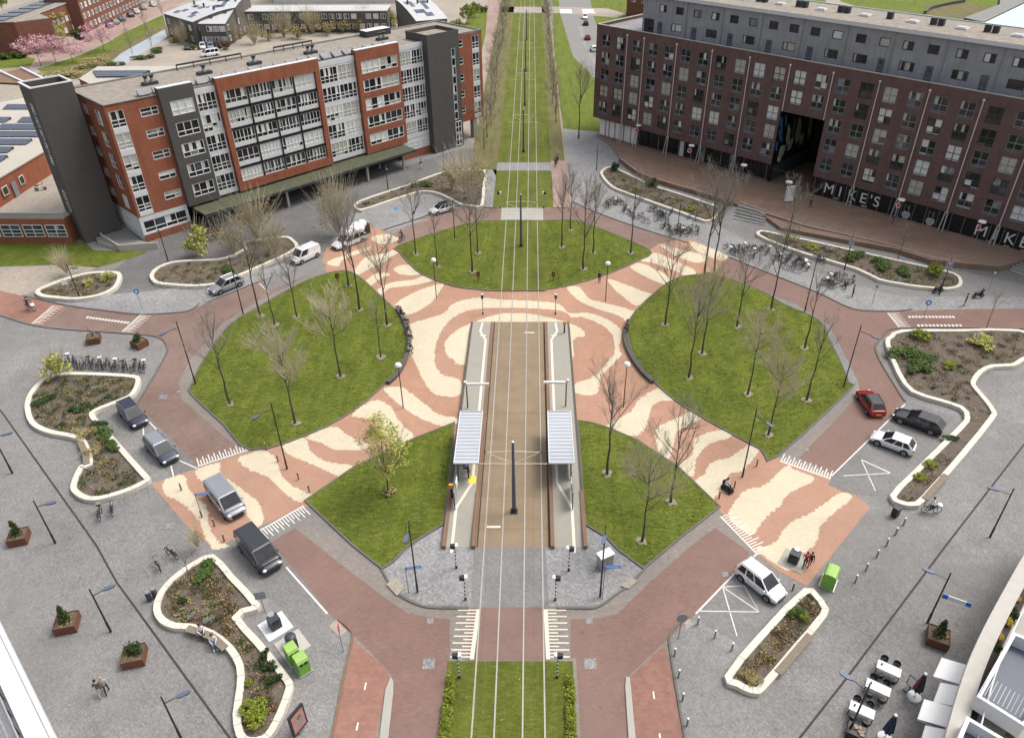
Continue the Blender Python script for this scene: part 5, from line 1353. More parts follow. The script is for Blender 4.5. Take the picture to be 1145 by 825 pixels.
# ------------------------------------------------------------------ planted beds with pale concrete rims
def cover(mb, P, r, n, kinds, size=.09, z=.3):
    xs = [p.x for p in P]; ys = [p.y for p in P]; seeds = []
    for _ in range(n * 3):
        x, y = r.uniform(min(xs), max(xs)), r.uniform(min(ys), max(ys))
        if inside((x, y), P): seeds.append((x, y, r.choice(kinds)))
        if len(seeds) >= n: break
    for x, y, k in seeds:
        h = r.uniform(.1, .34); w = r.uniform(.25, .75)
        leaf_cloud(mb, [((x, y, z + h * .4), (w, w, h * .6))], 34, size * r.uniform(.7, 1.1), r, k)
def bed(px, label, name='planter_bed', rim=.5, n=120, kinds=('leaf_dark', 'leaf_mid', 'leaf_straw'), bench=None, sm=3, h=.45, size=.07, cover_px=None, group='planted beds with pale concrete rims'):
    P = GP(px, h); P = smooth_closed(P, sm) if sm else P
    P = ccw(P); ip = offset_in(P, rim)
    t = thing(name, label, 'planter bed', (0, 0, 0), 0, group)
    mb = MB(); n_ = len(P)
    for i in range(n_):
        j = (i + 1) % n_
        q = [P[i], P[j], ip[j], ip[i]]
        mb.prism([(p.x, p.y) for p in q], 0, h, 'white_concrete')
    for i in range(0, n_, max(2, sm)):
        d = (P[(i + 1) % n_] - P[i]); d.z = 0
        if d.length > .05: d = d.normalized() * .035; mb.poly([(p.x, p.y, h + .003) for p in (P[i], P[i] + d, ip[i] + d, ip[i])], 'timber')
    mb.build('rim', t)
    mb = MB(); mb.poly([(p.x, p.y, .27) for p in offset_in(P, rim * .9)], 'soil'); o = mb.build('soil', t)
    bm = bmesh.new(); bm.from_mesh(o.data); bmesh.ops.triangulate(bm, faces=bm.faces)
    bm.to_mesh(o.data); bm.free()
    r = random.Random(len(px) * 7 + n); mb = MB(); n = int(n * 1.2); kinds = tuple(kinds) + ('leaf_straw', 'leaf_rust'); cover(mb, offset_in(P, rim * 1.5) if not cover_px else ccw(GP(cover_px, .3)), r, n, kinds, size)
    g = mb.build('ground_cover', kind='stuff'); 
    mb = MB()
    for _ in range(60):
        x, y = r.uniform(min(p.x for p in P), max(p.x for p in P)), r.uniform(min(p.y for p in P), max(p.y for p in P))
        if inside((x, y), ip): mb.ball((x, y, .29), r.uniform(.05, .16), r.choice(('sand_paving', 'timber', 'leaf_straw')), 5, 4, (1, 1, .5))
    mb.build('pebbles', kind='stuff')
    if bench:
        B = smooth_open(GP(bench, h), 3); mb = MB(); ribbon(mb, B, rim + .06, h + .004, 'timber', .07)
        k = 0; L = side(B, 0)
        mb2 = MB()
        for i in range(len(B) - 1):
            d = (B[i + 1] - B[i]); l = d.length; d = d / max(l, .01); nn = Vector((-d.y, d.x, 0)); m_ = max(1, int(l / .18))
            for q in range(m_):
                c = B[i] + d * (l * q / m_); w = rim / 2 + .02
                mb2.poly([(c + nn * w)[:2] + (h + .077,), (c - nn * w)[:2] + (h + .077,), (c - nn * w + d * .03)[:2] + (h + .077,), (c + nn * w + d * .03)[:2] + (h + .077,)], 'dark_groove')
        s = mb.build('bench_seat', t); mb2.build('slat_gaps', s)
    return t
A_ = [(74, 416), (112, 416.5), (150, 419), (157, 424), (153, 436), (145, 444), (128, 451), (108, 459), (106, 464), (114, 473), (145, 508), (163, 528), (168, 535), (160, 541), (140, 550), (112, 558), (94, 558), (81, 550), (79, 541), (88, 521), (97, 518), (95.5, 507), (89, 493), (76, 488), (51, 483), (33, 473), (27.5, 456), (30.5, 442), (41, 428), (55, 420)]
bed(A_, 'large curved planting bed with pale rim beside the two parked dark cars', n=330, bench=[(97, 519), (95.5, 507), (90, 494)], kinds=('leaf_dark', 'leaf_dark', 'leaf_mid', 'leaf_straw'))
B_ = [(239, 619), (262, 643), (291, 675), (280, 683), (268, 689), (290, 714), (306, 733), (320, 751), (327, 761), (327, 770), (318, 795), (307, 817), (295, 829), (275, 832), (264, 822), (260, 798), (264.5, 768), (264, 745), (254, 727), (235, 711), (211, 703), (193, 702), (178, 695), (171, 681), (176, 663), (191, 645), (215, 628)]
bed(B_, 'wavy planting bed with pale rim and two people seated on its bench', n=260, bench=[(209, 702.5), (235, 711), (252, 725)], kinds=('leaf_dark', 'leaf_straw', 'leaf_rust', 'leaf_mid'), sm=2)
C_ = [(810, 755), (850, 706), (899, 657), (916, 665), (924, 676), (925, 688), (890, 730), (856, 770), (847, 775), (836, 773), (824, 767)]
bed(C_, 'narrow pale rimmed planting bed beside the parking bays in the lower right', n=110, bench=[(906, 710), (870, 752)], kinds=('leaf_dark', 'leaf_straw', 'leaf_rust'), sm=2)
D_ = [(990, 383), (995, 375), (1008, 368.5), (1070, 368), (1139, 368), (1175, 385), (1145, 403), (1134, 409), (1112, 410), (1099, 416), (1091, 427), (1094, 434), (1106, 448), (1114, 460), (1112, 468), (1080, 508), (1036, 558), (1024, 565), (1008, 563.5), (995, 553), (1020, 527), (1071, 477), (1079, 465), (1073, 455.5), (1050, 448), (1019, 437.5), (1003, 417)]
bed(D_, 'large angular planting bed with pale rim beside the black car', n=330, bench=[(1034, 558), (1058, 531)], kinds=('leaf_dark', 'leaf_straw', 'leaf_rust', 'leaf_mid'), sm=2)
bed([(39, 326), (48, 320), (72, 311), (97, 304.5), (116, 303), (132, 303.5), (136, 309), (130, 321), (112, 330), (84, 334.5), (60, 333), (45, 331)], 'small oval planting bed with pale rim by the cycle crossing at left', n=70, rim=.55, kinds=('leaf_dark', 'leaf_straw'))
bed([(243, 289), (218, 290), (193, 292), (175, 298.5), (167, 308), (173, 316), (190, 318.5), (217, 320), (244, 317), (268, 308), (291, 298), (318, 286), (334, 276), (329, 268), (322, 264), (308, 264.5), (290, 267), (271, 270), (272, 278), (258, 285)], 'pale rimmed planting bed behind the silver car, full of twiggy bushes', n=130, rim=.5, kinds=('leaf_dark', 'leaf_mid', 'leaf_straw'), sm=2)
bed([(401, 224.5), (428, 215), (455, 206.5), (477, 198), (495, 192), (514, 190), (543, 190), (542, 208), (540, 230), (526, 230), (515, 228.5), (502, 222), (489, 216), (476, 214), (463, 216), (432, 226), (404, 235), (396, 231)], 'long planting bed with pale rim below the end of the green canopy', n=150, rim=.45, kinds=('leaf_mid', 'leaf_straw', 'leaf_straw', 'leaf_dark'), sm=2)
bed([(671, 194), (675, 188.5), (684, 186), (705, 195), (728, 206), (760, 216), (790, 226), (806, 233), (800, 244), (788, 247), (764, 238.5), (740, 230), (715, 221), (690, 212), (679, 205)], 'long pale rimmed planting bed behind the first bikes at the right-hand street corner', n=170, rim=.45, kinds=('leaf_mid', 'leaf_straw', 'leaf_dark'), sm=2)
bed([(846, 262), (852, 257), (875, 262), (905, 268), (945, 277), (985, 286), (1035, 297), (1068, 305), (1076, 313), (1074, 320), (1060, 323), (1030, 321), (1007, 317.5), (982, 312.5), (957, 300.5), (901, 284), (870, 273)], 'long planting bed with pale rim below the black shop sign', n=220, rim=.45, kinds=('leaf_mid', 'leaf_straw', 'leaf_grey', 'leaf_mid'), sm=2)
for kind, px, w, h, lab in [
 ('spring', (66, 421), 2.0, 2.3, 'tall pale leafing bush at the top left of the large left-hand bed'), ('dark', (49, 448), 1.9, .6, 'low dark bush along the left rim of the large left-hand bed'), ('dark', (92, 458), 2.2, .6, 'low dark bush in the middle of the large left-hand bed'),
 ('mid', (118, 488), 1.7, .75, 'green bush along the straight rim of the large left-hand bed'), ('mid', (127, 500), 1.3, .6, 'lower green bush along the straight rim of the large left-hand bed'), ('dark', (112, 475), 1.6, .7, 'dark green bush by the inner bend of the large left-hand bed'), ('straw', (92, 486), 1.3, .5, 'straw coloured grass clump by the bench of the large left-hand bed'),
 ('straw', (105, 505), 1.2, .5, 'straw coloured clump at the waist of the large left-hand bed'),
 ('mid', (230, 640), 1.6, .6, 'green bush at the upper corner of the wavy bed'), ('dark', (205, 672), .9, .6, 'small dark bush in the left of the wavy bed'), ('grey', (232, 696), .8, .5, 'silver grey plant behind the people on the wavy bed'), ('grey', (213, 692), .7, .4, 'small silver plant beside the bench of the wavy bed'),
 ('dark', (295, 735), .9, .9, 'dark bush along the right rim of the wavy bed, topmost of three'), ('dark', (301, 748), .9, .9, 'dark bush along the right rim of the wavy bed, middle of three'), ('dark', (307, 760), .9, .8, 'dark bush along the right rim of the wavy bed, lowest of three'),
 ('lime', (285, 806), 1.3, .9, 'bright yellow green bush at the foot of the wavy bed, right one'), ('lime', (280, 792), 1.1, .8, 'bright yellow green bush at the foot of the wavy bed, upper one'), ('lime', (292, 796), 1.1, .9, 'bright yellow green bush at the foot of the wavy bed, by the rim'), ('lime', (278, 764), .5, .4, 'tiny yellow green bush by the left rim of the wavy bed'),
 ('mid', (890, 687), .9, .6, 'green bush at the upper end of the narrow lower right bed'), ('lime', (900, 692), .6, .6, 'yellow green bush at the upper end of the narrow lower right bed'), ('straw', (843, 760), .8, .4, 'straw coloured tuft at the lower tip of the narrow bed'), ('straw', (833, 757), .7, .4, 'second straw coloured tuft at the lower tip of the narrow bed'),
 ('mid', (1012, 397), 2.8, .9, 'broad green bush in the upper left of the angular right-hand bed'), ('mid', (1035, 408), 2.4, .9, 'broad green bush in the middle of the angular right-hand bed'), ('mid', (1022, 412), 2.0, .8, 'low green bush beside the left rim of the angular right-hand bed'), ('lime', (1028, 378), 1.6, 1.2, 'bright yellow green bush at the top of the angular right-hand bed'), ('lime', (1062, 411), 1.3, .7, 'yellow green bush right of the broad green ones in the angular bed'),
 ('spring', (1095, 385), 2.0, .8, 'straw green bush in the right of the angular right-hand bed'), ('lime', (1040, 521), 1.1, .5, 'yellow green clump in the narrow arm of the angular bed'), ('dark', (1062, 490), 1.3, .5, 'dark bush in the narrow arm of the angular bed'), ('lime', (1028, 534), 1.0, .5, 'lowest yellow green clump in the narrow arm of the angular bed'),
 ('spring', (222, 285), 2.6, 3.2, 'fresh yellow green bush in the bed behind the silver car'), ('brush', (288, 268), 4.0, 4.0, 'large twiggy bare bush in the bed in front of the canopy'), ('brush', (308, 283), 2.6, 3.0, 'twiggy bare bush above the white van'), ('brush', (262, 285), 3.0, 3.2, 'twiggy bare bush left of the white van in the twiggy bed'), ('rust', (238, 265), 1.5, 1.4, 'rusty brown bush by the corner of the glazed shop'), ('mid', (255, 303), 1.8, .8, 'low green bush in the bed behind the silver car'),
 ('brush', (378, 262), 4.0, 5.0, 'twiggy bare bush beside the white truck'), ('brush', (525, 222), 4.0, 4.5, 'large twiggy bare bush in the bed below the canopy'), ('brush', (505, 212), 2.6, 3.0, 'smaller twiggy bush in the bed below the canopy'), ('mid', (472, 208), 2.4, .9, 'bright green low bush in the bed below the canopy'), ('grey', (410, 228), 1.6, .7, 'silver plant at the tip of the bed below the canopy'),
 ('dark', (687, 190), 1.8, 1.8, 'dark green round bush at the tip of the bed by the street corner'), ('dark', (727, 209), 2.2, 2.2, 'dark green round bush in the middle of the bed by the street corner'), ('straw', (712, 212), 1.8, .8, 'straw coloured clump in the bed by the street corner'), ('lime', (772, 234), 1.6, .6, 'yellow green low clump at the end of the bed by the street corner'),
 ('mid', (955, 288), 2.6, .9, 'green spreading bush below the black shop sign, left one'), ('mid', (985, 298), 2.6, .9, 'green spreading bush below the black shop sign, middle one'), ('mid', (1010, 305), 2.0, .8, 'green spreading bush below the black shop sign, right one'), ('lime', (1043, 307), 2.0, 1.9, 'bright green bush at the right end of the bed below the black shop sign'), ('grey', (927, 280), 1.8, .6, 'silver grey low plants below the black shop sign'), ('straw', (880, 268), 2.0, .8, 'straw coloured clump at the left end of the bed below the shop sign'), ('lime', (905, 277), 1.8, .6, 'yellow green low clump below the black shop sign'),
 ('spring', (98, 318), 1.2, .6, 'pale bush in the small oval bed at left'), ('spring', (120, 312), 1.2, .8, 'yellow flowering bush at the right of the small oval bed'), ('brush', (75, 306), 1.8, 2.0, 'thin twiggy bush behind the small oval bed'),
 ('brush', (222, 612), .9, 1.3, 'twiggy straw bush at the corner of the mosaic by the vans')]:
    put_shrub(kind, px, w, h, lab)
# clipped strips beside the grass track
for x0, x1, lab in ((-6.15, -5.15, 'strip of bright yellow green low hedge left of the grass track'), (2.05, 3.0, 'strip of bright yellow green low hedge right of the grass track')):
    mb = MB(); r = random.Random(4); bl = []
    y_a, y_b = ya, yb - .5
    for k in range(90):
        y = r.uniform(y_a, y_b); 
        if math.sin(y * 1.3) + math.sin(y * .47 + 1) > -.7: bl.append(((r.uniform(x0 + .1, x1 - .4) if x0 < 0 else r.uniform(x0 + .4, x1 - .1), y, .2), (.24, .36, .22)))
    leaf_cloud(mb, bl, 3000, .065, r, 'leaf_lime'); mb.build('low_hedge', label=lab, cat='hedge')
# ------------------------------------------------------------------ cars
STY = dict(hatch=(.25, .05, -.34, -.47, .93, 1.48, .74), mpv=(.29, .1, -.4, -.48, 1.0, 1.68, .8), van=(.36, .2, -.47, -.495, 1.15, 1.95, .92), wagon=(.22, .03, -.36, -.485, .95, 1.5, .78), suv=(.24, .05, -.34, -.475, 1.02, 1.62, .84))
def car_mesh(name, L, W, style, paint, roof=None, label='x', cat='car', far=False, rear_panel=False, rails=False):
    cowl, rf, rb, tl, belt, H, hood = STY[style]
    t = thing(name, label, cat, (0, 0, -200))
    S = [(-.5, belt * .62, .40), (-.49, belt * .93, .43), (-.47, belt, .455), (-.36, belt, .485), (-.1, belt - .02, .5), (.1, belt - .03, .5), (cowl, belt - .05, .49), (cowl + .06, hood + .08, .48), (.40, hood, .47), (.46, hood - .1, .44), (.49, hood - .2, .40), (.5, hood - .32, .36)]
    mb = MB(); rings = []
    for x, zt, hw in S:
        w = hw * W; z0 = .2 if -.45 < x < .45 else .26
        half = [(.82 * w, z0), (.97 * w, z0 + .1), (w, min(.58, zt * .72)), (.985 * w, zt - .1), (.93 * w, zt - .025), (.6 * w, zt + .012)]
        rings.append([(x * L, -a, b) for a, b in half] + [(x * L, a, b) for a, b in reversed(half)])
    n = len(rings[0]); base = len(mb.v)
    cols_ = [smooth_open([rg[k] for rg in rings], 3) for k in range(n)]; rings = [[tuple(cols_[k][i]) for k in range(n)] for i in range(len(cols_[0]))]
    for rg in rings: mb.v += rg
    for i in range(len(rings) - 1):
        for k in range(n):
            j = (k + 1) % n; q = base + i * n
            mb.face([q + k, q + n + k, q + n + j, q + j], 'black_paint' if k in (0, n - 2, n - 1) else paint)
    mb.face([base + k for k in range(n)], paint); mb.face([base + (len(rings) - 1) * n + k for k in reversed(range(n))], paint)
    # greenhouse: glass below, painted roof and pillars a few millimetres proud
    bz, tz = belt - .03, H - .07; wb, wt = .46 * W, .385 * W
    if style == 'van': wb, wt = .475 * W, .43 * W
    B = [Vector((cowl * L, -wb, bz - .02)), Vector((cowl * L, wb, bz - .02)), Vector((tl * L, wb * .97, bz)), Vector((tl * L, -wb * .97, bz))]
    T = [Vector((rf * L, -wt, tz)), Vector((rf * L, wt, tz)), Vector((rb * L, wt * .97, tz)), Vector((rb * L, -wt * .97, tz))]
    rp = roof or paint
    gl = MB(); GN = ('windscreen', 'side_window', 'rear_window', 'side_window')
    for i in range(4):
        j = (i + 1) % 4
        if rear_panel and i in (1, 3):   # closed load space behind the front doors
            k = .42; b_ = B[i].lerp(B[j], k) if i == 1 else B[i].lerp(B[j], 1 - k); t_ = T[i].lerp(T[j], k) if i == 1 else T[i].lerp(T[j], 1 - k)
            if i == 1: gl.poly([B[i], b_, t_, T[i]], 'car_glass'); mb.poly([b_, B[j], T[j], t_], paint)
            else: gl.poly([b_, B[j], T[j], t_], 'car_glass'); mb.poly([B[i], b_, t_, T[i]], paint)
        else: gl.poly([B[i], B[j], T[j], T[i]], 'car_glass')
    def pillar(i, j, s0, s1, mat=None, off=.008):
        a, b, c, d = B[i].lerp(B[j], s0), B[i].lerp(B[j], s1), T[i].lerp(T[j], s1), T[i].lerp(T[j], s0)
        nrm = (b - a).cross(d - a).normalized() * off
        if nrm.dot((a + c) / 2 - Vector(((a.x + c.x) / 2 * .0 + (rf + rb) / 2 * L, 0, 1.2))) < 0: nrm = -nrm
        mb.poly([a + nrm, b + nrm, c + nrm, d + nrm], mat or paint)
    for i, j in ((0, 1), (2, 3)):
        pillar(i, j, 0, .06); pillar(i, j, .94, 1)
    for i, j in ((1, 2), (3, 0)):
        f = (lambda a, b: (a, b)) if i == 1 else (lambda a, b: (1 - b, 1 - a))
        pillar(i, j, *f(0, .035)); pillar(i, j, *f(.36, .40)); pillar(i, j, *f(.66, .70)); pillar(i, j, *f(.93, 1))
    TI = [Vector((p.x + (-.05 if p.x > (rf + rb) * L / 2 else .05) * L * .5, p.y * .8, H)) for p in T]
    for i in range(4):
        j = (i + 1) % 4; e = .02
        mb.poly([T[i] + Vector((0, math.copysign(e, T[i].y), 0)), T[j] + Vector((0, math.copysign(e, T[j].y), 0)), TI[j], TI[i]], rp)
    mb.poly(TI, rp)
    if rails:
        for s in (-1, 1): mb.tube((rf * L * .9, s * wt * .92, H + .03), (rb * L * .95, s * wt * .92, H + .03), .03, .03, 'chrome', 5)
    body = mb.build('body', t, True, 48)
    for nm_, f_, mt_ in zip(GN, gl.f, gl.m): g1 = MB(); g1.poly([gl.v[i] for i in f_], 'car_glass'); g1.build(nm_, t)
    if far:
        for sx in (-1, 1):
            for sy in (-1, 1): m = MB(); m.disc((sx * .31 * L, sy * (W / 2 - .08), .32), (0, 1, 0), .32, .22, 'tyre_black', 10); m.build('wheel', t)
        return t
    for sx in (-1, 1):
        for sy in (-1, 1):
            m = MB(); cx_, cy_ = sx * .305 * L, sy * (W / 2 - .1); m.disc((cx_, cy_ + sy * .0, .33), (0, 1, 0), .33, .24, 'tyre_black', 18)
            w = m.build('wheel', t, True)
            m = MB(); m.disc((cx_, cy_ + sy * .125, .33), (0, 1, 0), .215, .02, 'rim_alloy', 14); m.disc((cx_, cy_ + sy * .137, .33), (0, 1, 0), .06, .02, 'dark_steel', 8)
            for k in range(5):
                a = k * 1.2566; m.obox  # gaps between spokes
                m.disc((cx_ + math.cos(a) * .14, cy_ + sy * .134, .33 + math.sin(a) * .14), (0, 1, 0), .035, .012, 'tyre_black', 6)
            m.build('rim', w)
            m = MB(); m.disc((cx_, sy * (W / 2 - .02), .35), (0, 1, 0), .385, .03, 'black_paint', 20); m.build('wheel_arch', body)
    for s in (-1, 1):
        m = MB(); m.ball((.468 * L, s * .34 * W, hood - .19), .22, 'headlamp', 8, 6, (.75, .85, .5)); m.build('headlight', t, True)
        m = MB(); m.ball((-.483 * L, s * .38 * W, belt - .16), .16, 'tail_lamp', 8, 6, (.55, .7, 1.2)); m.build('taillight', t, True)
        m = MB(); m.ball((cowl * L * .82, s * (W / 2 + .06), belt + .02), .13, paint, 8, 5, (.6, .9, .65)); m.build('mirror', t, True)
        m = MB()
        for q in (-.14, .1): m.box(q * L - .1, q * L + .1, s * (W / 2 - .005) - .012, s * (W / 2 - .005) + .012, belt - .17, belt - .14, 'chrome')
        m.build('door_handle', body)
    for x, m_ in ((.503, 'plate_yellow'), (-.503, 'plate_yellow')):
        m = MB(); m.box(*sorted((x * L, x * L * .992)), -.26, .26, .42, .53, m_); m.build('number_plate', t)
    m = MB(); m.box(.47 * L, .504 * L, -.27 * W, .27 * W, .3, hood - .26, 'black_paint'); m.build('grille', t)
    m = MB(); m.box(-.499 * L, -.47 * L, -.42 * W, .42 * W, .27, .42, 'black_paint'); m.build('bumper_trim', body)
    return t
def car(name, label, cat, px, front, L, W, style, paint, z=.02, group='cars parked round the square', **k):
    t = car_mesh(name, L, W, style, paint, label=label, cat=cat, **k)
    c = G(*px, z); f = G(*front, z); t.location = c; t.rotation_euler = (0, 0, heading(c, f)); tag(t, group=group); return t
car('parked_car', 'dark navy people carrier, upper of two cars beside the curved bed', 'car', (150, 468), (165, 485), 4.5, 1.8, 'mpv', 'car_navy', rails=True)
car('parked_car', 'slate blue people carrier, lower of two cars beside the curved bed', 'car', (182, 507), (200, 526), 4.6, 1.82, 'mpv', 'car_slate', roof='car_pale', rails=True)
car('parked_van', 'light silver van driving over the mosaic by the blue sign', 'van', (254, 564), (273, 587), 4.9, 1.95, 'van', 'car_silver', roof='car_pale')
car('parked_van', 'dark grey van parked below the silver one beside the wavy bed', 'van', (291, 622), (310, 644), 5.0, 1.95, 'van', 'car_dark')
car('parked_car', 'silver estate car beside the twiggy bed across from the left-hand lawn', 'car', (254, 323), (237, 330), 4.6, 1.82, 'suv', 'car_silver', rails=True)
car('parked_van', 'small white delivery van beside the twiggy bed', 'van', (342, 290), (329, 296), 4.5, 1.85, 'van', 'car_white', rear_panel=True)
car('parked_car', 'white hatchback with black roof on the bay below the canopy bed', 'car', (494, 237), (480, 241), 4.2, 1.78, 'hatch', 'car_white', roof='car_black')
car('driving_car', 'red car with black roof driving away on the right-hand brick road', 'car', (972, 454), (963, 440), 4.3, 1.82, 'hatch', 'car_red', roof='car_black', group='cars on the road')
car('parked_car', 'black estate car in the bay below the angular bed', 'car', (1025, 475), (998, 465), 4.85, 1.88, 'wagon', 'car_black', rails=True)
car('parked_car', 'silver hatchback in the bay next to the black estate car', 'car', (997, 499), (973, 490), 4.1, 1.75, 'hatch', 'car_white')
car('parked_car', 'white people carrier in the hatched bay at the lower right', 'car', (849, 655), (868, 670), 4.15, 1.75, 'mpv', 'car_white', rails=True)
for px, fr, p, st, lab in [((654, 21), (654, 40), 'car_white', 'hatch', 'farthest pale car on the road left of the brick block'), ((655, 28), (655, 20), 'car_black', 'hatch', 'black car on the road left of the brick block'), ((657, 44), (656, 34), 'car_red', 'hatch', 'small dark red car on the far road left of the brick block'), ((664, 57), (660, 48), 'car_white', 'hatch', 'white car on the road half hidden by the brick block')]:
    car('driving_car', lab, 'car', px, fr, 4.2, 1.78, st, p, far=True, group='cars on the road')
for i, (px, fr, p, lab) in enumerate([((90, 44), (80, 42), 'car_black', 'black car parked between the pink blossom trees'), ((123, 30), (115, 27), 'car_blue', 'dark blue car at the near end of the far left parking row'), ((129, 27), (121, 24), 'car_silver', 'silver car next to the blue one in the far left parking row'), ((136, 23.5), (128, 20), 'car_blue', 'blue car third in the far left parking row'), ((146, 19), (138, 16), 'car_slate', 'slate car fourth in the far left parking row'), ((152, 15), (144, 12), 'car_white', 'white car fifth in the far left parking row'), ((160, 11), (152, 8), 'car_pale', 'pale car sixth in the far left parking row'), ((171, 7), (163, 4), 'car_white', 'white car farthest in the far left parking row'),
    ((210, 55), (210, 62), 'car_dark', 'dark car by the dark wooden houses'), ((227, 54), (227, 60), 'car_white', 'white car by the dark wooden houses, left of two'), ((236, 54), (236, 60), 'car_silver', 'silver car by the dark wooden houses, right of the white one'), ((245, 53), (245, 60), 'car_slate', 'slate car by the dark wooden houses, rightmost')]):
    car('parked_car', lab, 'car', px, fr, 4.3, 1.78, 'hatch', p, far=True, group='cars parked behind the apartment block')
car('parked_van', 'white van glimpsed over the roof of the apartment block', 'van', (235, 63), (228, 64), 5.2, 2.0, 'van', 'car_white', far=True, group='cars parked behind the apartment block')
# truck with white covered load
c = G(391, 273); f = G(369, 282); t = car_mesh('loaded_truck', 5.6, 2.0, 'mpv', 'car_white', label='small white truck carrying bulging white covered sacks and an orange board', cat='truck')
t.location = c; t.rotation_euler = (0, 0, heading(c, f))
m = MB(); m.box(-3.3, .5, -1.0, 1.0, .95, 1.15, 'dark_steel'); m.build('flatbed', t)
m = MB(); r = random.Random(8)
for x, y, z, s in ((-.1, .3, 1.9, .75), (-.9, -.4, 1.8, .8), (-.9, .5, 2.2, .75), (-1.8, -.3, 2.0, .95), (-1.8, .5, 2.1, .8), (-2.6, .1, 2.4, .75), (-2.5, -.5, 1.7, .7), (.2, -.5, 1.5, .5)): m.ball((x, y, z), s, 'white_plastic', 9, 7, (1, .95, .85))
m.build('load', t, True); m = MB(); m.box(-3.35, -3.25, -1.0, 1.0, .9, 2.5, 'rust_strip'); m.build('tail_board', t)

# ------------------------------------------------------------------ bicycles
def bicycle(paint, label='x', basket=False):
    t = thing('bicycle', label, 'bicycle', (0, 0, -200))
    for x in (-.53, .53):
        m = MB(); m.torus((x, 0, .35), (0, 1, 0), .335, .032, 'tyre_black', 18, 4); m.disc((x, 0, .35), (0, 1, 0), .04, .08, 'dark_steel', 6)
        for k in range(7): a = k * math.pi / 7; m.tube((x - .32 * math.cos(a), 0, .35 - .32 * math.sin(a)), (x + .32 * math.cos(a), 0, .35 + .32 * math.sin(a)), .005, .005, 'galvanised', 3)
        m.build('wheel', t)
    m = MB()
    for a, b in (((-.53, 0, .35), (-.1, 0, .32)), ((-.1, 0, .32), (.36, 0, .8)), ((-.1, 0, .32), (-.24, 0, .88)), ((-.53, 0, .35), (-.22, 0, .8)), ((-.2, 0, .62), (.38, 0, .86)), ((.53, 0, .35), (.38, 0, .95))): m.tube(a, b, .032, .032, paint, 5)
    m.box(-.8, -.3, -.09, .09, .72, .745, 'black_paint'); m.tube((-.7, .05, .72), (-.53, .05, .36), .01, .01, 'black_paint', 4); m.torus((-.1, 0, .32), (0, 1, 0), .09, .015, 'dark_steel', 10, 4)
    m.torus((-.53, 0, .35), (0, 1, 0), .39, .025, 'black_paint', 16, 4) if False else None
    m.build('frame', t)
    m = MB(); m.path([(.22, -.28, 1.03), (.36, -.2, 1.06), (.38, 0, 1.0), (.36, .2, 1.06), (.22, .28, 1.03)], .018, 'black_paint', 5); m.build('handlebar', t)
    m = MB(); m.ball((-.27, 0, .93), .14, 'black_paint', 8, 5, (1, .55, .3)); m.build('saddle', t)
    if basket: m = MB(); m.box(.42, .75, -.2, .2, .8, 1.05, 'timber' if basket == 1 else 'white_plastic'); m.build('crate', t)
    return t
BK_ = [bicycle('black_paint'), bicycle('dark_steel', basket=1), bicycle('blue_grey_steel'), bicycle('black_paint', basket=2), bicycle('galvanised')]
def bikes(spots, label, group, z=.02, ang=None):
    if ang is None and len(spots) > 4: spots = spots + [(x + rnd.uniform(-3.5, 3.5), y + rnd.uniform(-2.5, 2.5)) for x, y in spots[:int(len(spots) * .7)]]
    for p in spots:
        a = ang if ang is not None else rnd.uniform(0, 6.28)
        place(BK_[rnd.choice((0, 0, 0, 1, 2, 3, 4))], G(*p[:2], z), a + rnd.uniform(-.25, .25), label, group)
bikes([(74 + 4.6 * k + rnd.uniform(-1, 1), 407 + .35 * k + rnd.uniform(-1.5, 1.5)) for k in range(20)], 'bicycle in the long rack behind the two rusty planters at left', 'bikes in the rack behind the left-hand planters', ang=1.9)
for i, (p, a, lab) in enumerate([((113, 577), 1.9, 'reddish bicycle standing alone below the large left-hand bed'), ((126.5, 572), 2.0, 'black bicycle leaning beside a hoop below the large left-hand bed'), ((177, 634), 2.3, 'bicycle by the hoops above the wavy bed, left one'), ((193, 622), 2.6, 'bicycle by the hoops above the wavy bed, right one')]):
    place(BK_[(1, 0, 4, 0)[i]], G(*p, .02), a, lab)
bikes([(679, 232), (688, 226), (692, 229), (698, 235), (704, 240), (711, 246), (716, 244), (722, 249)], 'bicycle in the loose first group at the right-hand street corner', 'bikes in the first group right')
bikes([(730, 236), (736, 241), (738, 245), (742, 243), (746, 248), (750, 240)], 'bicycle in the second group beside the pale rimmed bed', 'bikes in the second group right')
bikes([(744, 256), (749, 259), (754, 262), (758, 258), (762, 263), (766, 259), (771, 264), (776, 257), (780, 261)], 'bicycle in the dense third group at the mosaic arm', 'bikes in the third group right')
bikes([(772, 244), (778, 246)], 'bicycle leaning at the end of the pale rimmed bed', 'bikes at the bed end')
bikes([(818, 281), (823, 285), (828, 279), (833, 284), (838, 281), (843, 287), (848, 282), (853, 280), (858, 284)], 'bicycle in the tangled group before the right-hand lawn', 'bikes in the group before the right-hand lawn')
bikes([(868, 291), (874, 288), (880, 293), (884, 288), (888, 297), (893, 293), (898, 299), (904, 301), (890, 304), (878, 300)], 'bicycle in the group below the long shop-side bed', 'bikes in the group below the shop bed')
bikes([(913, 291), (918, 293)], 'bicycle by the lamp post along the shop-side bed', 'bikes by the shop bed rim')
bikes([(922, 317), (927, 320), (931, 312), (935, 318), (940, 311), (944, 322)], 'bicycle in the small group left of the motorbike', 'bikes left of the motorbike')
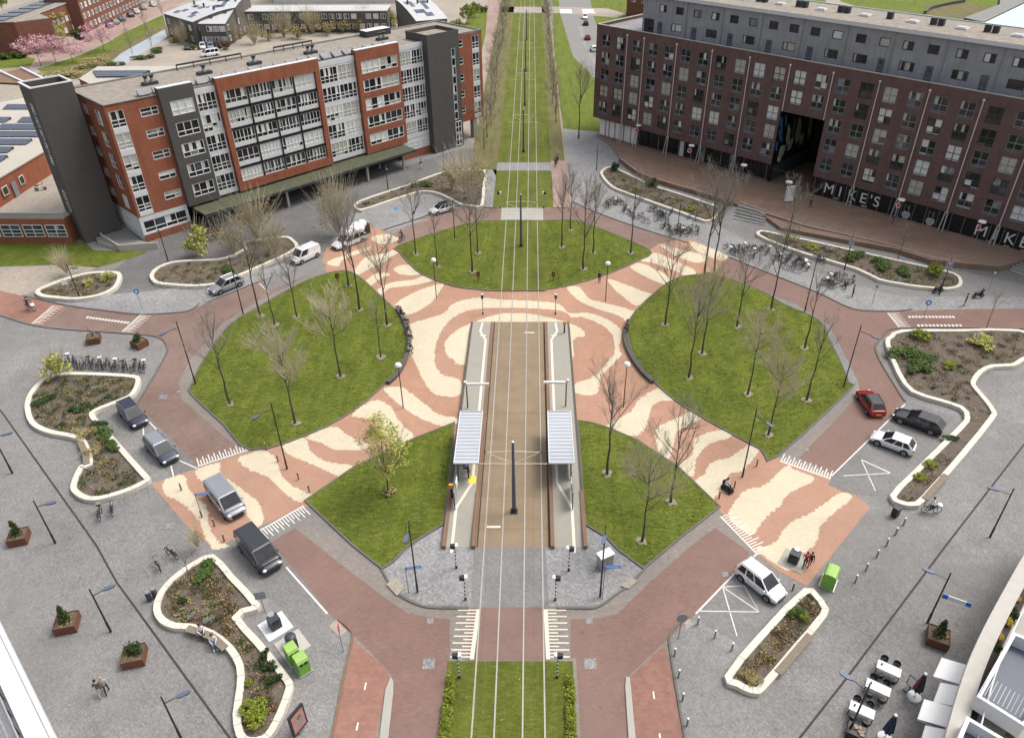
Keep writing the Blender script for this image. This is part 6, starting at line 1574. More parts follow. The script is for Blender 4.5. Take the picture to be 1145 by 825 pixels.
def motorbike(px, rz, label, paint):
    t = thing('motor_scooter', label, 'scooter', G(*px, .02), rz)
    for x in (-.6, .6): m = MB(); m.torus((x, 0, .28), (0, 1, 0), .2, .085, 'tyre_black', 16, 6); m.disc((x, 0, .28), (0, 1, 0), .15, .06, 'rim_alloy', 10); m.build('wheel', t)
    m = MB(); m.ball((-.25, 0, .6), .4, paint, 10, 6, (1.3, .5, .55)); m.ball((.38, 0, .7), .26, paint, 8, 6, (.6, .75, 1.4)); m.box(-.05, .4, -.16, .16, .3, .38, paint); m.build('body', t, True)
    m = MB(); m.ball((-.3, 0, .84), .34, 'black_paint', 10, 5, (1.2, .5, .25)); m.build('seat', t, True)
    m = MB(); m.path([(.3, -.34, 1.05), (.42, 0, 1.0), (.3, .34, 1.05)], .025, 'black_paint', 5); m.build('handlebar', t)
    m = MB(); m.box(.5, .53, -.2, .2, .95, 1.3, 'glass_pale'); m.build('windshield', t)
motorbike((1093, 333), .2, 'black scooter with windscreen parked by the post at the right', 'black_paint'); motorbike((950, 318), .5, 'dark scooter with white top box parked by the shop-side bed', 'cloth_grey'); motorbike((1048, 327), .3, 'low black scooter at the foot of a lamp by the shop-side bed', 'black_paint'); motorbike((48, 206), .3, 'white scooter parked on the school roof deck', 'white_plastic')
bpy.data.objects[[o.name for o in C.objects if o.get('label', '').startswith('white scooter')][0]].location = G(46, 213, 3.9)

# ------------------------------------------------------------------ people: one skinned body each
POSES = {}
def skel(kind):
    J = {}; E_ = []
    def j(n, p, r, par=None, tag_='top'):
        J[n] = (Vector(p), r, tag_)
        if par: E_.append((par, n, tag_))
    sit = kind in ('sit', 'ride'); hz = .95 if not sit else (.52 if kind == 'sit' else .95)
    lean = .0 if not kind == 'ride' else .16
    if kind == 'sit': lean = .06
    j('pelvis', (0, 0, hz), .125, None, 'legs'); j('waist', (0, lean * .3, hz + .2), .125, 'pelvis', 'top'); j('chest', (0, lean, hz + .42), .145, 'waist', 'top'); j('neck', (0, lean + .01, hz + .58), .055, 'chest', 'skin'); j('chin', (0, lean + .03, hz + .66), .075, 'neck', 'skin'); j('head', (0, lean + .03, hz + .75), .1, 'chin', 'skin'); j('crown', (0, lean + .01, hz + .83), .06, 'head', 'skin'); j('nose', (0, lean + .15, hz + .72), .014, 'head', 'skin')
    for s, q in ((-1, 'L'), (1, 'R')):
        sw = {'walk': .22 * s, 'stand': 0, 'sit': 0, 'ride': 0}[kind]
        j('sh' + q, (s * .18, lean, hz + .48), .07, 'chest')
        if kind == 'ride': el, wr = (s * .25, lean + .2, hz + .28), (s * .27, lean + .44, hz + .16)
        elif kind == 'sit': el, wr = (s * .25, lean + .02, hz + .2), (s * .14, lean + .26, hz + .14)
        else: el, wr = (s * .24, -sw * .4 - .02, hz + .2), (s * .25, -sw + .05, hz - .05)
        j('el' + q, el, .048, 'sh' + q); j('wr' + q, wr, .034, 'el' + q, 'top')
        w = Vector(wr); d = (w - Vector(el)).normalized(); pm = w + d * .08
        j('pm' + q, pm, .035, 'wr' + q, 'skin')
        sd = Vector((0, 1, 0)) if kind in ('stand', 'walk') else Vector((s, 0, 0)); 
        for k in range(4):
            o_ = sd * (.03 - .02 * k); curl = Vector((-s * .03, 0, -.01)) if kind in ('stand', 'walk') else Vector((0, .01, -.03))
            j('f%d%s' % (k, q), pm + d * (.05 + .004 * (k % 3)) + o_, .0095, 'pm' + q, 'skin'); j('g%d%s' % (k, q), pm + d * (.085 - .006 * abs(k - 1)) + o_ + curl, .008, 'f%d%s' % (k, q), 'skin')
        j('th' + q, w + d * .06 + sd * .05, .01, 'pm' + q, 'skin')
        j('hip' + q, (s * .1, 0, hz - .05), .095, 'pelvis', 'legs')
        if kind == 'sit': kn, an = (s * .12, .42, hz - .02), (s * .12, .44, .1)
        elif kind == 'ride': kn, an = (s * .12, .36, hz - (.05 if s > 0 else .28)), (s * .12, .2, hz - (.45 if s > 0 else .72))
        else: kn, an = (s * .1, sw * .6 + .03, .5), (s * .1, sw - (.08 if sw else 0), .09)
        j('kn' + q, kn, .065, 'hip' + q, 'legs'); j('an' + q, an, .042, 'kn' + q, 'legs'); j('toe' + q, (an[0], an[1] + .17, an[2] - .045), .036, 'an' + q, 'shoe')
    return J, E_
def make_pose(kind):
    J, E_ = skel(kind); names = list(J); idx = {n: i for i, n in enumerate(names)}
    me = bpy.data.meshes.new('tmp'); me.from_pydata([tuple(J[n][0]) for n in names], [(idx[a], idx[b]) for a, b, _ in E_], [])
    o = bpy.data.objects.new('tmp', me); C.objects.link(o)
    md = o.modifiers.new('s', 'SKIN'); md.use_smooth_shade = True
    for n, sv in zip(names, me.skin_vertices[0].data): sv.radius = (J[n][1], J[n][1] * (.8 if n in ('chest', 'waist', 'pelvis') else 1)); sv.use_root = n == 'pelvis'
    sd = o.modifiers.new('d', 'SUBSURF'); sd.levels = sd.render_levels = 1
    bpy.context.view_layer.update()
    me2 = bpy.data.meshes.new_from_object(o.evaluated_get(bpy.context.evaluated_depsgraph_get()))
    bpy.data.objects.remove(o); bpy.data.meshes.remove(me)
    ti = {'top': 0, 'legs': 1, 'skin': 2, 'shoe': 3}; mi = []
    for p in me2.polygons:
        c = p.center; best = None
        for a, b, tg in E_:
            A, B = J[a][0], J[b][0]; ab = B - A; t = max(0, min(1, (c - A).dot(ab) / max(ab.length_squared, 1e-6))); d = (c - (A + ab * t)).length / (.5 * (J[a][1] + J[b][1]) + .02)
            if best is None or d < best[0]: best = (d, tg)
        mi.append(ti[best[1]])
    for k in range(4): me2.materials.append(MATS['skin'])
    me2.polygons.foreach_set('material_index', mi)
    hd = J['head'][0]; return me2, hd
def person(px, rz, kind, label, top, legs, hair='hair_dark', z=.02, h=1.0, group=None, loc=None, bag=None):
    if kind not in POSES: POSES[kind] = make_pose(kind)
    me, hd = POSES[kind]; me = me.copy()
    for k, m in enumerate((top, legs, 'skin', 'cloth_white' if legs == 'cloth_blue' else 'cloth_black')): me.materials[k] = MATS[m]
    o = bpy.data.objects.new('person', me); C.objects.link(o); tag(o, label, 'person', group)
    o.location = loc if loc is not None else G(*px, z); o.rotation_euler = (0, 0, rz); o.scale = (h,) * 3
    m = MB(); m.ball((hd.x, hd.y - .025, hd.z + .035), .118, hair, 10, 7, (.95, 1.0, .95)); hr = m.build('hair', o, True)
    if bag:
        m = MB(); m.ball((0, -.22, hd.z - .38), .2, bag, 8, 6, (.8, .6, 1.1)); m.build('backpack', o, True)
    return o
person((114, 777), .6, 'walk', 'person in dark brown coat walking beside another on the lower left square', 'cloth_olive', 'cloth_grey', z=.02)
person((121, 774), .5, 'walk', 'person in pale grey jacket walking on the lower left square', 'cloth_grey', 'cloth_black', 'hair_light', z=.02)
def sit_on(px, rz, lab, top, legs, seat=.5, **k):
    p = G(*px, seat); person(px, rz, 'sit', lab, top, legs, loc=Vector((p.x, p.y, seat - .42)), **k)
sit_on((225, 706), R(215), 'person in lilac white jacket sitting on the wavy bed bench', 'cloth_white', 'cloth_navy', .52)
sit_on((239, 717), R(205), 'person in white top and blue jeans sitting on the wavy bed bench', 'cloth_white', 'cloth_blue', .52)
for i, (p, top, legs, lab) in enumerate([((448, 350), 'cloth_black', 'cloth_navy', 'person in black at the far end of the left-hand curved bench'), ((452.5, 357), 'cloth_grey', 'cloth_black', 'person in grey second from the far end of the left-hand curved bench'), ((455.5, 369), 'cloth_black', 'cloth_grey', 'person in black in the middle of the left-hand curved bench'), ((456.5, 375), 'cloth_pink', 'cloth_navy', 'person in pink top sitting on the left-hand curved bench'), ((456.5, 387), 'cloth_navy', 'cloth_black', 'person in navy near the near end of the left-hand curved bench'), ((456, 392), 'cloth_grey', 'cloth_black', 'person nearest the camera on the left-hand curved bench')]):
    sit_on(p, R(-90 - 25 + 8 * i) if i < 4 else R(-85), lab, top, legs, .47)
sit_on((702, 366), R(100), 'person in dark blue coat sitting on the right-hand curved bench', 'cloth_navy', 'cloth_black', .47); sit_on((701.5, 371), R(95), 'person with a white bag sitting on the right-hand curved bench', 'cloth_black', 'cloth_grey', .47)
person((670, 316), R(200), 'stand', 'person in black standing at the edge of the far lawn', 'cloth_black', 'cloth_black')
person((899, 634), R(160), 'walk', 'person in a red coat beside the black bin on the mosaic', 'cloth_red', 'cloth_black', bag=None); person((904.5, 633), R(160), 'walk', 'person in black walking close behind the red coat', 'cloth_black', 'cloth_black', h=.94)
person((952.5, 332), R(-100), 'stand', 'person in dark green standing beside the parked motorbikes', 'cloth_olive', 'cloth_black'); person((1078, 342), R(60), 'stand', 'person in black standing near the scooter at the right', 'cloth_black', 'cloth_black')
TZ = lambda px: max(.03, .0105 * U(G(*px)))
person((997, 255), R(40), 'walk', 'person in purple walking on the terrace before the shop fronts', 'cloth_purple', 'cloth_purple', z=.45, loc=Vector((*G(997, 255).xy, TZ((997, 255)))))
person((905, 236), R(140), 'walk', 'person in brown walking near the white board on the terrace', 'cloth_olive', 'cloth_black', loc=Vector((*G(905, 236).xy, TZ((905, 236))))); person((822, 212), R(190), 'stand', 'person in pink on the terrace by the disc lamp', 'cloth_pink', 'cloth_grey', loc=Vector((*G(822, 212).xy, TZ((822, 212))))); person((829, 211), R(170), 'stand', 'person in blue with others on the terrace by the disc lamp', 'cloth_blue', 'cloth_navy', loc=Vector((*G(829, 211).xy, TZ((829, 211))))); person((818, 210), R(220), 'stand', 'person in pale pink at the left of the group on the terrace', 'cloth_pink', 'cloth_blue', loc=Vector((*G(818, 210).xy, TZ((818, 210)))))
person((471, 189), R(250), 'walk', 'person in black top and pale trousers walking past the dark stair tower', 'cloth_black', 'cloth_white'); person((425, 188), R(250), 'stand', 'person in dark clothes under the green canopy', 'cloth_navy', 'cloth_white', loc=Vector((*G(425, 190).xy, .02)))
person((621, 187), R(0), 'walk', 'person on the pink footpath beside the tramway, left of two', 'cloth_black', 'cloth_black'); person((623, 184), R(0), 'walk', 'person on the pink footpath beside the tramway, right of two', 'cloth_black', 'cloth_navy')
person((517, 531), R(-90), 'sit', 'person in blue waiting under the left-hand tram shelter', 'cloth_blue', 'cloth_navy', loc=Vector((-6.35, 53.0, .28 + .02))); person((519, 531), R(-90), 'stand', 'person in dark blue standing under the left-hand tram shelter', 'cloth_navy', 'cloth_black', loc=Vector((-5.9, 52.2, .28)))
def cyclist(px, rz, lab, lab2, top, legs, paint, basket=False, bag=None):
    p = G(*px, .02); b = bicycle(paint, lab2, basket); b.location = p; b.rotation_euler = (0, 0, rz)
    person(px, rz - R(90), 'ride', lab, top, legs, loc=p + Vector((math.cos(rz) * -.27, math.sin(rz) * -.27, .06)), bag=bag)
cyclist((1040, 573), R(-5), 'person in white jacket riding past the angular bed', 'black bicycle ridden past the tip of the angular bed', 'cloth_white', 'cloth_black', 'black_paint', 2)
cyclist((35, 347), R(-20), 'person in black riding towards the left-hand crossing', 'bicycle with pale blue bags ridden on the red cycle path at left', 'cloth_black', 'cloth_black', 'black_paint', 2, 'cloth_blue')
cyclist((449, 270), R(-120), 'person in dark clothes cycling onto the mosaic by the far lawn', 'bicycle ridden onto the mosaic by the far lawn', 'cloth_black', 'cloth_navy', 'black_paint')
# mobility scooter
t = thing('mobility_scooter', 'dark mobility scooter on the mosaic below the right-hand lawn', 'mobility scooter', G(813, 548, .02), R(-60))
for x, y in ((-.4, -.28), (-.4, .28), (.45, -.2), (.45, .2)): m = MB(); m.disc((x, y, .16), (0, 1, 0), .16, .1, 'tyre_black', 12); m.build('wheel', t)
m = MB(); m.box(-.6, .6, -.28, .28, .16, .3, 'cloth_navy'); m.ball((.5, 0, .45), .3, 'black_paint', 8, 6, (.7, .8, 1)); m.build('body', t)
m = MB(); m.box(-.45, 0, -.24, .24, .42, .5, 'black_paint'); m.box(-.52, -.44, -.24, .24, .45, .95, 'black_paint'); m.box(-.3, -.15, -.05, .05, .3, .42, 'dark_steel'); m.build('seat', t)
m = MB(); m.tube((.45, 0, .5), (.25, 0, .95), .03, .03, 'dark_steel'); m.tube((.25, -.25, .95), (.25, .25, .95), .02, .02, 'black_paint'); m.build('tiller', t)
p = G(813, 548, .02); person((813, 548), R(-60) - R(90), 'sit', 'person in white shirt riding the mobility scooter on the mosaic', 'cloth_white', 'cloth_black', loc=p + Vector((math.cos(R(-60)) * -.2, math.sin(R(-60)) * -.2, .08)))
# ------------------------------------------------------------------ street lamps
def lamp(px, head, h, label, arm=1.9, sign=None, group='tall black street lamps with flat heads', head_mat='blue_grey_steel'):
    p = G(*px, .02); hp = G(*head, h - .7); d = hp - p; d.z = 0
    a = math.atan2(d.y, d.x) if d.length > .2 else -1.57
    t = thing('street_lamp', label, 'street lamp', p, a, group)
    m = MB(); m.tube((0, 0, 0), (0, 0, 1.1), .09, .09, 'black_paint', 8); m.tube((0, 0, 1.1), (0, 0, h), .07, .05, 'black_paint', 8); m.build('pole', t, True)
    m = MB(); m.tube((0, 0, h - .75), (arm - .5, 0, h - .6), .035, .03, 'black_paint', 6); m.tube((0, 0, h - .1), (arm * .55, 0, h - .62), .012, .012, 'steel_grey', 4); m.build('arm', t)
    m = MB(); m.prism([(arm - .6, -.06), (arm - .35, -.17), (arm + .12, -.15), (arm + .3, 0), (arm + .12, .15), (arm - .35, .17), (arm - .6, .06)], h - .66, h - .56, 'dark_steel', head_mat, True); m.build('lamp_head', t)
    if sign: 
        m = MB(); m.box(-.02, .02, -.05, -.9 if sign < 0 else .9, 2.6, 2.95, 'sign_blue') if sign in (1, -1) else m.box(.06, .1, -.4, .4, h - 1.6, h - .5, 'cloth_grey'); m.build('sign', t)
    return t
lamp((321, 524), (282, 470), 7.95, 'tall black street lamp at the lower edge of the left-hand lawn'); lamp((830, 533), (867, 481), 8.1, 'tall black street lamp on the mosaic below the right-hand lawn')
lamp((219, 430), (181, 375), 8.1, 'tall black street lamp at the left tip of the left-hand lawn'); lamp((943, 433), (984, 381), 8.0, 'tall black street lamp at the right tip of the right-hand lawn')
lamp((467, 662), (450, 619), 8.0, 'tall black street lamp on the paved nose left of the tracks', 1.3); lamp((671, 667), (668, 640), 8.0, 'tall black street lamp on the paved nose right of the tracks', 1.0)
g2 = 'low street lamps on the squares'
lamp((62, 607), (64, 562), 5.0, 'low street lamp on the left square, nearest the large curved bed', 1.2, group=g2); lamp((124, 706), (127, 656), 4.9, 'low street lamp on the left square between the two rusty planters', 1.3, group=g2); lamp((14, 529), (13, 485), 5.0, 'low street lamp at the left edge of the picture', 1.2, group=g2); lamp((203, 826), (210, 775), 4.9, 'low street lamp at the bottom edge of the left square', 1.3, group=g2)
lamp((1107, 600), (1112, 548), 5.7, 'low street lamp on the right square near the right edge', 1.5, group=g2); lamp((1037, 696), (1040, 640), 5.7, 'low street lamp with long blue sign beside the rusty planter at right', 1.5, 0, group=g2); lamp((949, 819), (948, 758), 5.6, 'low street lamp standing over the café tables', 1.6, group=g2)
g3 = 'lamps in the upper streets'
lamp((89.6, 334.4), (95, 300), 5.1, 'dark lamp post by the small oval bed at left', .9, group=g3); lamp((188, 292), (176, 257), 4.9, 'dark lamp post on the pavement before the glazed corner', .9, group=g3); lamp((272, 351), (262, 290), 8.0, 'dark lamp post at the road edge of the left-hand lawn', 1.2, group=g3)
lamp((496.5, 191), (500, 164), 4.5, 'lamp post before the dark stair tower of the apartment block', .9, group=g3); lamp((434, 212), (434, 192), 4.4, 'lamp post below the end of the green canopy', .9, group=g3); lamp((508.6, 266.7), (508, 224), 6.2, 'lamp post at the upper left edge of the far lawn', .9, group=g3)
lamp((944, 302), (955, 270), 5.4, 'lamp post at the rim of the bed below the shop sign, left one', .7, 3, group=g3); lamp((1050, 330), (1062, 296), 5.4, 'lamp post at the right end of the bed below the shop sign', .7, 3, group=g3); lamp((899.6, 349), (913, 290), 8.0, 'tall dark lamp post at the upper edge of the right-hand lawn', .8, group=g3); lamp((757, 262), (762, 232), 5.0, 'dark lamp post among the third group of bikes', .8, group=g3); lamp((667, 191), (662, 172), 4.6, 'lamp post at the tip of the bed by the street corner', .7, group=g3)
def globe(px, label):
    t = thing('globe_lamp', label, 'globe lamp', G(*px, .02), 0, 'white topped lamps on the mosaic')
    m = MB(); m.tube((0, 0, 0), (0, 0, 5.3), .06, .045, 'black_paint', 8); m.build('pole', t)
    m = MB(); m.tube((0, 0, 5.3), (0, 0, 5.42), .1, .36, 'lamp_white', 14); m.tube((0, 0, 5.42), (0, 0, 5.62), .36, .3, 'lamp_white', 14); m.ball((0, 0, 5.63), .28, 'lamp_white', 10, 6, (1, 1, .35)); m.build('lamp_shade', t, True)
globe((488, 333), 'white topped lamp at the foot of the far lawn, left of the tracks'); globe((677, 337), 'white topped lamp at the foot of the far lawn, right of the tracks'); globe((451, 456), 'white topped lamp on the mosaic beside the left-hand lawn'); globe((697, 455), 'white topped lamp on the mosaic left of the right-hand lawn')
def disclamp(px, label, sign=True):
    p = G(*px); p.z = TZ(px); t = thing('disc_lamp', label, 'disc lamp', p, 0, 'disc lamps on the terrace')
    m = MB(); m.tube((0, 0, 0), (0, 0, 4.3), .05, .04, 'steel_grey', 6); m.build('pole', t)
    m = MB(); m.tube((0, 0, 4.3), (0, 0, 4.45), .55, .5, 'lamp_white', 16); m.build('lamp_shade', t)
    if sign: m = MB(); m.disc((-.3, -.1, 3.5), (.3, -1, .2), .42, .06, 'lamp_white', 16); m.disc((-.31, -.14, 3.51), (.3, -1, .2), .33, .04, 'sign_red', 16); m.build('round_sign', t)
disclamp((712, 166), 'disc lamp with round red sign before the white hoarding'); disclamp((770, 191), 'disc lamp with round red sign in the middle of the brick block front'); disclamp((827, 215), 'white disc lamp beside the group on the terrace', False); disclamp((876, 236), 'white disc lamp by the white board near the passage', False); disclamp((998, 258), 'disc lamp with round red sign right of the black sign band'); disclamp((1085, 285), 'disc lamp with round red sign below the second black sign')
# ------------------------------------------------------------------ round benches along the lawns
def curvebench(px, label):
    P = smooth_open(GP(px), 5); t = thing('curved_bench', label, 'bench', (0, 0, 0), 0, 'curved benches at the lawns')
    m = MB(); ribbon(m, P, .55, .36, 'dark_timber', .09); m.build('seat', t)
    m = MB(); ribbon(m, P, .3, 0, 'dark_steel', .36); m.build('base', t)
curvebench([(444, 345), (454, 363), (458, 380), (455, 400), (446, 418), (434, 430)], 'long curved dark bench along the right edge of the left-hand lawn')
curvebench([(703, 360), (699, 374), (701, 388), (708, 403), (718, 417), (730, 429)], 'long curved dark bench along the left edge of the right-hand lawn')
# ------------------------------------------------------------------ rusty planters
def planter(px, rz, label, kind='dark', s=1.0, tall=False):
    t = thing('corten_planter', label, 'planter', G(*px, .02), rz, 'rusty steel planters')
    m = MB(); w = .72 * s; h = .8
    for a in ((-w, w, -w, -w + .06), (-w, w, w - .06, w), (-w, -w + .06, -w + .06, w - .06), (w - .06, w, -w + .06, w - .06)): m.box(*a, 0.03, h, 'corten')
    m.box(-w + .2, w - .2, -w + .2, w - .2, 0, .03, 'black_paint'); m.build('box', t)
    m = MB(); m.poly([(-w + .06, -w + .06, h - .08), (w - .06, -w + .06, h - .08), (w - .06, w - .06, h - .08), (-w + .06, w - .06, h - .08)], 'soil'); m.build('soil', t)
    r = random.Random(int(px[0])); m = MB(); bl = [((r.uniform(-.35, .35), r.uniform(-.35, .35), h + r.uniform(.05, .6)), (.36, .36, .36)) for k in range(7)] if not tall else [((0, 0, h + .18 * k), (.5 - .045 * k, .5 - .045 * k, .2)) for k in range(9)]
    if kind: leaf_cloud(m, bl, 520, .075, r, 'leaf_dark' if kind == 'dark' else 'leaf_mid')
    leaf_cloud(m, [((0, 0, h - .02), (w * .85, w * .85, .12))], 160, .06, r, 'leaf_straw')
    q = m.build('foliage', t); m = MB()
    for k in range(5): m.path([(0, 0, h - .1), (r.uniform(-.3, .3), r.uniform(-.3, .3), h + .5), (r.uniform(-.5, .5), r.uniform(-.5, .5), h + 1.2)], [.03, .02, .008], 'bark', 4)
    m.build('stems', q)
planter((106, 382), .35, 'rusty square planter with bare twigs by the upper left crossing', None); planter((157, 387), -.5, 'rusty square planter with dark bush by the upper left crossing'); planter((23, 604), .3, 'rusty square planter at the far left edge of the square', 'dark', 1.0, True); planter((77, 700), .25, 'rusty square planter with pointed evergreen on the left square', 'dark', 1.05, True); planter((152, 737), .25, 'rusty square planter with two dark bushes on the left square', 'dark', 1.05); planter((1047, 716), -.45, 'rusty square planter with small evergreen on the right square', 'dark', 1.05, True)
# ------------------------------------------------------------------ bins and boxes
def greenbin(px, rz, label, w=.68):
    t = thing('green_recycling_bin', label, 'recycling bin', G(*px, .02), rz, 'green recycling bins')
    m = MB(); d, h = .52, 1.6
    pr = [(-d, .08), (d, .08), (d, h - .25), (d - .12, h - .05), (d - .3, h), (-d + .3, h), (-d + .12, h - .05), (-d, h - .25)]
    b = len(m.v); n = len(pr); m.v += [(x, -w, z) for x, z in pr] + [(x, w, z) for x, z in pr]
    for i in range(n): j = (i + 1) % n; m.face([b + i, b + n + i, b + n + j, b + j], 'bin_lime' if 2 <= i <= 5 else 'bin_green')
    m.face([b + i for i in range(n)], 'bin_green'); m.face([b + n + i for i in reversed(range(n))], 'bin_green'); m.build('body', t)
    m = MB(); m.box(-d - .08, d + .08, -w - .08, w + .08, 0, .08, 'galvanised'); m.build('base', t)
    for y in (-w * .4, w * .4): m = MB(); m.disc((d + .01, y, 1.2), (1, 0, 0), .14, .03, 'black_paint', 12); m.build('hatch', t)
greenbin((328.5, 737), R(-50), 'green recycling bin nearer the black containers by the wavy bed', .4); greenbin((339, 748), R(-50), 'green recycling bin at the outer end of the pair by the wavy bed', .42); greenbin((926, 652), R(-32), 'lone green recycling bin at the tip of the mosaic on the right')
def container(px, rz, label, pad, col='black_paint', rnd_=False):
    t = thing('waste_container', label, 'waste container', G(*px, .02), rz, 'underground waste containers')
    m = MB(); m.box(-1.0, 1.0, -1.0, 1.0, 0, .035, pad); m.build('pad', t)
    m = MB()
    if rnd_: m.tube((0, 0, .03), (0, 0, 1.0), .42, .42, 'cloth_grey', 16); m.ball((0, 0, 1.0), .42, 'dark_steel', 14, 6, (1, 1, .5)); m.box(.2, .5, -.28, .28, .03, 1.05, 'roof_box')
    else: m.prism([(-.35, -.4), (.4, -.4), (.4, .4), (-.35, .4)], .03, 1.05, 'roof_box', 'dark_steel'); m.tube((-.36, 0, .95), (-.36, 0, 1.12), .3, .25, 'galvanised', 12)
    m.build('body', t); m = MB(); m.box(.41, .45, -.22, .22, .65, .9, 'black_panel'); m.build('flap', t)
container((308, 700), R(-48), 'black waste container on a white pad, farther of two by the wavy bed', 'white_panel'); container((327, 721), R(-48), 'round topped grey waste container on a pale pad beside the green bins', 'pale_kerb', rnd_=True); container((887, 627), R(-125), 'black waste container on a grey pad at the mosaic corner', 'concrete_slab')
t = thing('litter_bin', 'small black litter bin at the tip of the angular bed', 'litter bin', G(1000, 577, .02), .6); m = MB(); m.box(-.26, .26, -.26, .26, .1, 1.0, 'black_paint'); m.box(-.2, .2, -.2, .2, 0, .1, 'dark_steel'); m.build('body', t); m = MB(); m.box(-.28, .28, -.28, .28, 1.0, 1.08, 'dark_steel'); m.box(.262, .27, -.15, .15, .7, .9, 'black_panel'); m.build('lid', t)
t = thing('litter_bin', 'grey metal litter bin group by the upper left of the wavy bed', 'litter bin', G(168, 671, .02), .8)
for k in range(2): m = MB(); m.tube((.45 * k, 0, .05), (.45 * k, 0, 1.0), .2, .2, 'dark_steel', 12); m.tube((.45 * k, 0, 1.0), (.45 * k, 0, 1.06), .22, .18, 'steel_grey', 12); m.tube((.45 * k, 0, 0), (.45 * k, 0, .05), .1, .1, 'black_paint', 8); m.build('body', t)
t = thing('utility_cabinet', 'pale grey electricity cabinet on the paved nose right of the tracks', 'cabinet', G(676, 633, .02), .5); m = MB(); m.box(-.6, .6, -.35, .35, .06, 1.5, 'galvanised'); m.build('body', t); m = MB(); m.box(-.66, .66, -.41, .41, 1.5, 1.58, 'lamp_white'); m.build('roof', t); m = MB(); m.box(-.55, .55, -.365, -.351, .15, 1.4, 'steel_grey'); m.box(-.01, .01, -.37, -.366, .15, 1.4, 'dark_steel'); m.build('door', t)
# advertising panel
t = thing('advertising_panel', 'tall black framed advertising panel on the lower left pavement', 'advertising panel', G(337, 818, .02), R(62))
m = MB(); m.box(-.65, .65, -.09, .09, .35, 2.5, 'black_paint'); m.box(-.18, .18, -.07, .07, 0, .35, 'steel_grey'); m.build('frame', t)
for s in (-1, 1):
    m = MB(); m.poly([(-.52, s * .095, .55), (.52, s * .095, .55), (.52, s * .095, 2.35), (-.52, s * .095, 2.35)], 'poster'); m.ball((.05, s * .098, 1.45), .42, 'sand_paving', 14, 8, (.8, .005, 1.3)); m.ball((.08, s * .1, 1.75), .2, 'rust_strip', 12, 8, (.9, .01, 1)); m.build('poster', t)
t = thing('sandwich_board', 'white pavement board with dark script on the terrace by the passage', 'sandwich board', Vector((*G(881, 229).xy, TZ((881, 229)))), R(12))
m = MB(); m.box(-.75, .75, -.12, .12, .15, 2.7, 'white_plastic'); m.build('panel', t); m = MB(); m.box(-.6, -.5, -.25, .25, 0, .15, 'dark_steel'); m.box(.5, .6, -.25, .25, 0, .15, 'dark_steel'); m.build('foot', t)
m = MB()
for k in range(3): m.path([(-.35, -.125, 2.2 - .5 * k), (-.15, -.125, 2.35 - .5 * k), (0, -.125, 2.1 - .5 * k), (.2, -.125, 2.3 - .5 * k), (.38, -.125, 2.1 - .5 * k)], .04, 'cloth_grey', 4)
m.build('script', t)
# sign posts
def sign(px, h, rz, label, shape, mat, cat='road sign', w=.35):
    t = thing('sign_post', label, cat, G(*px, .02), rz); m = MB(); m.tube((0, 0, 0), (0, 0, h), .035, .035, 'steel_grey', 6); m.build('pole', t)
    m = MB()
    if shape == 'disc': m.disc((0, -.05, h - .1), (0, -1, .12), w, .03, mat, 18); m.disc((0, -.07, h - .1), (0, -1, .12), w * .6, .02, 'lamp_white', 4) if mat == 'sign_blue' else None
    elif shape == 'square': m.box(-w, w, -.06, -.04, h - 2 * w, h, mat)
    else: m.box(0, 1.2, -.03, .03, h - .35, h - .1, mat); m.box(.1, 1.1, -.034, -.031, h - .27, h - .18, 'lamp_white')
    m.build('plate', t); return t
sign((159, 345), 2.6, .1, 'blue round sign on the pavement above the left crossing', 'disc', 'sign_blue'); sign((1032, 357), 2.5, -.2, 'blue round sign at the right-hand crossing', 'disc', 'sign_blue'); sign((78, 331), 2.4, .3, 'white square sign in front of the small oval bed', 'square', 'white_plastic'); sign((975, 340), 2.8, -.3, 'pale slim sign post on the bike pavement', 'square', 'galvanised', w=.2); sign((1105, 325), 2.8, -.3, 'white slim post beside the black scooter', 'square', 'white_plastic', w=.12)
sign((296.5, 684), 2.4, .2, 'grey square sign turned away at the parking bay by the wavy bed', 'square', 'steel_grey', w=.4); sign((384, 728), 2.9, 1.85, 'post with red sign seen edge on at the lower left kerb', 'disc', 'sign_red', w=.28); sign((758.6, 713), 2.5, .1, 'round grey sign back at the lower right kerb', 'disc', 'steel_grey', w=.42)
sign((226, 576), 2.7, .3, 'blue direction sign on the mosaic by the silver van', 'arm', 'sign_blue'); sign((673.5, 669), 3.9, .05, 'blue arrow sign on the lamp of the right paved nose', 'arm', 'sign_blue'); sign((457, 662), 3.0, .2, 'blue slim sign beside the lamp of the left paved nose', 'arm', 'sign_blue')
t = thing('guide_sign', 'long white sign with blue ends fixed to the low lamp beside the rusty planter', 'guide sign', G(1038, 695.5, .02), R(-28)); m = MB(); m.box(.08, 2.0, -.03, .03, 3.0, 3.4, 'white_plastic'); m.box(.08, .45, -.036, .036, 2.99, 3.41, 'sign_blue'); m.box(1.65, 2.0, -.036, .036, 2.99, 3.41, 'sign_blue'); m.build('plate', t)
